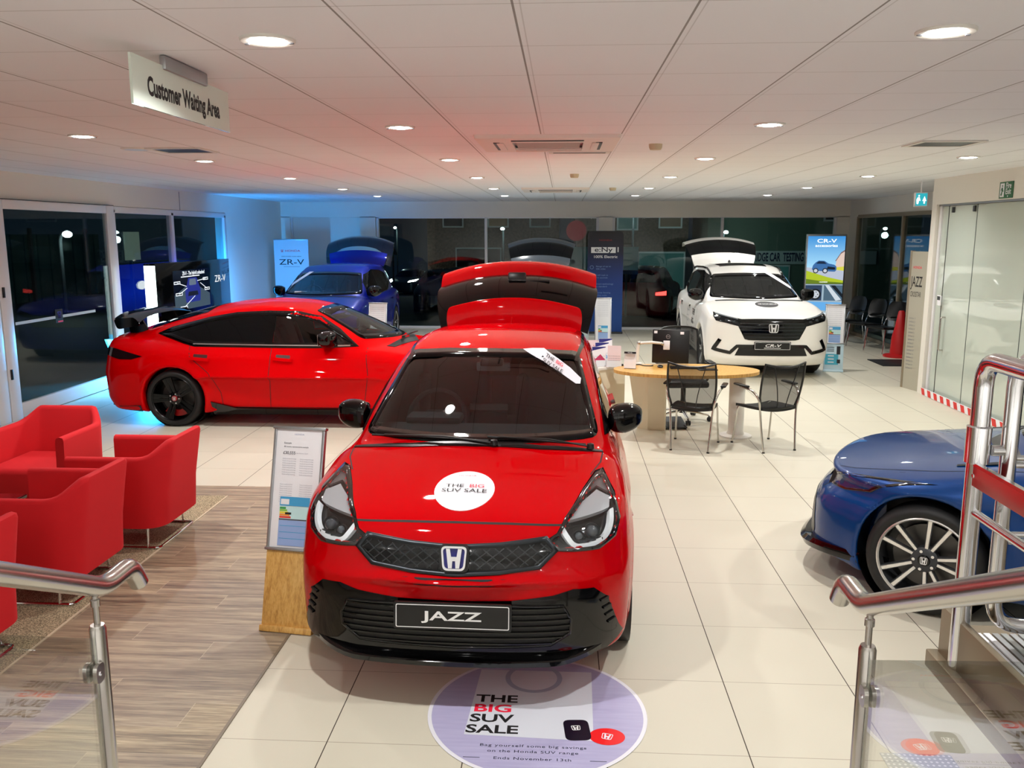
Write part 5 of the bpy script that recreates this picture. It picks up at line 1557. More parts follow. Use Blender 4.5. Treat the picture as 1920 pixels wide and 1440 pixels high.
# ------------------------------------------------------------------ wheelchair platform with chrome guards
def platform():
    M_brown = mat('brown_steel_panel', rgb(132, 118, 96), .38, .55)
    t = thing('wheelchair_platform', 'wheelchair platform lift with chrome guards, red barrier board and brown side', 'platform lift', (1.5, 3.2, 0))
    b = MB(); b.box((.75, -.62, .64), (1.5, 1.30, .04), M_brown); b.box((.0, -.62, .62), (.03, 1.30, .24), M_brown, .004); b.build('deck', t)
    b = MB(); b.box((-.028, -.62, .515), (.05, 1.34, .07), M_brown, .006); b.build('bottom_rim', t)
    b = MB()
    for k in range(14): b.box((.09 + .032 * k, -.65, .664), (.022, 1.2, .006), M_paper if k in (0, 1) else (mat('grey_ribs', rgb(150, 154, 152), .4) if k % 2 else M_alu))
    b.build('ribbed_mat', t)
    b = MB(); P = []
    for k in range(13): P.append((.20 + (.05 if k % 2 else 0), .50 - .035 * k))
    cloth = mat('grey_bellows_cloth', rgb(122, 126, 132), .6); vs = []
    for (o, z) in P: vs += [(o, -1.3 + o, z), (1.45 - o, -1.3 + o, z), (1.45 - o, -.02 - o, z), (o, -.02 - o, z)]
    b.add(vs, [(4 * i + j, 4 * i + (j + 1) % 4, 4 * i + 4 + (j + 1) % 4, 4 * i + 4 + j) for i in range(12) for j in range(4)], cloth); b.build('bellows', t)
    b = MB(); b.box((.86, -.66, .025), (1.24, 1.20, .05), M_darkgrey, .005); b.build('base_frame', t)
    r = .033
    b = MB(); b.tube(fillet([(.0, -.10, .55), (.0, -.10, 1.725), (.0, -1.3, 1.725)], .10, 7), r, M_chrome, 18)
    b.lathe([(r, 0), (r + .009, .004), (r + .009, .135), (r, .14)], M_chrome, 20, Matrix.Translation((0, -.10, 1.345))); g = b.build('guard_rail', t)
    b = MB(); b.tube([(0, -.10, 1.165), (0, -1.3, 1.165)], .016, M_chrome, 12); b.build('cross_bar', g)
    b = MB(); b.box((-.012, -.70, 1.305), (.018, 1.2, .075), mat('barrier_red', rgb(168, 12, 18), .35), .003); b.box((-.012, -.70, 1.347), (.02, 1.2, .012), M_chrome); b.lathe([(0, .004), (.008, .003), (.009, 0)], M_chrome, 10, Matrix.Translation((-.021, -.13, 1.305)) @ Matrix.Rotation(-PI / 2, 4, 'Y')); b.build('barrier_board', g)
    b = MB(); x0 = .095; y = -.13
    b.tube(fillet([(1.4, y, .735), (x0, y, .735), (x0, y, 1.745), (1.4, y, 1.745)], .11, 7), .028, M_chrome, 16); g2 = b.build('gate_frame', t)
    for z in (1.36, 1.075):
        b = MB()
        for o in (-.013, .013): b.tube([(x0, y, z + o), (1.4, y, z + o)], .011, M_chrome, 10)
        b.build('gate_bar', g2)
    b = MB(); b.tube([(x0 - .06, y, 1.40), (x0 - .02, y, 1.40)], .02, M_chrome, 10); b.build('hinge', g2)
    return t
platform()
pm = thing('perforated_plate', 'perforated pale metal plate lying on the tiles beside the stair rail glass', 'metal plate', (1.50, 3.12, .004), math.radians(0))
m = mat('perforated_metal', rgb(186, 192, 196), .4, .3); k = NT(m); v, x, y, z = k.xyz()
vo = k.add('ShaderNodeTexVoronoi'); vo.inputs['Scale'].default_value = 44; vo.inputs['Randomness'].default_value = 0.0; k.link(v, vo.inputs['Vector'])
k.link(k.mix(k.math('LESS_THAN', vo.outputs['Distance'], .30), rgb(150, 158, 166), rgb(228, 230, 232)), k.bsdf.inputs['Base Color'])
MB().box((0, 0, .002), (.29, .52, .004), m).build('sheet', pm)

# ------------------------------------------------------------------ round sale sticker on the floor
def floor_sticker():
    t = thing('floor_sticker', 'round lavender sale sticker on the tiles in front of the red hatchback', 'floor sticker', (-.095, 3.62, .002))
    m = mat('lavender_print', rgb(178, 172, 206), .3); k = NT(m); v, x, y, z = k.xyz()
    k.link(k.mix(k.noise(v, 4, 4, (1, 12, 1)), rgb(160, 156, 196), rgb(192, 188, 218)), k.bsdf.inputs['Base Color'])
    r = .50
    b = MB(); b.lathe([(0, .0012), (r, .0012), (r, 0)], M_sticker, 96); b.build('white_rim', t)
    b = MB(); b.lathe([(0, .0016), (r - .018, .0016)], m, 96); b.build('print', t)
    L = lambda x, y: (x + .095, y - 3.62)
    b = MB(); b.prism([L(-.41, 3.42), L(.155, 3.40), L(.165, 3.99), L(-.385, 3.99)], .0004, mat('card_print', rgb(214, 218, 228), .35), Matrix.Translation((0, 0, .0017))); b.build('card', t)
    b = MB(); b.lathe([(.115, .0024), (.14, .0024)], mat('ring_print', rgb(168, 178, 200), .4), 40, Matrix.Translation(L(-.12, 3.92) + (0,))); b.build('ring', t)
    b = MB()
    for s, mm, x, y, wd in (('THE', M_ink, -.385, 3.715, 1.22), ('BIG', M_red_ink, -.390, 3.632, 1.32), ('SUV', M_ink, -.398, 3.549, 1.26), ('SALE', M_ink, -.408, 3.462, 1.26)):
        b.text(s, .088, mm, Matrix.Translation(L(x, y) + (.0024,)), wd, 'LEFT', .026, .0)
    b.build('headline', t)
    b = MB(); gi = mat('slate_ink', rgb(58, 60, 84), .6)
    for s, y in (('Bag yourself some big savings', 3.345), ('on the Honda SUV range', 3.305), ('Ends November 13th', 3.255)):
        b.text(s, .026, gi, Matrix.Translation(L(-.105, y) + (.0024,)), 1.30, 'CENTER', .004, .0, 0, 1.12)
    b.text('HONDA', .024, M_red_ink, Matrix.Translation(L(-.10, 4.055) + (.0024,)), 1.6, 'CENTER', .01, .0)
    b.build('small_print', t)
    for x in (-.36, .17): MB().box(L(x, 3.255) + (.0024,), (.07, .003, .0004), gi).build('print_dash', t)
    b = MB(); M = Matrix.Translation(L(.082, 3.485) + (.0022,)) @ Matrix.Rotation(math.radians(8), 4, 'Z')
    b.prism(rounded([(-.058, -.082), (.055, -.088), (.062, .07), (-.05, .078)], .032), .0006, mat('fob_print', rgb(14, 17, 34), .3), M); emblem(b, .042, .036, M_white_ink, M @ Matrix.Translation((0, .01, .0008)), .0004); b.build('key_fob', t)
    b = MB(); M = Matrix.Translation(L(.215, 3.437) + (.0020,)); b.disc(.078, mat('disc_print', rgb(232, 22, 26), .35), 40, M @ Matrix.Diagonal((1, .82, 1, 1)), .0006)
    emblem(b, .05, .044, M_sticker, M @ Matrix.Translation((0, 0, .0008)) @ Matrix.Rotation(-.25, 4, 'Z'), .0004); b.build('key_disc', t)
floor_sticker()

# ------------------------------------------------------------------ price stands
def text_block(b, rows, M, m):
    """fine print as lines of real words"""
    for s, size, x, y, mm, wd in rows:
        b.text(s, size, mm or m, M @ Matrix.Translation((x, y, 0)), wd, 'LEFT', .004, .0)

def price_stand(name, label, loc, rotz, w, h, low, lower_m, lean=.27, group=None, price=None, near=False):
    t = thing(name, label, 'display stand', loc, rotz, group)
    zl = low; T = Matrix.Rotation(PI / 2 - math.atan2(lean, h), 4, 'X')         # local x across, y up the board, z out
    Hs = math.hypot(lean, h); yl = low * Hs / h
    b = MB(); b.box((0, yl / 2 + .01, -.014), (w, yl, .028), lower_m, .003); b.v = [tuple(T @ Vector(p)) for p in b.v]
    lb_ = b.build('lower_board', t)
    b = MB(); b.box((0, .017, -.010), (w + .012, .034, .05), lower_m, .004); b.v = [tuple(T @ Vector(p)) for p in b.v]; b.build('foot_bar', lb_)
    b = MB(); b.box((0, (yl + Hs) / 2, -.012), (w * .96, Hs - yl, .02), M_paper); b.v = [tuple(T @ Vector(p)) for p in b.v]; bd = b.build('poster_board', t)
    b = MB()
    for q in (-1, 1): b.box((q * w * .485, (yl + Hs) / 2, -.010), (w * .035 + .006, Hs - yl, .032), M_alu, .003)
    for yy in (yl + .006, Hs): b.box((0, yy, -.008), (w + .02, .016, .04), M_alu, .003)
    b.v = [tuple(T @ Vector(p)) for p in b.v]; b.build('snap_frame', t)
    b = MB(); b.add([(-w / 2 + .02, .02, .0), (w / 2 - .02, .02, .0), (w / 2 - .02, .30, .0), (-w / 2 + .02, .30, .0)], [(0, 1, 2, 3)], M_alu)
    for q in (-1, 1):
        b.prism([(0.0, .0), (.17, .0), (lean * .5, h * .5)], .015, lower_m, Matrix(((0, 0, 1, q * (w / 2 - .03) - .0075), (1, 0, 0, .03), (0, 1, 0, 0), (0, 0, 0, 1))))
    b.build('rear_prop', t)
    F = T @ Matrix.Translation((0, 0, .0005))
    up = yl + (Hs - yl) * .42
    b = MB(); gi = mat('print_grey', rgb(176, 178, 188), .6); dk = mat('print_dark', rgb(70, 72, 86), .6)
    if near:
        text_block(b, [('HONDA', .012, -.03, Hs - .035, mat('print_pale', rgb(170, 180, 205), .6), 1.3), ('Example', .013, -w * .30, Hs - .085, dk, 1.0), ('48 months representative example', .011, -w * .30, Hs - .105, dk, .95),
                       ('%s' % price, .023, -w * .31, Hs - .140, dk, 1.0), ('Jazz Advance Sport', .009, -w * .04, Hs - .140, gi, 1.0)], F, gi)
        for k in range(8):
            for xx in (-w * .31, w * .04): text_block(b, [('Honda sensing technology', .0085, xx, Hs - .172 - .0125 * k, gi, .9)], F, gi)
        for k in range(9):
            for xx in (-w * .33, w * .07): text_block(b, [('Finance monthly payment', .0085, xx, Hs - .315 - .012 * k, gi, .85)], F, gi)
        b.box((w * .26, Hs - .305, .0003), (.035, .008, .0003), M_red_ink)
    else:
        for k in range(9): text_block(b, [('Honda price and finance example', .016, -w * .36, Hs - .07 - .033 * k, gi, .95)], F, gi)
    b.v = [tuple(p) for p in b.v]; b.build('price_sheet_print', bd)
    b = MB(); cyan = mat('print_cyan', rgb(66, 160, 212), .5); lilac = mat('print_lilac', rgb(150, 176, 226), .5); mint = mat('print_mint', rgb(196, 232, 234), .5)
    ww = w * .60; y0 = up
    b.box((0, y0 - .015, .0006), (ww, .05, .0006), cyan); b.box((-ww * .33, y0 - .018, .0009), (ww * .28, .03, .0006), M_paper); b.box((0, y0 - .077, .0006), (ww, .07, .0006), mint)
    for k, c in enumerate((rgb(60, 160, 80), rgb(140, 196, 70), rgb(240, 214, 60), rgb(240, 150, 50), rgb(222, 60, 46))):
        b.box((-ww * .5 + .02 + .004 * k, y0 - .053 - .0125 * k, .001), (.036 + .008 * k, .011, .0006), mat('energy_band_%d' % k, c, .5))
    b.box((-ww * .20, y0 - .082, .0012), (.036, .012, .0006), M_ink); b.box((0, y0 - .115, .0006), (ww, .006, .0006), dk); b.box((0, y0 - .19, .0006), (ww, .14, .0006), lilac)
    for k in range(3): b.box((0, y0 - .15 - .035 * k, .001), (ww * .92, .003, .0004), cyan)
    b.v = [tuple(T @ Vector(p)) for p in b.v]; b.build('energy_label', bd)
    return t
price_stand('price_stand', 'price board on an oak base beside the red hatchback headlight', (-1.497, 4.33, .003), math.radians(-8), .295, 1.085, .43, M_oak, .29, 'price stands', '£30,555', True)
M_teal_pr = mat('phone_advert_print', rgb(64, 170, 196), .45)
price_stand('price_stand', 'slim white price board beside the tall blue banner', (.765, 15.85, 0), 0, .30, .98, .10, M_paper, .24, 'price stands')
price_stand('price_stand', 'white price board half hidden behind the red sporty hatchback', (-2.96, 13.45, 0), 0, .29, 1.06, .10, M_paper, .26, 'price stands')
st = price_stand('price_stand', 'white price board with a teal phone advert beside the white SUV', (4.30, 13.72, 0), math.radians(-12), .29, 1.05, .44, mat('advert_sheet', rgb(196, 222, 234), .45), .22, 'price stands')
b = MB(); T = Matrix.Rotation(PI / 2 - math.atan2(.22, 1.05), 4, 'X')
b.box((-.03, .20, .001), (.20, .17, .0008), M_teal_pr); b.box((.07, .345, .0015), (.055, .13, .0012), M_ink, .0); b.box((.075, .17, .0015), (.05, .06, .0012), M_ink)
for k in range(3): b.box((-.04, .255 - .05 * k, .002), (.09, .016, .0006), M_paper); b.box((-.05, .39 - .028 * k, .0015), (.11, .010, .0006), mat('print_dark', rgb(70, 72, 86), .6))
b.v = [tuple(T @ Vector(p)) for p in b.v]; b.build('phone_advert', st)

# ------------------------------------------------------------------ sales desk and what is on it
desk = thing('sales_desk', 'oval oak-topped sales desk with a white panel and round column foot', 'desk', (1.33, 9.15, 0))
b = MB(); el = [(.77 * math.cos(a), .415 * math.sin(a)) for a in np.linspace(0, 2 * PI, 73)[:-1]]
b.prism(el, .034, M_oak, Matrix.Translation((0, 0, .70))); b.build('desk_top', desk)
b = MB(); b.lathe([(0, .70), (.085, .70), (.082, .06), (.095, .03), (.17, .016), (.172, .0), (0, 0)], M_white, 36, Matrix.Translation((.56, .05, 0))); b.build('column', desk)
M_cream = mat('cream_laminate', rgb(226, 216, 190), .4)
b = MB(); b.add([(-.62, -.10, .70), (-.27, .05, .70), (-.20, .36, .0), (-.52, .22, 0)], [(0, 1, 2, 3)], M_cream)
b = MB(); q = [(-.60, -.05), (-.40, -.14), (-.22, -.16), (-.20, -.13), (-.38, -.10), (-.57, -.02)]
lo = [(p[0] + .13 * (1 if i in (0, 5) else .3), p[1] + .42, 0) for i, p in enumerate(q)]; hi = [(p[0], p[1] + .12, .70) for p in q]
n = len(q); b.add(lo + hi, [(i, (i + 1) % n, (i + 1) % n + n, i + n) for i in range(n)] + [tuple(range(n, 2 * n)), tuple(reversed(range(n)))], M_cream, False); b.build('side_panel', desk)

cab = thing('side_cabinet', 'low white cabinet holding leaflets beside the oak desk', 'cabinet', (.36, 9.62, 0), math.radians(38))
b = MB(); b.box((0, 0, .345), (.46, .56, .69), M_cream, .004); b.build('carcass', cab)
b = MB(); b.box((0, 0, .705), (.50, .60, .03), M_white, .004); b.build('cabinet_top', cab)

def leaflet(label, x, y, rz, w, h, m, m2=None, txt=None, z=.722, lean=.16):
    t = thing('leaflet', label, 'leaflet', (x, y, z), rz, 'leaflets on the white cabinet')
    T = Matrix.Rotation(PI / 2 - lean, 4, 'X')
    b = MB(); b.box((0, h / 2, 0), (w, h, .004), m); b.v = [tuple(T @ Vector(p)) for p in b.v]; sh_ = b.build('sheet', t)
    b = MB()
    if m2: b.add([(-w / 2, h * .25, .003), (w * .1, h * .62, .003), (w / 2, h * .30, .003), (w / 2, .01, .003), (-w / 2, .01, .003)], [(4, 3, 2, 1, 0)], m2); b.add([(-w / 2, h * .80, .003), (w / 2, h * .95, .003), (w / 2, h * .99, .003), (-w / 2, h * .99, .003)], [(0, 1, 2, 3)], mat('leaflet_navy', rgb(26, 30, 120), .5))
    if txt:
        b.text(txt, .045, mat('leaflet_red', rgb(196, 60, 90), .5), Matrix.Translation((0, h * .72, .003)), 1.2, 'CENTER', .008, 0)
    for k in range(5): b.text('Approved offer details inside', .011, M_grey_ink, Matrix.Translation((0, h * .52 - .024 * k, .0034)), 1, 'CENTER', 0, 0)
    b.v = [tuple(T @ Vector(p)) for p in b.v]; b.build('print', sh_)
    b = MB(); b.box((0, .035, .006), (w + .02, .07, .004), mat('clear_acrylic', rgb(220, 226, 230), .1)); b.box((0, .03, -.04), (w + .02, .004, .08), MATS['clear_acrylic']); b.v = [tuple(T @ Vector(p)) for p in b.v[:8]] + b.v[8:]
    b.v = b.v[:8]; b.f = b.f[:6]; b.mi = b.mi[:6]; b.sm = b.sm[:6]; b.build('holder_lip', t)
pk = mat('leaflet_pink', rgb(226, 206, 208), .5)
leaflet('pink ZR-V leaflet at the back of the white cabinet', .335, 9.62, math.radians(8), .17, .26, pk, None, 'ZR-V')
leaflet('white leaflet with a magenta picture at the front of the white cabinet', .415, 9.37, math.radians(8), .15, .22, M_paper, mat('leaflet_magenta', rgb(196, 30, 90), .5))
leaflet('white and navy leaflet behind the magenta one on the cabinet', .455, 9.50, math.radians(8), .15, .25, M_paper, mat('leaflet_sky', rgb(150, 190, 226), .5))
leaflet('white and navy leaflet rearmost of the three stepped leaflets', .50, 9.62, math.radians(8), .15, .28, M_paper, MATS['leaflet_sky'])
leaflet('plain pink price leaflet nearest the desk end of the cabinet', .575, 9.34, math.radians(-6), .145, .235, pk)

mon = thing('monitor', 'black computer monitor seen from behind on a white arm', 'monitor', (1.20, 9.47, .734), math.radians(-8))
b = MB(); b.box((.0, .0, .205), (.40, .035, .37), M_black, .008, (math.radians(-6), 0, math.radians(0))); sc_ = b.build('screen_back', mon)
b = MB(); b.box((-.045, -.024, .22), (.07, .012, .10), M_paper, .004); b.build('mount_plate', sc_)
b = MB(); b.lathe([(.018, 0), (.024, 0), (.024, .002), (.018, .002)], M_alu, 20, frame_m((-.03, -.030, .315), (1, 0, 0), (0, 0, 1))); b.box((-.03, -.031, .315), (.03, .001, .006), M_alu); b.build('logo_ring', sc_)
for x, z, w in ((-.165, .365, .035), (.12, .358, .04), (.15, .045, .03)):
    b = MB(); b.box((x, -.026 + (z - .2) * -.10 + (0 if z > .1 else -.004), z), (w, .004, .028), M_paper); b.build('label_tag', sc_)
b = MB(); A = M_white
b.lathe([(0, .0), (.05, .0), (.05, .014), (.022, .02), (.020, .16), (0, .16)], A, 20, Matrix.Translation((-.36, -.02, 0)))
b.tube([(-.36, -.02, .15), (-.345, -.02, .235)], .018, A, 12); b.tube([(-.345, -.02, .235), (-.20, -.03, .248), (-.09, -.035, .24)], [.017, .016, .014], A, 12)
b.ball((-.345, -.02, .238), (.024, .024, .024), M_steel, 14, 8); b.ball((-.09, -.035, .235), (.02, .018, .02), M_steel, 14, 8); b.build('monitor_arm', mon)
tag(MB().box((1.35, 9.22, .743), (.36, .12, .016), M_black, .004).build('keyboard'), 'black keyboard lying on the oak desk below the monitor', 'keyboard')
ms = MB(); ms.ball((1.07, 9.27, .745), (.032, .05, .018), M_black, 14, 8); tag(ms.build('computer_mouse'), 'black computer mouse beside the keyboard on the oak desk', 'mouse')
b = MB(); b.tube(smooth_path([(1.00, 9.36, .742), (.96, 9.33, .742), (.90, 9.36, .740), (.86, 9.42, .742), (.80, 9.40, .741)], 6), .006, M_black, 6); tag(b.build('monitor_cable'), 'black cable trailing across the oak desk under the monitor', 'cable')
cs = thing('card_stand', 'small white table card with black top and bottom bands on the desk', 'table card', (.735, 9.16, .734), math.radians(-12))
b = MB(); b.box((0, 0, .095), (.125, .012, .18), M_paper, .0, (math.radians(-8), 0, 0)); c0 = b.build('card', cs)
b = MB(); b.box((0, -.0125, .175), (.125, .012, .022), M_ink, 0, (math.radians(-8), 0, 0)); b.box((0, .004, .012), (.125, .014, .024), M_ink, 0, (math.radians(-8), 0, 0)); b.text('Honda', .016, M_white_ink, frame_m((0, -.020, .176), (1, 0, 0), (0, .1, 1)), 1.1, 'CENTER', .01, 0); b.build('bands', c0)
tag(MB().box((.65, 9.36, .745), (.06, .03, .022), M_black, .004).build('stapler'), 'small black stapler at the cabinet end of the oak desk', 'stapler')
tag(MB().box((1.55, 9.12, .739), (.20, .10, .010), M_black, .002, (0, 0, .2)).build('notebook'), 'black notebook lying near the middle of the oak desk', 'notebook')
fp = thing('foot_rest', 'black foot rest on the tiles under the oak desk', 'foot rest', (1.27, 9.62, 0), .1)
MB().box((0, 0, .05), (.26, .32, .02), M_darkgrey, .004, (math.radians(10), 0, 0)).build('tread', fp)
for q in (-1, 1): MB().box((q * .11, .0, .022), (.02, .30, .045), M_black, .003).build('side_bar', fp)

# ---- chairs at the desk
def netmat(name, opac=.62, col=(26, 26, 24)):
    if name in MATS: return MATS[name]
    m = mat(name, rgb(*col), .8); k = NT(m); out = k.n['Material Output']
    tr = k.add('ShaderNodeBsdfTransparent'); mx = k.add('ShaderNodeMixShader'); mx.inputs[0].default_value = opac
    k.link(tr.outputs[0], mx.inputs[1]); k.link(k.bsdf.outputs[0], mx.inputs[2]); k.link(mx.outputs[0], out.inputs['Surface'])
    return m
M_net = netmat('black_chair_net', .70)
M_polish = mat('polished_aluminium', rgb(206, 204, 198), .16, 1.0)

def visitor_chair(label, loc, rz):
    t = thing('mesh_armchair', label, 'chair', loc, rz, 'visitor chairs at the oak desk')
    # faces +y; back is nearer -y
    b = MB(); nx, nz = 14, 12; vs = []
    def bp(u, v):
        w = (.215 + .025 * math.sin(PI * min(1, v * .8))) * (1 - .16 * max(0, (.25 - v)) * 2)
        z = .45 + .42 * v + .035 * u * u * v
        y = -.19 - .09 * v + .055 * (1 - u * u) * -1 * (1 - .3 * v)
        return Vector((w * u, y, z))
    for i in range(nz + 1):
        for j in range(nx + 1): vs.append(bp(2 * j / nx - 1, i / nz))
    fs = [(i * (nx + 1) + j, i * (nx + 1) + j + 1, (i + 1) * (nx + 1) + j + 1, (i + 1) * (nx + 1) + j) for i in range(nz) for j in range(nx)]
    b.add(vs, fs, M_net, True); bk = b.build('backrest', t)
    b = MB(); rim = [bp(-1, v) for v in np.linspace(0, 1, 9)] + [bp(u, 1) for u in np.linspace(-1, 1, 11)[1:-1]] + [bp(1, v) for v in np.linspace(1, 0, 9)] + [bp(u, 0) for u in np.linspace(1, -1, 9)[1:-1]]
    b.tube(rim, .011, M_black, 8, True); b.build('back_frame', bk)
    for s in (-1, 1):
        b = MB(); b.tube([bp(s * (.62 - .38 * math.sin(PI * .5 * (1 - v))), v) - Vector((0, .004, 0)) for v in np.linspace(0, 1, 11)], .005, M_black, 6); b.build('back_seam', bk)
    b = MB(); vs = []
    for i in range(11):
        for j in range(11):
            u, v = 2 * j / 10 - 1, i / 10; w = .225 - .02 * v * v
            vs.append((w * u * (1 - .12 * (1 - v) ** 2), -.22 + .46 * v, .435 + .02 * u * u - .03 * (v ** 3) - .01 * math.sin(PI * v)))
    fs = [(i * 11 + j, i * 11 + j + 1, (i + 1) * 11 + j + 1, (i + 1) * 11 + j) for i in range(10) for j in range(10)]
    low = [(p[0], p[1], p[2] - .028) for p in vs]; n = len(vs); ed = [j for j in range(11)] + [i * 11 + 10 for i in range(1, 11)] + [110 + j for j in range(9, -1, -1)] + [i * 11 for i in range(9, 0, -1)]
    b.add(vs + low, fs + [tuple(n + q for q in reversed(f)) for f in fs] + [(ed[i], ed[i] + n, ed[(i + 1) % len(ed)] + n, ed[(i + 1) % len(ed)]) for i in range(len(ed))], M_rubber, True); b.build('seat', t)
    for s in (-1, 1):
        b = MB(); b.tube(smooth_path([(s * .185, -.25, .006), (s * .20, -.215, .25), (s * .212, -.20, .42), (s * .235, -.20, .54), (s * .262, -.13, .615), (s * .282, -.02, .635), (s * .285, .05, .638)], 5), [.011] * 12 + [.0125] * 19, M_polish, 10); lg = b.build('rear_leg', t)
        b = MB(); b.box((s * .287, .03, .652), (.055, .22, .022), M_black, .010); b.build('arm_pad', lg)
        b = MB(); b.tube(smooth_path([(s * .225, .25, .006), (s * .215, .215, .22), (s * .20, .19, .405), (s * .12, .16, .412)], 5), .010, M_polish, 10); b.build('front_leg', t)
    for s in (-1, 1):
        for x, y in ((s * .185, -.25), (s * .225, .25)):
            b = MB(); b.lathe([(0, 0), (.014, 0), (.013, .014), (0, .016)], M_rubber, 12, Matrix.Translation((x, y, 0))); b.build('foot', t)
    return t
visitor_chair('black mesh visitor chair directly in front of the monitor desk', (1.365, 8.72, 0), math.radians(-17))
visitor_chair('black mesh visitor chair angled at the round column end of the desk', (2.10, 8.76, 0), math.radians(22))

def swivel_chair():
    t = thing('swivel_chair', 'black mesh office chair behind the monitor on five castors', 'office chair', (1.43, 10.0, 0), math.radians(185))
    b = MB(); nx, nz = 14, 12; vs = []
    def bp(u, v):
        w = .245 - .03 * (1 - v); return Vector((w * u * (1 - .1 * v ** 6), -.22 - .12 * v - .06 * (1 - u * u), .50 + .56 * v - .03 * u ** 4 * v))
    for i in range(nz + 1):
        for j in range(nx + 1): vs.append(bp(2 * j / nx - 1, i / nz))
    b.add(vs, [(i * 15 + j, i * 15 + j + 1, (i + 1) * 15 + j + 1, (i + 1) * 15 + j) for i in range(nz) for j in range(nx)], netmat('office_chair_net', .86, (20, 21, 23)), True); bk = b.build('backrest', t)
    b = MB(); b.tube([bp(-1, v) for v in np.linspace(0, 1, 9)] + [bp(u, 1) for u in np.linspace(-1, 1, 11)[1:-1]] + [bp(1, v) for v in np.linspace(1, 0, 9)] + [bp(u, 0) for u in np.linspace(1, -1, 9)[1:-1]], .013, M_black, 8, True); b.build('back_frame', bk)
    b = MB(); b.box((0, .03, .46), (.48, .48, .075), M_black, .03, None, 3); b.build('seat', t)
    b = MB(); b.lathe([(0, .43), (.03, .43), (.028, .25), (.045, .12), (.045, .09), (0, .09)], M_black, 20); b.build('gas_column', t)
    for s in (-1, 1):
        b = MB(); b.tube(fillet([(s * .20, -.02, .45), (s * .29, -.02, .46), (s * .30, -.02, .67)], .05), .014, M_black, 8); b.box((s * .30, .02, .685), (.08, .25, .03), M_black, .012); b.build('armrest', t)
    for k in range(5):
        a = 2 * PI * k / 5 + .3; c, s = math.cos(a), math.sin(a)
        b = MB(); b.tube([(0, 0, .115), (.16 * c, .16 * s, .10), (.30 * c, .30 * s, .075)], [.024, .020, .015], M_polish, 10, squash=.7); sp = b.build('base_arm', t)
        b = MB()
        for o in (-.016, .016): b.lathe([(0, -.010), (.026, -.010), (.029, 0), (.026, .010), (0, .010)], M_rubber, 16, Matrix.Translation((.31 * c - s * o, .31 * s + c * o, .029)) @ Matrix.Rotation(a, 4, 'Z') @ Matrix.Rotation(PI / 2, 4, 'X'))
        b.tube([(.31 * c, .31 * s, .03), (.305 * c, .305 * s, .07)], .008, M_black, 8); b.build('castor', sp)
    return t
swivel_chair()

# ---- stacking chairs along the right wall
def stack_chair(label, loc, rz):
    t = thing('stacking_chair', label, 'chair', loc, rz, 'black chairs along the right-hand glazing')
    b = MB(); vs = []
    for lay in (0, 1):
        for i in range(9):
            for j in range(11):
                u, v = 2 * j / 10 - 1, i / 8; w = .235 * math.sqrt(max(.05, 1 - (abs(2 * v - 1) ** 3) * .55))
                vs.append((w * u, -.22 - .08 * v - .05 * (1 - u * u) - lay * .02, .56 + .36 * v))
    f = [(i * 11 + j, i * 11 + j + 1, (i + 1) * 11 + j + 1, (i + 1) * 11 + j) for i in range(8) for j in range(10)]
    ed = [j for j in range(11)] + [i * 11 + 10 for i in range(1, 9)] + [88 + j for j in range(9, -1, -1)] + [i * 11 for i in range(7, 0, -1)]
    b.add(vs, f + [tuple(99 + q for q in reversed(g)) for g in f] + [(ed[i], ed[i] + 99, ed[(i + 1) % len(ed)] + 99, ed[(i + 1) % len(ed)]) for i in range(len(ed))], M_black, True); b.build('backrest', t)
    b = MB(); b.box((0, .0, .45), (.46, .44, .045), M_black, .02, (math.radians(3), 0, 0)); b.build('seat', t)
    for s in (-1, 1):
        b = MB(); b.tube(smooth_path([(s * .24, .22, .0), (s * .225, .17, .43)], 2), .010, M_chrome, 8); b.build('leg', t)
        b = MB(); b.tube(smooth_path([(s * .24, -.27, .0), (s * .225, -.20, .43), (s * .20, -.235, .60)], 4), .010, M_chrome, 8); b.build('leg', t)
        b = MB(); b.tube(fillet([(s * .235, -.22, .66), (s * .27, .10, .66)], .05), .009, M_chrome, 8); b.box((s * .262, .0, .672), (.045, .24, .02), M_black, .008); b.build('armrest', t)
    return t
stack_chair('black chair with chrome legs standing closest to the lit SUV poster', (5.70, 17.55, 0), math.radians(112))
stack_chair('middle black chair of the three with chrome legs by the glazing', (5.84, 16.86, 0), math.radians(112))
stack_chair('black chair with chrome legs standing closest to the red cone', (5.94, 16.17, 0), math.radians(112))

# ------------------------------------------------------------------ banners, signs and displays
bn = thing('banner_stand', 'tall dark-to-blue electric car banner with rounded top between the back windows', 'banner', (.93, 18.9, 0))
m = mat('navy_banner_print', rgb(12, 48, 120), .4); k = NT(m); v, x, y, z = k.xyz()
k.link(k.ramp(k.math('DIVIDE', z, 2.22), [(0.15, rgb(10, 72, 150)), (0.5, rgb(10, 56, 134)), (0.8, rgb(8, 18, 48)), (1.0, rgb(5, 8, 20))]), k.bsdf.inputs['Base Color'])
o = rounded([(-.385, .03), (.385, .03), (.385, 2.22), (-.385, 2.22)], [.01, .01, .11, .11], 6)
b = MB(); b.prism(o, .03, m, frame_m((0, .03, 0), (1, 0, 0), (0, 0, 1))); pb = b.build('print_sheet', bn)
b = MB(); b.box((0, .015, .02), (.80, .22, .04), M_darkgrey, .008); b.build('base_foot', bn)
b = MB(); F = lambda x, z: frame_m((x, -.001, z), (1, 0, 0), (0, 0, 1))
b.text('HONDA', .05, mat('banner_red', rgb(150, 30, 40), .5), F(0, 2.02), 1.5, 'CENTER', .01, .0)
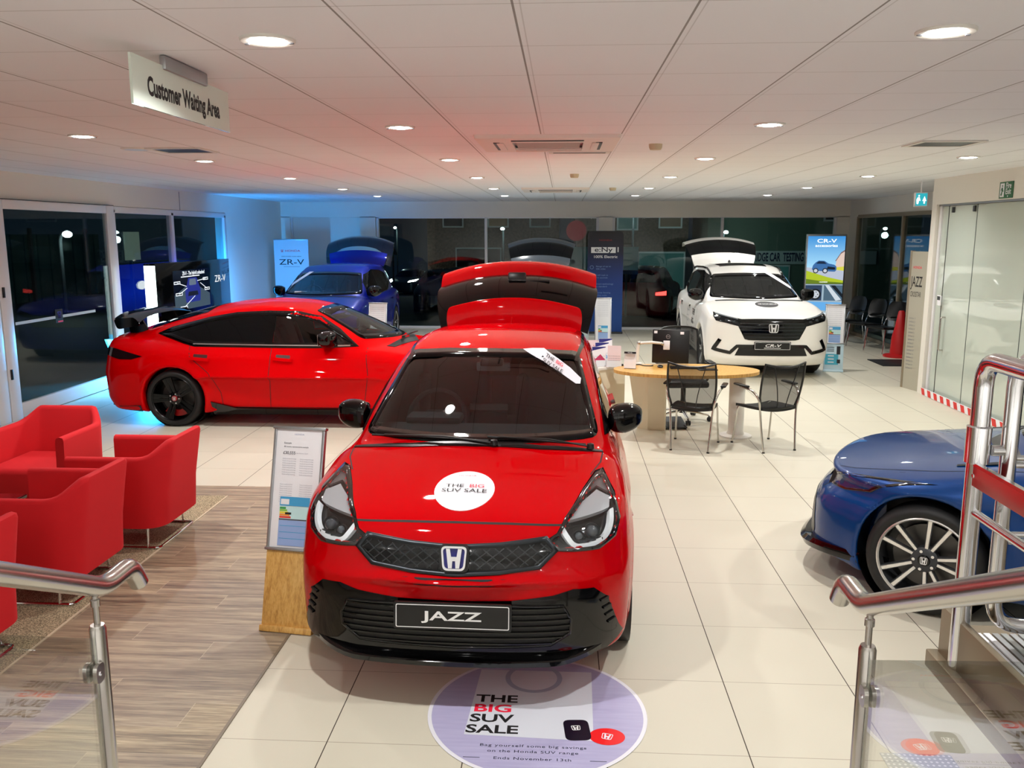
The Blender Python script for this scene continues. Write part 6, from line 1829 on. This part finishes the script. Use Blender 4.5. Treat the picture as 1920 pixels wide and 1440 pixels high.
b.prism([(-.31, -.062), (.22, -.062), (.22, .062), (-.31, .062)], .001, M_white_ink, F(0, 1.81)); b.text('e:Ny', .14, MATS['navy_banner_print'], F(-.045, 1.815) @ Matrix.Translation((0, 0, .0015)), 1.45, 'CENTER', .014, 0); b.text('1', .15, M_white_ink, F(.27, 1.815), 1.2, 'CENTER', .014, 0)
b.text('100% Electric', .082, M_white_ink, F(0, 1.665), 1.17, 'CENTER', .010, 0)
pale = mat('banner_pale', rgb(120, 150, 200), .5)
for i, (s1, s2) in enumerate((('Range of up to', '256 miles'), ('0-60 mph in', '7.6 seconds'), ('Smart technology', 'as standard'), ('Honda Sensing', 'safety suite'), ('Book a test drive', 'today'), ('Ask us', 'for details'))):
    z = 1.46 - .19 * i
    b.text(s1, .045, pale, F(-.20, z), 1.2, 'LEFT', 0, 0); b.text(s2, .045, pale, F(-.20, z - .055), 1.2, 'LEFT', 0, 0)
    MB().lathe([(.032, 0), (.040, 0)], pale, 20, F(-.29, z - .02)).build('icon_ring', pb)
b.build('banner_lettering', pb)

zb = thing('banner_stand', 'white ZR-V roll-up banner standing in the blue-lit back corner', 'banner', (-5.90, 18.6, 0))
b = MB(); b.box((0, .02, 1.03), (.76, .02, 2.0), mat('banner_white', rgb(206, 214, 222), .5)); z0 = b.build('print_sheet', zb)
b = MB(); b.box((0, .02, .035), (.84, .20, .07), M_alu, .01); b.box((0, .02, 2.035), (.78, .03, .02), M_alu, .004); b.build('cassette_bar', zb)
b = MB(); F = lambda x, z: frame_m((x, .009, z), (1, 0, 0), (0, 0, 1))
b.text('HONDA', .06, M_red_ink, F(.03, 1.79), 1.5, 'CENTER', .01, .0); emblem(b, .06, .055, M_red_ink, F(-.20, 1.79), .001); b.text('DISCOVER OUR NEW', .035, M_ink, F(0, 1.67), 1.3, 'CENTER', .004, 0); b.text('ZR-V', .17, M_ink, F(0, 1.545), 1.5, 'CENTER', .004, 0); b.box((0, .009, 1.45), (.36, .001, .008), M_grey_ink)
b.build('banner_lettering', z0)

# backlit display unit in front of the left glazing
du = thing('display_unit', 'black ZR-V display unit with a screen and glowing white edge by the left glazing', 'display', (-6.10, 13.9, 0))
b = MB(); b.box((0, 0, .86), (.18, 2.84, 1.72), M_blackg, .006); b.build('cabinet', du)
b = MB(); b.box((0, -1.425, .86), (.165, .012, 1.66), emis('white_light_strip', (.80, 1.0, .98, 1), 5.0)); sp = b.build('light_edge', du)
b = MB(); b.box((0, -1.434, .36), (.150, .008, .62), emis('cyan_light_strip', (.06, .56, 1.0, 1), 14.0)); b.build('cyan_light_edge', sp)
def wash(nm, loc, rot, sx, sy, w, col):
    ld = bpy.data.lights.new(nm, 'AREA'); ld.shape = 'RECTANGLE'; ld.size = sx; ld.size_y = sy; ld.energy = w; ld.color = col
    lo = bpy.data.objects.new(nm, ld); COL.objects.link(lo); lo.parent = du; lo.location = loc; lo.rotation_euler = rot; return ld
wash('cyan_wash', (0, -1.45, .40), (-PI / 2 + .55, 0, 0), .15, .5, 100, (.03, .44, 1.0)).spread = math.radians(105); wash('blue_wash', (-.03, 1.44, .86), (PI / 2, 0, 0), .10, 1.6, 85, (.02, .36, 1.0))  # unseen area lights added to strengthen the cyan floor and blue corner glow
b = MB(); b.text('ZR-V The hybrid unleashed', .085, mat('strip_ink', rgb(120, 140, 140), .5), frame_m((.0, -1.4325, .86), (0, 0, 1), (-1, 0, 0)), 1.0, 'CENTER', 0, 0); b.build('edge_lettering', sp)
b = MB(); b.box((-.03, 1.425, .86), (.10, .012, 1.6), emis('added_blue_strip', (.02, .36, 1.0, 1), 40.0)); b.build('added_blue_edge', du)  # made-up far-end strip, added to light the back corner blue
m = mat('blue_scene_print', (0, 0, 0, 1), .3); k = NT(m); v, x, y, z = k.xyz()
c = k.ramp(k.math('DIVIDE', k.math('ADD', z, k.math('MULTIPLY', k.noise(v, 2.5, 4), .35)), 1.9), [(0.15, rgb(4, 10, 12)), (0.45, rgb(8, 26, 44)), (0.55, rgb(12, 40, 170)), (0.75, rgb(16, 60, 240)), (0.98, rgb(8, 30, 190))])
k.link(c, k.bsdf.inputs['Emission Color']); k.bsdf.inputs['Emission Strength'].default_value = 3.0
b = MB(); b.box((-.094, .0, .86), (.01, 2.8, 1.66), m); pz = b.build('window_poster', du)
b = MB()
for rr, cc in ((.30, emis('trail_yellow', (.9, .9, .1, 1), 4.0)), (.36, emis('trail_blue', (.2, .6, 1.0, 1), 4.0))):
    b.tube([(-.102, .2 - rr * 2.2 * math.cos(a), .50 + rr * .7 * math.sin(a)) for a in np.linspace(-1.2, 1.2, 17)], .018, cc, 6)
b.ball((-.10, -.45, 1.35), (.01, .16, .07), emis('lamp_flare', (.9, .95, 1.0, 1), 8.0), 12, 8); b.build('light_trails', pz)
b = MB(); b.box((.093, -.18, 1.27), (.006, 1.40, .64), mat('screen_frame', rgb(4, 4, 5), .2)); scr = b.build('screen', du)
X = lambda y, z, o=.0975: frame_m((o, y, z), (0, 1, 0), (0, 0, 1))
wh = emis('screen_white', (.9, .95, 1, 1), 1.3); sb = emis('screen_blue', (.01, .015, .16, 1), 1.5); sgy = emis('screen_grey', (.05, .08, .10, 1), 1.0); sgl = emis('screen_glass', (.12, .16, .22, 1), 1.0)
b = MB(); b.prism([(-.68, -.30), (.66, -.30), (.66, -.10), (.20, .05), (-.30, .05), (-.68, -.06)], .0005, sgy, X(-.18, 1.27))
b.prism(rounded([(-.28, -.20), (.26, -.20), (.30, -.02), (.24, .06), (.16, .19), (-.16, .19), (-.24, .06), (-.30, -.02)], .03), .0005, sb, X(-.18, 1.27, .0983)); b.prism(rounded([(-.14, .07), (.14, .07), (.12, .17), (-.12, .17)], .03), .0005, sgl, X(-.18, 1.27, .0990))
b.prism([(-.2, -.10), (.2, -.10), (.17, -.03), (-.17, -.03)], .0004, emis('screen_black', (.004, .004, .006, 1), 1), X(-.18, 1.27, .0990))
b.text('ZR-V - The hybrid unleashed', .085, wh, X(-.12, 1.535, .0988), .85, 'CENTER', .012, 0); b.box((.099, -.25, 1.485), (.0006, .70, .014), wh)
for (y0, z0, y1, z1, bx) in ((-.75, 1.40, -.42, 1.33, .22), (.33, 1.42, .0, 1.40, .20), (-.70, 1.22, -.40, 1.30, .24), (.38, 1.25, .12, 1.36, .20), (-.55, 1.00, -.12, 1.16, .26)):
    b.tube([(.0992, y0, z0), (.0992, y1, z1)], .005, wh, 4); b.box((.0992, y0, z0), (.0006, bx, .045), wh); b.box((.0997, y0, z0), (.0006, bx - .03, .022), MATS['screen_black'])
b.build('screen_picture', scr)
b = MB(); b.text('ZR-V', .165, emis('sign_white', (.95, .97, 1, 1), 1.0), X(.98, 1.385, .0915), 1.35, 'CENTER', .0, .0); b.build('panel_lettering', du)

# lit SUV accessories poster before the right end of the back wall
cs = thing('lightbox_sign', 'tall lit poster of a blue SUV on a road beside the back window', 'lightbox', (5.46, 18.35, 0), math.radians(-3))
b = MB(); b.box((0, .06, 1.08), (.80, .08, 2.14), M_alu, .006); fb = b.build('sign_case', cs)
b = MB(); b.box((0, .06, .02), (.86, .36, .04), M_darkgrey, .006); b.build('base_foot', cs)
E1 = 1.15
m = mat('poster_sky', (0, 0, 0, 1), .2); k = NT(m); v, x, y, z = k.xyz()
k.link(k.ramp(k.math('DIVIDE', k.math('SUBTRACT', z, 1.2), .95), [(0.0, rgb(214, 232, 240)), (0.35, rgb(150, 204, 236)), (1.0, rgb(40, 132, 205))]), k.bsdf.inputs['Emission Color']); k.bsdf.inputs['Emission Strength'].default_value = E1
F = lambda o=0: frame_m((0, .018 - o, 0), (1, 0, 0), (0, 0, 1))
em = lambda n, r, g, bl: emis('poster_' + n, rgb(r, g, bl), E1)
b = MB(); b.prism([(-.375, 1.13), (.375, 1.13), (.375, 2.11), (-.375, 2.11)], .001, m, F()); ps = b.build('poster', cs)
b = MB(); b.prism([(-.375, 1.13), (.375, 1.13), (.375, 1.40), (-.375, 1.47)], .0006, em('road', 176, 184, 200), F(.001))
b.prism([(-.375, 1.13), (.375, 1.13), (.375, 1.20), (.05, 1.27), (-.375, 1.40)], .0006, em('grass', 168, 186, 40), F(.002)); b.prism([(-.375, 1.13), (.375, 1.13), (.375, 1.155), (-.10, 1.19), (-.375, 1.23)], .0006, em('grass_dark', 96, 120, 30), F(.003))
b.prism([(.20, 1.42), (.375, 1.40), (.375, 1.50), (.20, 1.47)], .0006, em('field', 206, 200, 70), F(.002)); b.prism([(.20, 1.47), (.375, 1.49), (.375, 1.80), (.30, 1.76), (.22, 1.62)], .0006, em('barn', 214, 190, 178), F(.003)); b.prism([(.19, 1.60), (.30, 1.78), (.375, 1.83), (.375, 1.80), (.30, 1.75), (.21, 1.60)], .0006, em('barn_roof', 120, 96, 96), F(.0036))
b.build('scenery', ps)
b = MB(); b.prism(rounded([(-.27, 1.42), (-.25, 1.51), (-.20, 1.57), (-.14, 1.61), (-.02, 1.605), (.06, 1.55), (.18, 1.525), (.225, 1.49), (.23, 1.42), (.20, 1.38), (-.20, 1.40)], .02), .0006, em('car_blue', 58, 104, 158), F(.004)); b.prism(rounded([(-.19, 1.545), (.03, 1.54), (-.03, 1.592), (-.135, 1.597)], .01), .0006, em('car_glass', 22, 40, 66), F(.0047)); b.prism([(.03, 1.43), (.20, 1.42), (.20, 1.47), (.05, 1.49)], .0006, em('car_dark', 18, 26, 40), F(.0047))
for x in (-.19, .0): b.disc(.055, em('car_tyre', 20, 24, 30), 20, F(.0052) @ Matrix.Translation((x, 1.40, 0))); b.disc(.036, em('car_rim', 190, 196, 204), 20, F(.0056) @ Matrix.Translation((x, 1.40, 0)))
b.build('pictured_car', ps)
wl = emis('poster_white', (1, 1, 1, 1), 1.6)
b = MB(); b.text('CR-V', .11, wl, F(.006) @ Matrix.Translation((0, 2.01, 0)), 1.6, 'CENTER', .006, 0); b.text('accessories', .082, wl, F(.006) @ Matrix.Translation((0, 1.915, 0)), 1.2, 'CENTER', .006, 0); b.text('HONDA', .03, wl, F(.006) @ Matrix.Translation((-.02, 1.165, 0)), 1.5, 'CENTER', .01, 0); b.build('poster_lettering', ps)
b = MB(); b.prism([(-.375, .10), (.375, .10), (.375, 1.12), (-.375, 1.12)], .001, em('panel_grey', 150, 172, 186), F()); p2 = b.build('accessory_panels', cs)
b = MB(); b.prism([(-.375, .78), (-.04, .78), (-.04, 1.10), (-.375, 1.10)], .0006, em('wheel_bg', 44, 62, 88), F(.002)); b.disc(.115, em('car_tyre', 20, 24, 30), 28, F(.003) @ Matrix.Translation((-.17, .91, 0))); b.disc(.082, em('car_rim', 190, 196, 204), 28, F(.0036) @ Matrix.Translation((-.17, .91, 0)))
for q in range(5): b.box((-.17 + .05 * math.cos(q * 1.2566), .0138, .91 + .05 * math.sin(q * 1.2566)), (.02, .0004, .02), em('wheel_gap', 40, 46, 58))
b.prism([(0, .78), (.375, .78), (.375, 1.10), (0, 1.10)], .0006, em('rack_bg', 74, 98, 116), F(.002)); b.prism([(.02, 1.10), (.10, 1.10), (.36, .80), (.25, .78)], .0006, em('rack_light', 196, 206, 214), F(.003)); b.prism([(.13, 1.10), (.22, 1.10), (.375, .92), (.375, .84)], .0006, em('rack_dark', 20, 28, 38), F(.003))
b.prism([(-.375, .60), (.375, .55), (.375, .74), (-.375, .76)], .0006, em('boot_blue', 96, 164, 220), F(.002)); b.prism([(-.375, .12), (.375, .12), (.375, .50), (-.375, .56)], .0006, em('boot_pale', 214, 226, 234), F(.002)); b.build('panel_pictures', p2)

# leaning model board by the office corner
jb = thing('model_board', 'cream model board with a car name standing on end behind the office corner post', 'board', (4.855, 12.38, 0), math.radians(0))
A, B_ = Vector((0, 0, 0)), Vector((.09, -.36, 0)); dx = (B_ - A); Lb = dx.length
Mb = frame_m(A, dx, (0, 0, 1))
b = MB(); b.prism([(0, 0), (Lb, 0), (Lb, 1.92), (0, 1.92)], -.04, mat('board_cream', rgb(170, 166, 150), .5), Mb); jj = b.build('board_panel', jb)
b = MB(); b.box((0, 0, 0), (.045, 1.93, .05), M_tanframe, .004); b.v = [tuple(Mb @ (Vector(p) + Vector((-.01, .965, -.02)))) for p in b.v]; b.build('edge_profile', jb)
b = MB(); Z = lambda x, y: Mb @ Matrix.Translation((x, y, .001))
b.text('HONDA', .05, M_red_ink, Z(.05, 1.70), 1.0, 'LEFT', .01, 0); b.text('JAZZ', .20, M_ink, Z(.03, 1.50), .54, 'LEFT', .012, 0); b.text('CROSSTAR', .10, M_ink, Z(.03, 1.33), .46, 'LEFT', .006, 0)
for k in range(15): b.text('Specification %d.%d' % (k + 1, 3 * k % 10), .035, M_grey_ink, Z(.05, 1.0 - .05 * k), .6, 'LEFT', .004, 0)
b.build('board_lettering', jj)

cn = thing('floor_cone', 'red safety cone with a wide round base by the right glazing', 'cone', (6.0, 15.55, 0))
cr = mat('cone_red', rgb(196, 22, 26), .45)
b = MB(); b.lathe([(0, .0), (.26, 0), (.26, .03), (.18, .045), (.13, .06)], cr, 36); b.build('base', cn)
b = MB(); b.lathe([(.15, .05), (.135, .35), (.09, .55), (.055, .80), (.04, .82), (0, .82)], cr, 28); b.build('cone_body', cn)
tag(MB().box((5.62, 14.75, .006), (.62, .75, .012), M_rubber, .003).build('door_mat'), 'black rubber mat on the tiles in front of the red cone', 'mat')

ws = thing('hanging_sign', 'glass Customer Waiting Area sign hanging from the ceiling above the armchairs', 'sign', (-1.62, 3.75, 2.742))
sg = glass('sign_glass', (.88, .96, .91, 1), .05, 1.0, rgb(236, 248, 238), .82)
b = MB(); b.box((0, 0, -.005), (.010, .95, .185), sg); s0 = b.build('glass_sheet', ws)
b = MB(); b.box((.004, .0, .10), (.028, .42, .055), M_alu, .006); b.tube([(0, -.15, .10), (0, -.15, .13)], .006, M_alu, 8); b.tube([(0, .15, .10), (0, .15, .13)], .006, M_alu, 8); b.build('ceiling_bracket', ws)
b = MB(); b.text('Customer Waiting Area', .098, M_ink, frame_m((.0055, .0, -.016), (0, 1, 0), (0, 0, 1)), .74, 'CENTER', .040, 0); b.build('sign_lettering', s0)

fe = thing('fire_exit_sign', 'green Fire Exit sign on the header above the glazed office', 'sign', (XO - .004, 10.07, 2.64))
gr = mat('sign_green', rgb(20, 96, 52), .4)
b = MB(); b.box((0, 0, 0), (.006, .30, .18), gr); f0 = b.build('sign_plate', fe)
FX = lambda y, z: frame_m((-.004, y, z), (0, -1, 0), (0, 0, 1))
b = MB(); b.box((-.0035, .085, 0), (.001, .09, .15), M_paper)
b.prism([(-.02, -.06), (.0, -.06), (.012, -.01), (.028, -.02), (.03, -.01), (.008, .03), (-.012, .03), (-.028, .0), (-.02, -.006), (-.008, .012), (-.012, -.02), (-.03, -.05)], .001, gr, FX(.085, 0)); b.disc(.011, gr, 12, FX(.082, .047), .001)
b.text('Fire', .085, M_paper, FX(-.05, .045), .9, 'CENTER', .02, 0); b.text('Exit', .085, M_paper, FX(-.05, -.02), .9, 'CENTER', .02, 0); b.prism([(-.012, 0), (.012, 0), (.0, -.02)], .001, M_paper, FX(-.045, -.062)); b.build('sign_symbols', f0)
ex = thing('exit_light', 'small lit green running-man exit sign at the office corner', 'exit sign', (4.88, 12.30, 2.62))
b = MB(); b.box((0, 0, 0), (.17, .05, .19), M_paper, .006); e0 = b.build('lamp_case', ex)
b = MB(); b.box((0, -.026, 0), (.15, .004, .165), emis('exit_teal', (.02, .34, .40, 1), 1.3)); b.prism([(.012, -.02), (.03, -.02), (.03, -.055), (.048, -.055), (.048, -.02), (.066, -.02), (.039, .045)], .001, wl, frame_m((0, -.029, 0), (1, 0, 0), (0, 0, 1))); b.prism([(-.06, -.06), (-.04, -.06), (-.03, -.01), (-.012, -.02), (-.025, .03), (-.05, .03), (-.066, .0)], .001, wl, frame_m((0, -.029, 0), (1, 0, 0), (0, 0, 1))); b.disc(.011, wl, 12, frame_m((-.035, -.0295, .05), (1, 0, 0), (0, 0, 1)))
b.build('lit_face', e0)
b = MB(); b.tube([(0, 0, .09), (0, 0, .25)], .008, M_paper, 8); b.build('hanger', ex)
cp = thing('entry_keypad', 'small grey keypad on the glass of the office door', 'keypad', (XO + .02, 11.63, 1.30))
b = MB(); b.box((-.008, -.06, 0), (.02, .10, .13), M_paper, .004); c1 = b.build('keypad_case', cp)
b = MB(); b.box((-.019, -.06, .03), (.002, .085, .05), M_darkgrey); b.build('keypad_display', c1)

# ------------------------------------------------------------------ the dark yard outside
SL = -0.04
def gz(y): return -.06 + (SL * (y - 20) if y > 20 else 0)
m = mat('night_asphalt', rgb(46, 50, 52), .75); k = NT(m); v, x, y, z = k.xyz(); k.link(k.ramp(k.noise(v, 30, 3), [(.3, rgb(38, 42, 44)), (.7, rgb(60, 64, 66))]), k.bsdf.inputs['Base Color'])
b = MB(); b.add([(-60, -10, gz(0)), (60, -10, gz(0)), (60, 20, gz(0)), (60, 110, gz(110)), (-60, 110, gz(110)), (-60, 20, gz(0))], [(0, 1, 2, 5), (5, 2, 3, 4)], m)
b.build('ground_outside', kind='structure')

def lot_car(name, label, paint, loc, rz, tall=True, lit=None):
    S = tall_body(.92, 4.4, 1.6, 1.02, .98, 1.08, None, (1.98, 1.45), 1.58) if tall else low_body(.89, 4.4, .36)
    t = thing(name, label, 'car', loc, rz); sh = Shell(S, .06)
    if tall: ws = [(-.70, 1.09), (-.54, 1.42), (.54, 1.42), (.70, 1.09)]; dlo = [(1.38, 1.06), (3.5, 1.07), (4.0, 1.17), (3.2, 1.40), (2.0, 1.36)]
    else: ws = [(-.66, .985), (-.50, 1.27), (.50, 1.27), (.66, .985)]; dlo = LOW_DLO
    sh.body('body', paint, t)
    b = MB(); sh.patch(b, 'front', ws, M_privacy, .012, .12, .02); b.build('windscreen', t)
    b = MB(); rw = [(-.55, 1.15), (-.45, 1.40), (.45, 1.40), (.55, 1.15)] if tall else [(-.5, 1.08), (-.4, 1.22), (.4, 1.22), (.5, 1.08)]
    sh.patch(b, 'rear', rw, M_privacy, .012, .12, .02); b.build('rear_window', t)
    for md in ('side+', 'side-'):
        b = MB(); sh.patch(b, md, dlo, M_privacy, .012, .15, .02); b.build('side_window', t)
    for q in (-1, 1):
        b = MB(); sh.patch(b, 'front', [(q * .48, .80), (q * .78, .86), (q * .78, .78), (q * .48, .74)], emis('lit_headlamp', (1, .97, .9, 1), 30.0) if lit == 'front' else M_lamp_in, .012, .1, .02); b.build('headlight', t)
        b = MB(); sh.patch(b, 'rear', [(q * .52, .88), (q * .80, .92), (q * .80, .80), (q * .52, .80)], emis('lit_tail_lamp', (1, .05, .04, 1), 5.0) if lit == 'rear' else M_red_ink, .012, .1, .02); b.build('tail_light', t)
        for yy, zz in S['arches']:
            w = MB(); w.lathe([(0, -.1), (.2, -.1), (.31, -.1), (.325, -.05), (.325, .05), (.31, .1), (.2, .1), (0, .08)], M_rubber, 24, Matrix.Translation((q * .78, yy, .325)) @ Matrix.Rotation(PI / 2, 4, 'Y')); w.build('wheel', t)
    b = MB(); b.box((0, 2.2, .3), (1.1, 3.9, .2), M_black); b.build('underbody', t)
    return t
nb = mat('lot_black_paint', rgb(16, 20, 24), .25, .2, 1.0); nr = mat('lot_red_paint', rgb(140, 16, 20), .3, .2, 1.0); ng = mat('lot_grey_paint', rgb(60, 70, 78), .3, .3, 1.0)
lot_car('parked_hatchback', 'dark hatchback parked outside the left back window, nearest the glass', nb, (-3.95, 27.6, gz(29.5)), math.radians(6), False)
lot_car('parked_suv', 'dark red SUV parked outside right behind the blue banner with a red tail lamp glowing', nr, (3.0, 28.6, gz(27)), math.radians(168), True, 'rear')
lot_car('parked_suv', 'red SUV parked side-on in the yard in front of the white van', nr, (-9.5, 40, gz(41)), math.radians(75), True)
lot_car('parked_hatchback', 'small dark car with bright headlamps lit in the yard outside', ng, (-9.0, 47, gz(49)), math.radians(-8), False, 'front')
lot_car('parked_suv', 'grey SUV parked outside behind the middle of the back windows', ng, (-.8, 36, gz(38)), math.radians(85), True)

van = thing('white_van', 'white van parked far off in the yard beyond the back window', 'van', (-8.6, 66, gz(68)))
b = MB(); b.prism(rounded([(0, .35), (5.2, .35), (5.2, 2.35), (1.7, 2.42), (.85, 1.35), (.1, 1.15)], .12), 1.95, mat('van_white', rgb(206, 214, 218), .35), Matrix(((0, 0, 1, -.975), (1, 0, 0, 0), (0, 1, 0, 0), (0, 0, 0, 1)))); b.build('body', van)
b = MB(); b.add([(-.85, .88, 1.37), (.85, .88, 1.37), (.78, 1.52, 2.2), (-.78, 1.52, 2.2)], [(0, 1, 2, 3)], M_privacy); b.v = [(p[0], p[1] - .03, p[2] + .02) for p in b.v]; b.build('windscreen', van)
for q in (-1, 1):
    b = MB(); b.box((q * .72, .07, .92), (.34, .06, .2), M_lamp_in); b.build('headlight', van)
    for yy in (.95, 4.1):
        b = MB(); b.lathe([(0, -.1), (.34, -.1), (.34, .1), (0, .1)], M_rubber, 20, Matrix.Translation((q * .88, yy, .34)) @ Matrix.Rotation(PI / 2, 4, 'Y')); b.build('wheel', van)

def building(name, label, x0, x1, y, h, m, wins, sign=None):
    t = thing(name, label, 'building', ((x0 + x1) / 2, y, gz(y)))
    w = x1 - x0; b = MB(); b.box((0, 2.5, h / 2), (w, 5, h), m); wl_ = b.build('wall', t)
    b = MB(); b.box((0, 2.4, h + .1), (w + .3, 5.4, .22), M_darkgrey); b.build('roof', t)
    for (wx, wz, ww, wh, gm) in wins:
        b = MB(); b.box((wx, -.02, wz), (ww + .16, .08, wh + .16), M_frame); f = b.build('window', t); b = MB(); b.box((wx, -.05, wz), (ww, .06, wh), gm); b.build('pane', f)
    return t
dim = mat('night_window', rgb(20, 26, 34), .1); warm = emis('warm_window', (.55, .38, .14, 1), .05); teal = emis('teal_window', (.10, .42, .38, 1), .10)
brick = speck_mat('night_brick', rgb(84, 66, 56), rgb(112, 92, 78), 8)
tb = building('testing_garage', 'green-lit garage with a car testing name board across the yard', 6.9, 16.8, 42, 5.5, mat('pale_green_render', rgb(104, 124, 108), .7), [(-2.2, .9, 2.2, 1.3, teal), (1.2, 4.2, 1.4, .9, dim)])
b = MB(); b.box((-.75, -.06, 1.98), (7.4, .08, .62), mat('name_board', rgb(206, 214, 212), .5)); nbd = b.build('name_board', tb)
b = MB(); b.text('BRIDGE CAR  TESTING', .56, mat('board_ink', rgb(40, 44, 80), .5), frame_m((-1.67, -.11, 1.98), (1, 0, 0), (0, 0, 1)), .44, 'CENTER', .026, 0); b.build('board_lettering', nbd)
building('shop_building', 'teal-lit shop front across the yard behind the right back window', .6, 6.2, 43.5, 6.4, brick, [(-1.3, 1.35, 2.4, 1.7, teal), (1.5, 1.35, 2.2, 1.7, teal), (-.2, 4.0, .9, 1.2, teal), (1.9, 4.1, 1.0, 1.2, warm)])
building('brick_building', 'brown brick building across the yard beyond the left back window', -7.5, -.2, 48, 7.0, brick, [(-2.2, 4.4, 1.0, 1.3, dim), (.3, 4.4, 1.0, 1.3, warm), (2.6, 4.4, 1.0, 1.3, dim), (-.8, 1.6, 2.4, 1.8, dim)])
wb = thing('yard_board', 'plain white hoarding standing outside behind the white SUV', 'board', (4.95, 30.5, gz(30.5)))
b = MB(); b.box((0, 0, 1.45), (1.35, .06, 2.0), mat('hoarding_white', rgb(190, 198, 200), .6)); b.build('panel', wb)
for q in (-1, 1): MB().box((q * .55, .05, .5), (.08, .08, 1.0), M_darkgrey).build('post', wb)
for lab, x, y in (('pale poster board outside just left of the blue banner', .42, 23.4), ('pale poster board outside just right of the blue banner', 1.72, 23.4)):
    pb2 = thing('poster_board', lab, 'board', (x, y, gz(y)))
    b = MB(); b.box((0, 0, 1.70), (.62, .04, .62), mat('teal_poster', rgb(150, 206, 208), .5)); b.box((0, -.003, 1.33), (.62, .04, .10), mat('navy_strip', rgb(26, 40, 84), .5)); b.build('panel', pb2)
    MB().box((0, .03, .68), (.06, .04, 1.36), M_darkgrey).build('post', pb2)
rd = thing('road_sign', 'triangular road sign seen from behind on a thin post outside', 'road sign', (-4.72, 24, gz(24)))
b = MB(); b.tube([(0, 0, 0), (0, 0, 2.15)], .03, M_darkgrey, 8); b.build('post', rd)
b = MB(); b.prism(rounded([(-.14, 1.80), (.14, 1.80), (0, 2.12)], .02), .01, mat('sign_back', rgb(70, 76, 80), .5), frame_m((0, -.04, 0), (1, 0, 0), (0, 0, 1))); b.build('plate', rd)
gas = thing('red_round_sign', 'round red sign on a pole outside above the silver SUV', 'sign', (.62, 40, gz(40)))
b = MB(); b.lathe([(0, 0), (.46, 0), (.46, .1), (0, .1)], emis('dim_red_sign', (.32, .02, .03, 1), .3), 28, frame_m((0, -.1, 3.15), (1, 0, 0), (0, 0, 1))); b.build('disc', gas)
b = MB(); b.tube([(0, .02, 0), (0, .02, 3.4)], .05, M_darkgrey, 8); b.build('post', gas)

M_globe = emis('street_lamp_white', (.86, 1.0, .95, 1), 40.0)
def street_lamp(label, x, y, h, w, arm=(0, -.6), r=.10):
    t = thing('street_lamp', label, 'street lamp', (x, y, gz(y)))
    b = MB(); b.tube(fillet([(0, 0, 0), (0, 0, h), (arm[0], arm[1], h + .1)], .3), .05, M_darkgrey, 8); b.build('post', t)
    b = MB(); b.ball((arm[0], arm[1], h + .02), (r, r, r * .7), M_globe, 14, 8); b.build('lamp_globe', t)
    ld = bpy.data.lights.new('street_beam', 'POINT'); ld.energy = w; ld.color = (.72, 1.0, .93); ld.shadow_soft_size = .15
    lo = bpy.data.objects.new('street_beam', ld); COL.objects.link(lo); lo.parent = t; lo.location = (arm[0], arm[1], h - .3)
street_lamp('bright street lamp beyond the left glass door', -14.4, 24.2, 2.35, 30, (.4, -.3), .13)
street_lamp('street lamp in the yard beyond the left back window', -3.0, 44.0, 3.4, 35)
street_lamp('street lamp added to light the car testing garage front', 7.0, 38.5, 3.0, 110)  # lamp put in to light the garage facade
street_lamp('street lamp added to light the shop front across the yard', 3.2, 40.0, 3.9, 45)  # lamp put in to light the shop facade
street_lamp('far street lamp near the white van', -11.5, 60, 4.2, 70)
fn = thing('yard_fence', 'dark corrugated fence outside the left glass door', 'fence', (-17.5, 20, gz(20)))
b = MB(); fm = mat('fence_green', rgb(40, 74, 72), .6)
for i in range(60): b.box((0 + (.04 if i % 2 else 0), -9 + .35 * i, 1.1), (.05, .33, 2.2), fm)
b.build('corrugated_sheet', fn)
for i in range(7):
    b = MB(); b.box((.12, -9 + 3.3 * i, 1.2), (.10, .10, 2.4), M_darkgrey); b.build('post', fn)
nt = thing('notice_board', 'pale yellow notice board outside between the door and the display unit', 'notice board', (-9.6, 18.9, gz(18)))
MB().box((0, 0, 1.95), (.05, .62, .62), mat('notice_cream_glow', rgb(206, 200, 150), .6, emit=rgb(206, 200, 150), estr=.12)).build('panel', nt)  # notice panel given a faint painted glow; it is no lamp
MB().box((-.05, 0, .9), (.06, .06, 1.9), M_darkgrey).build('post', nt)
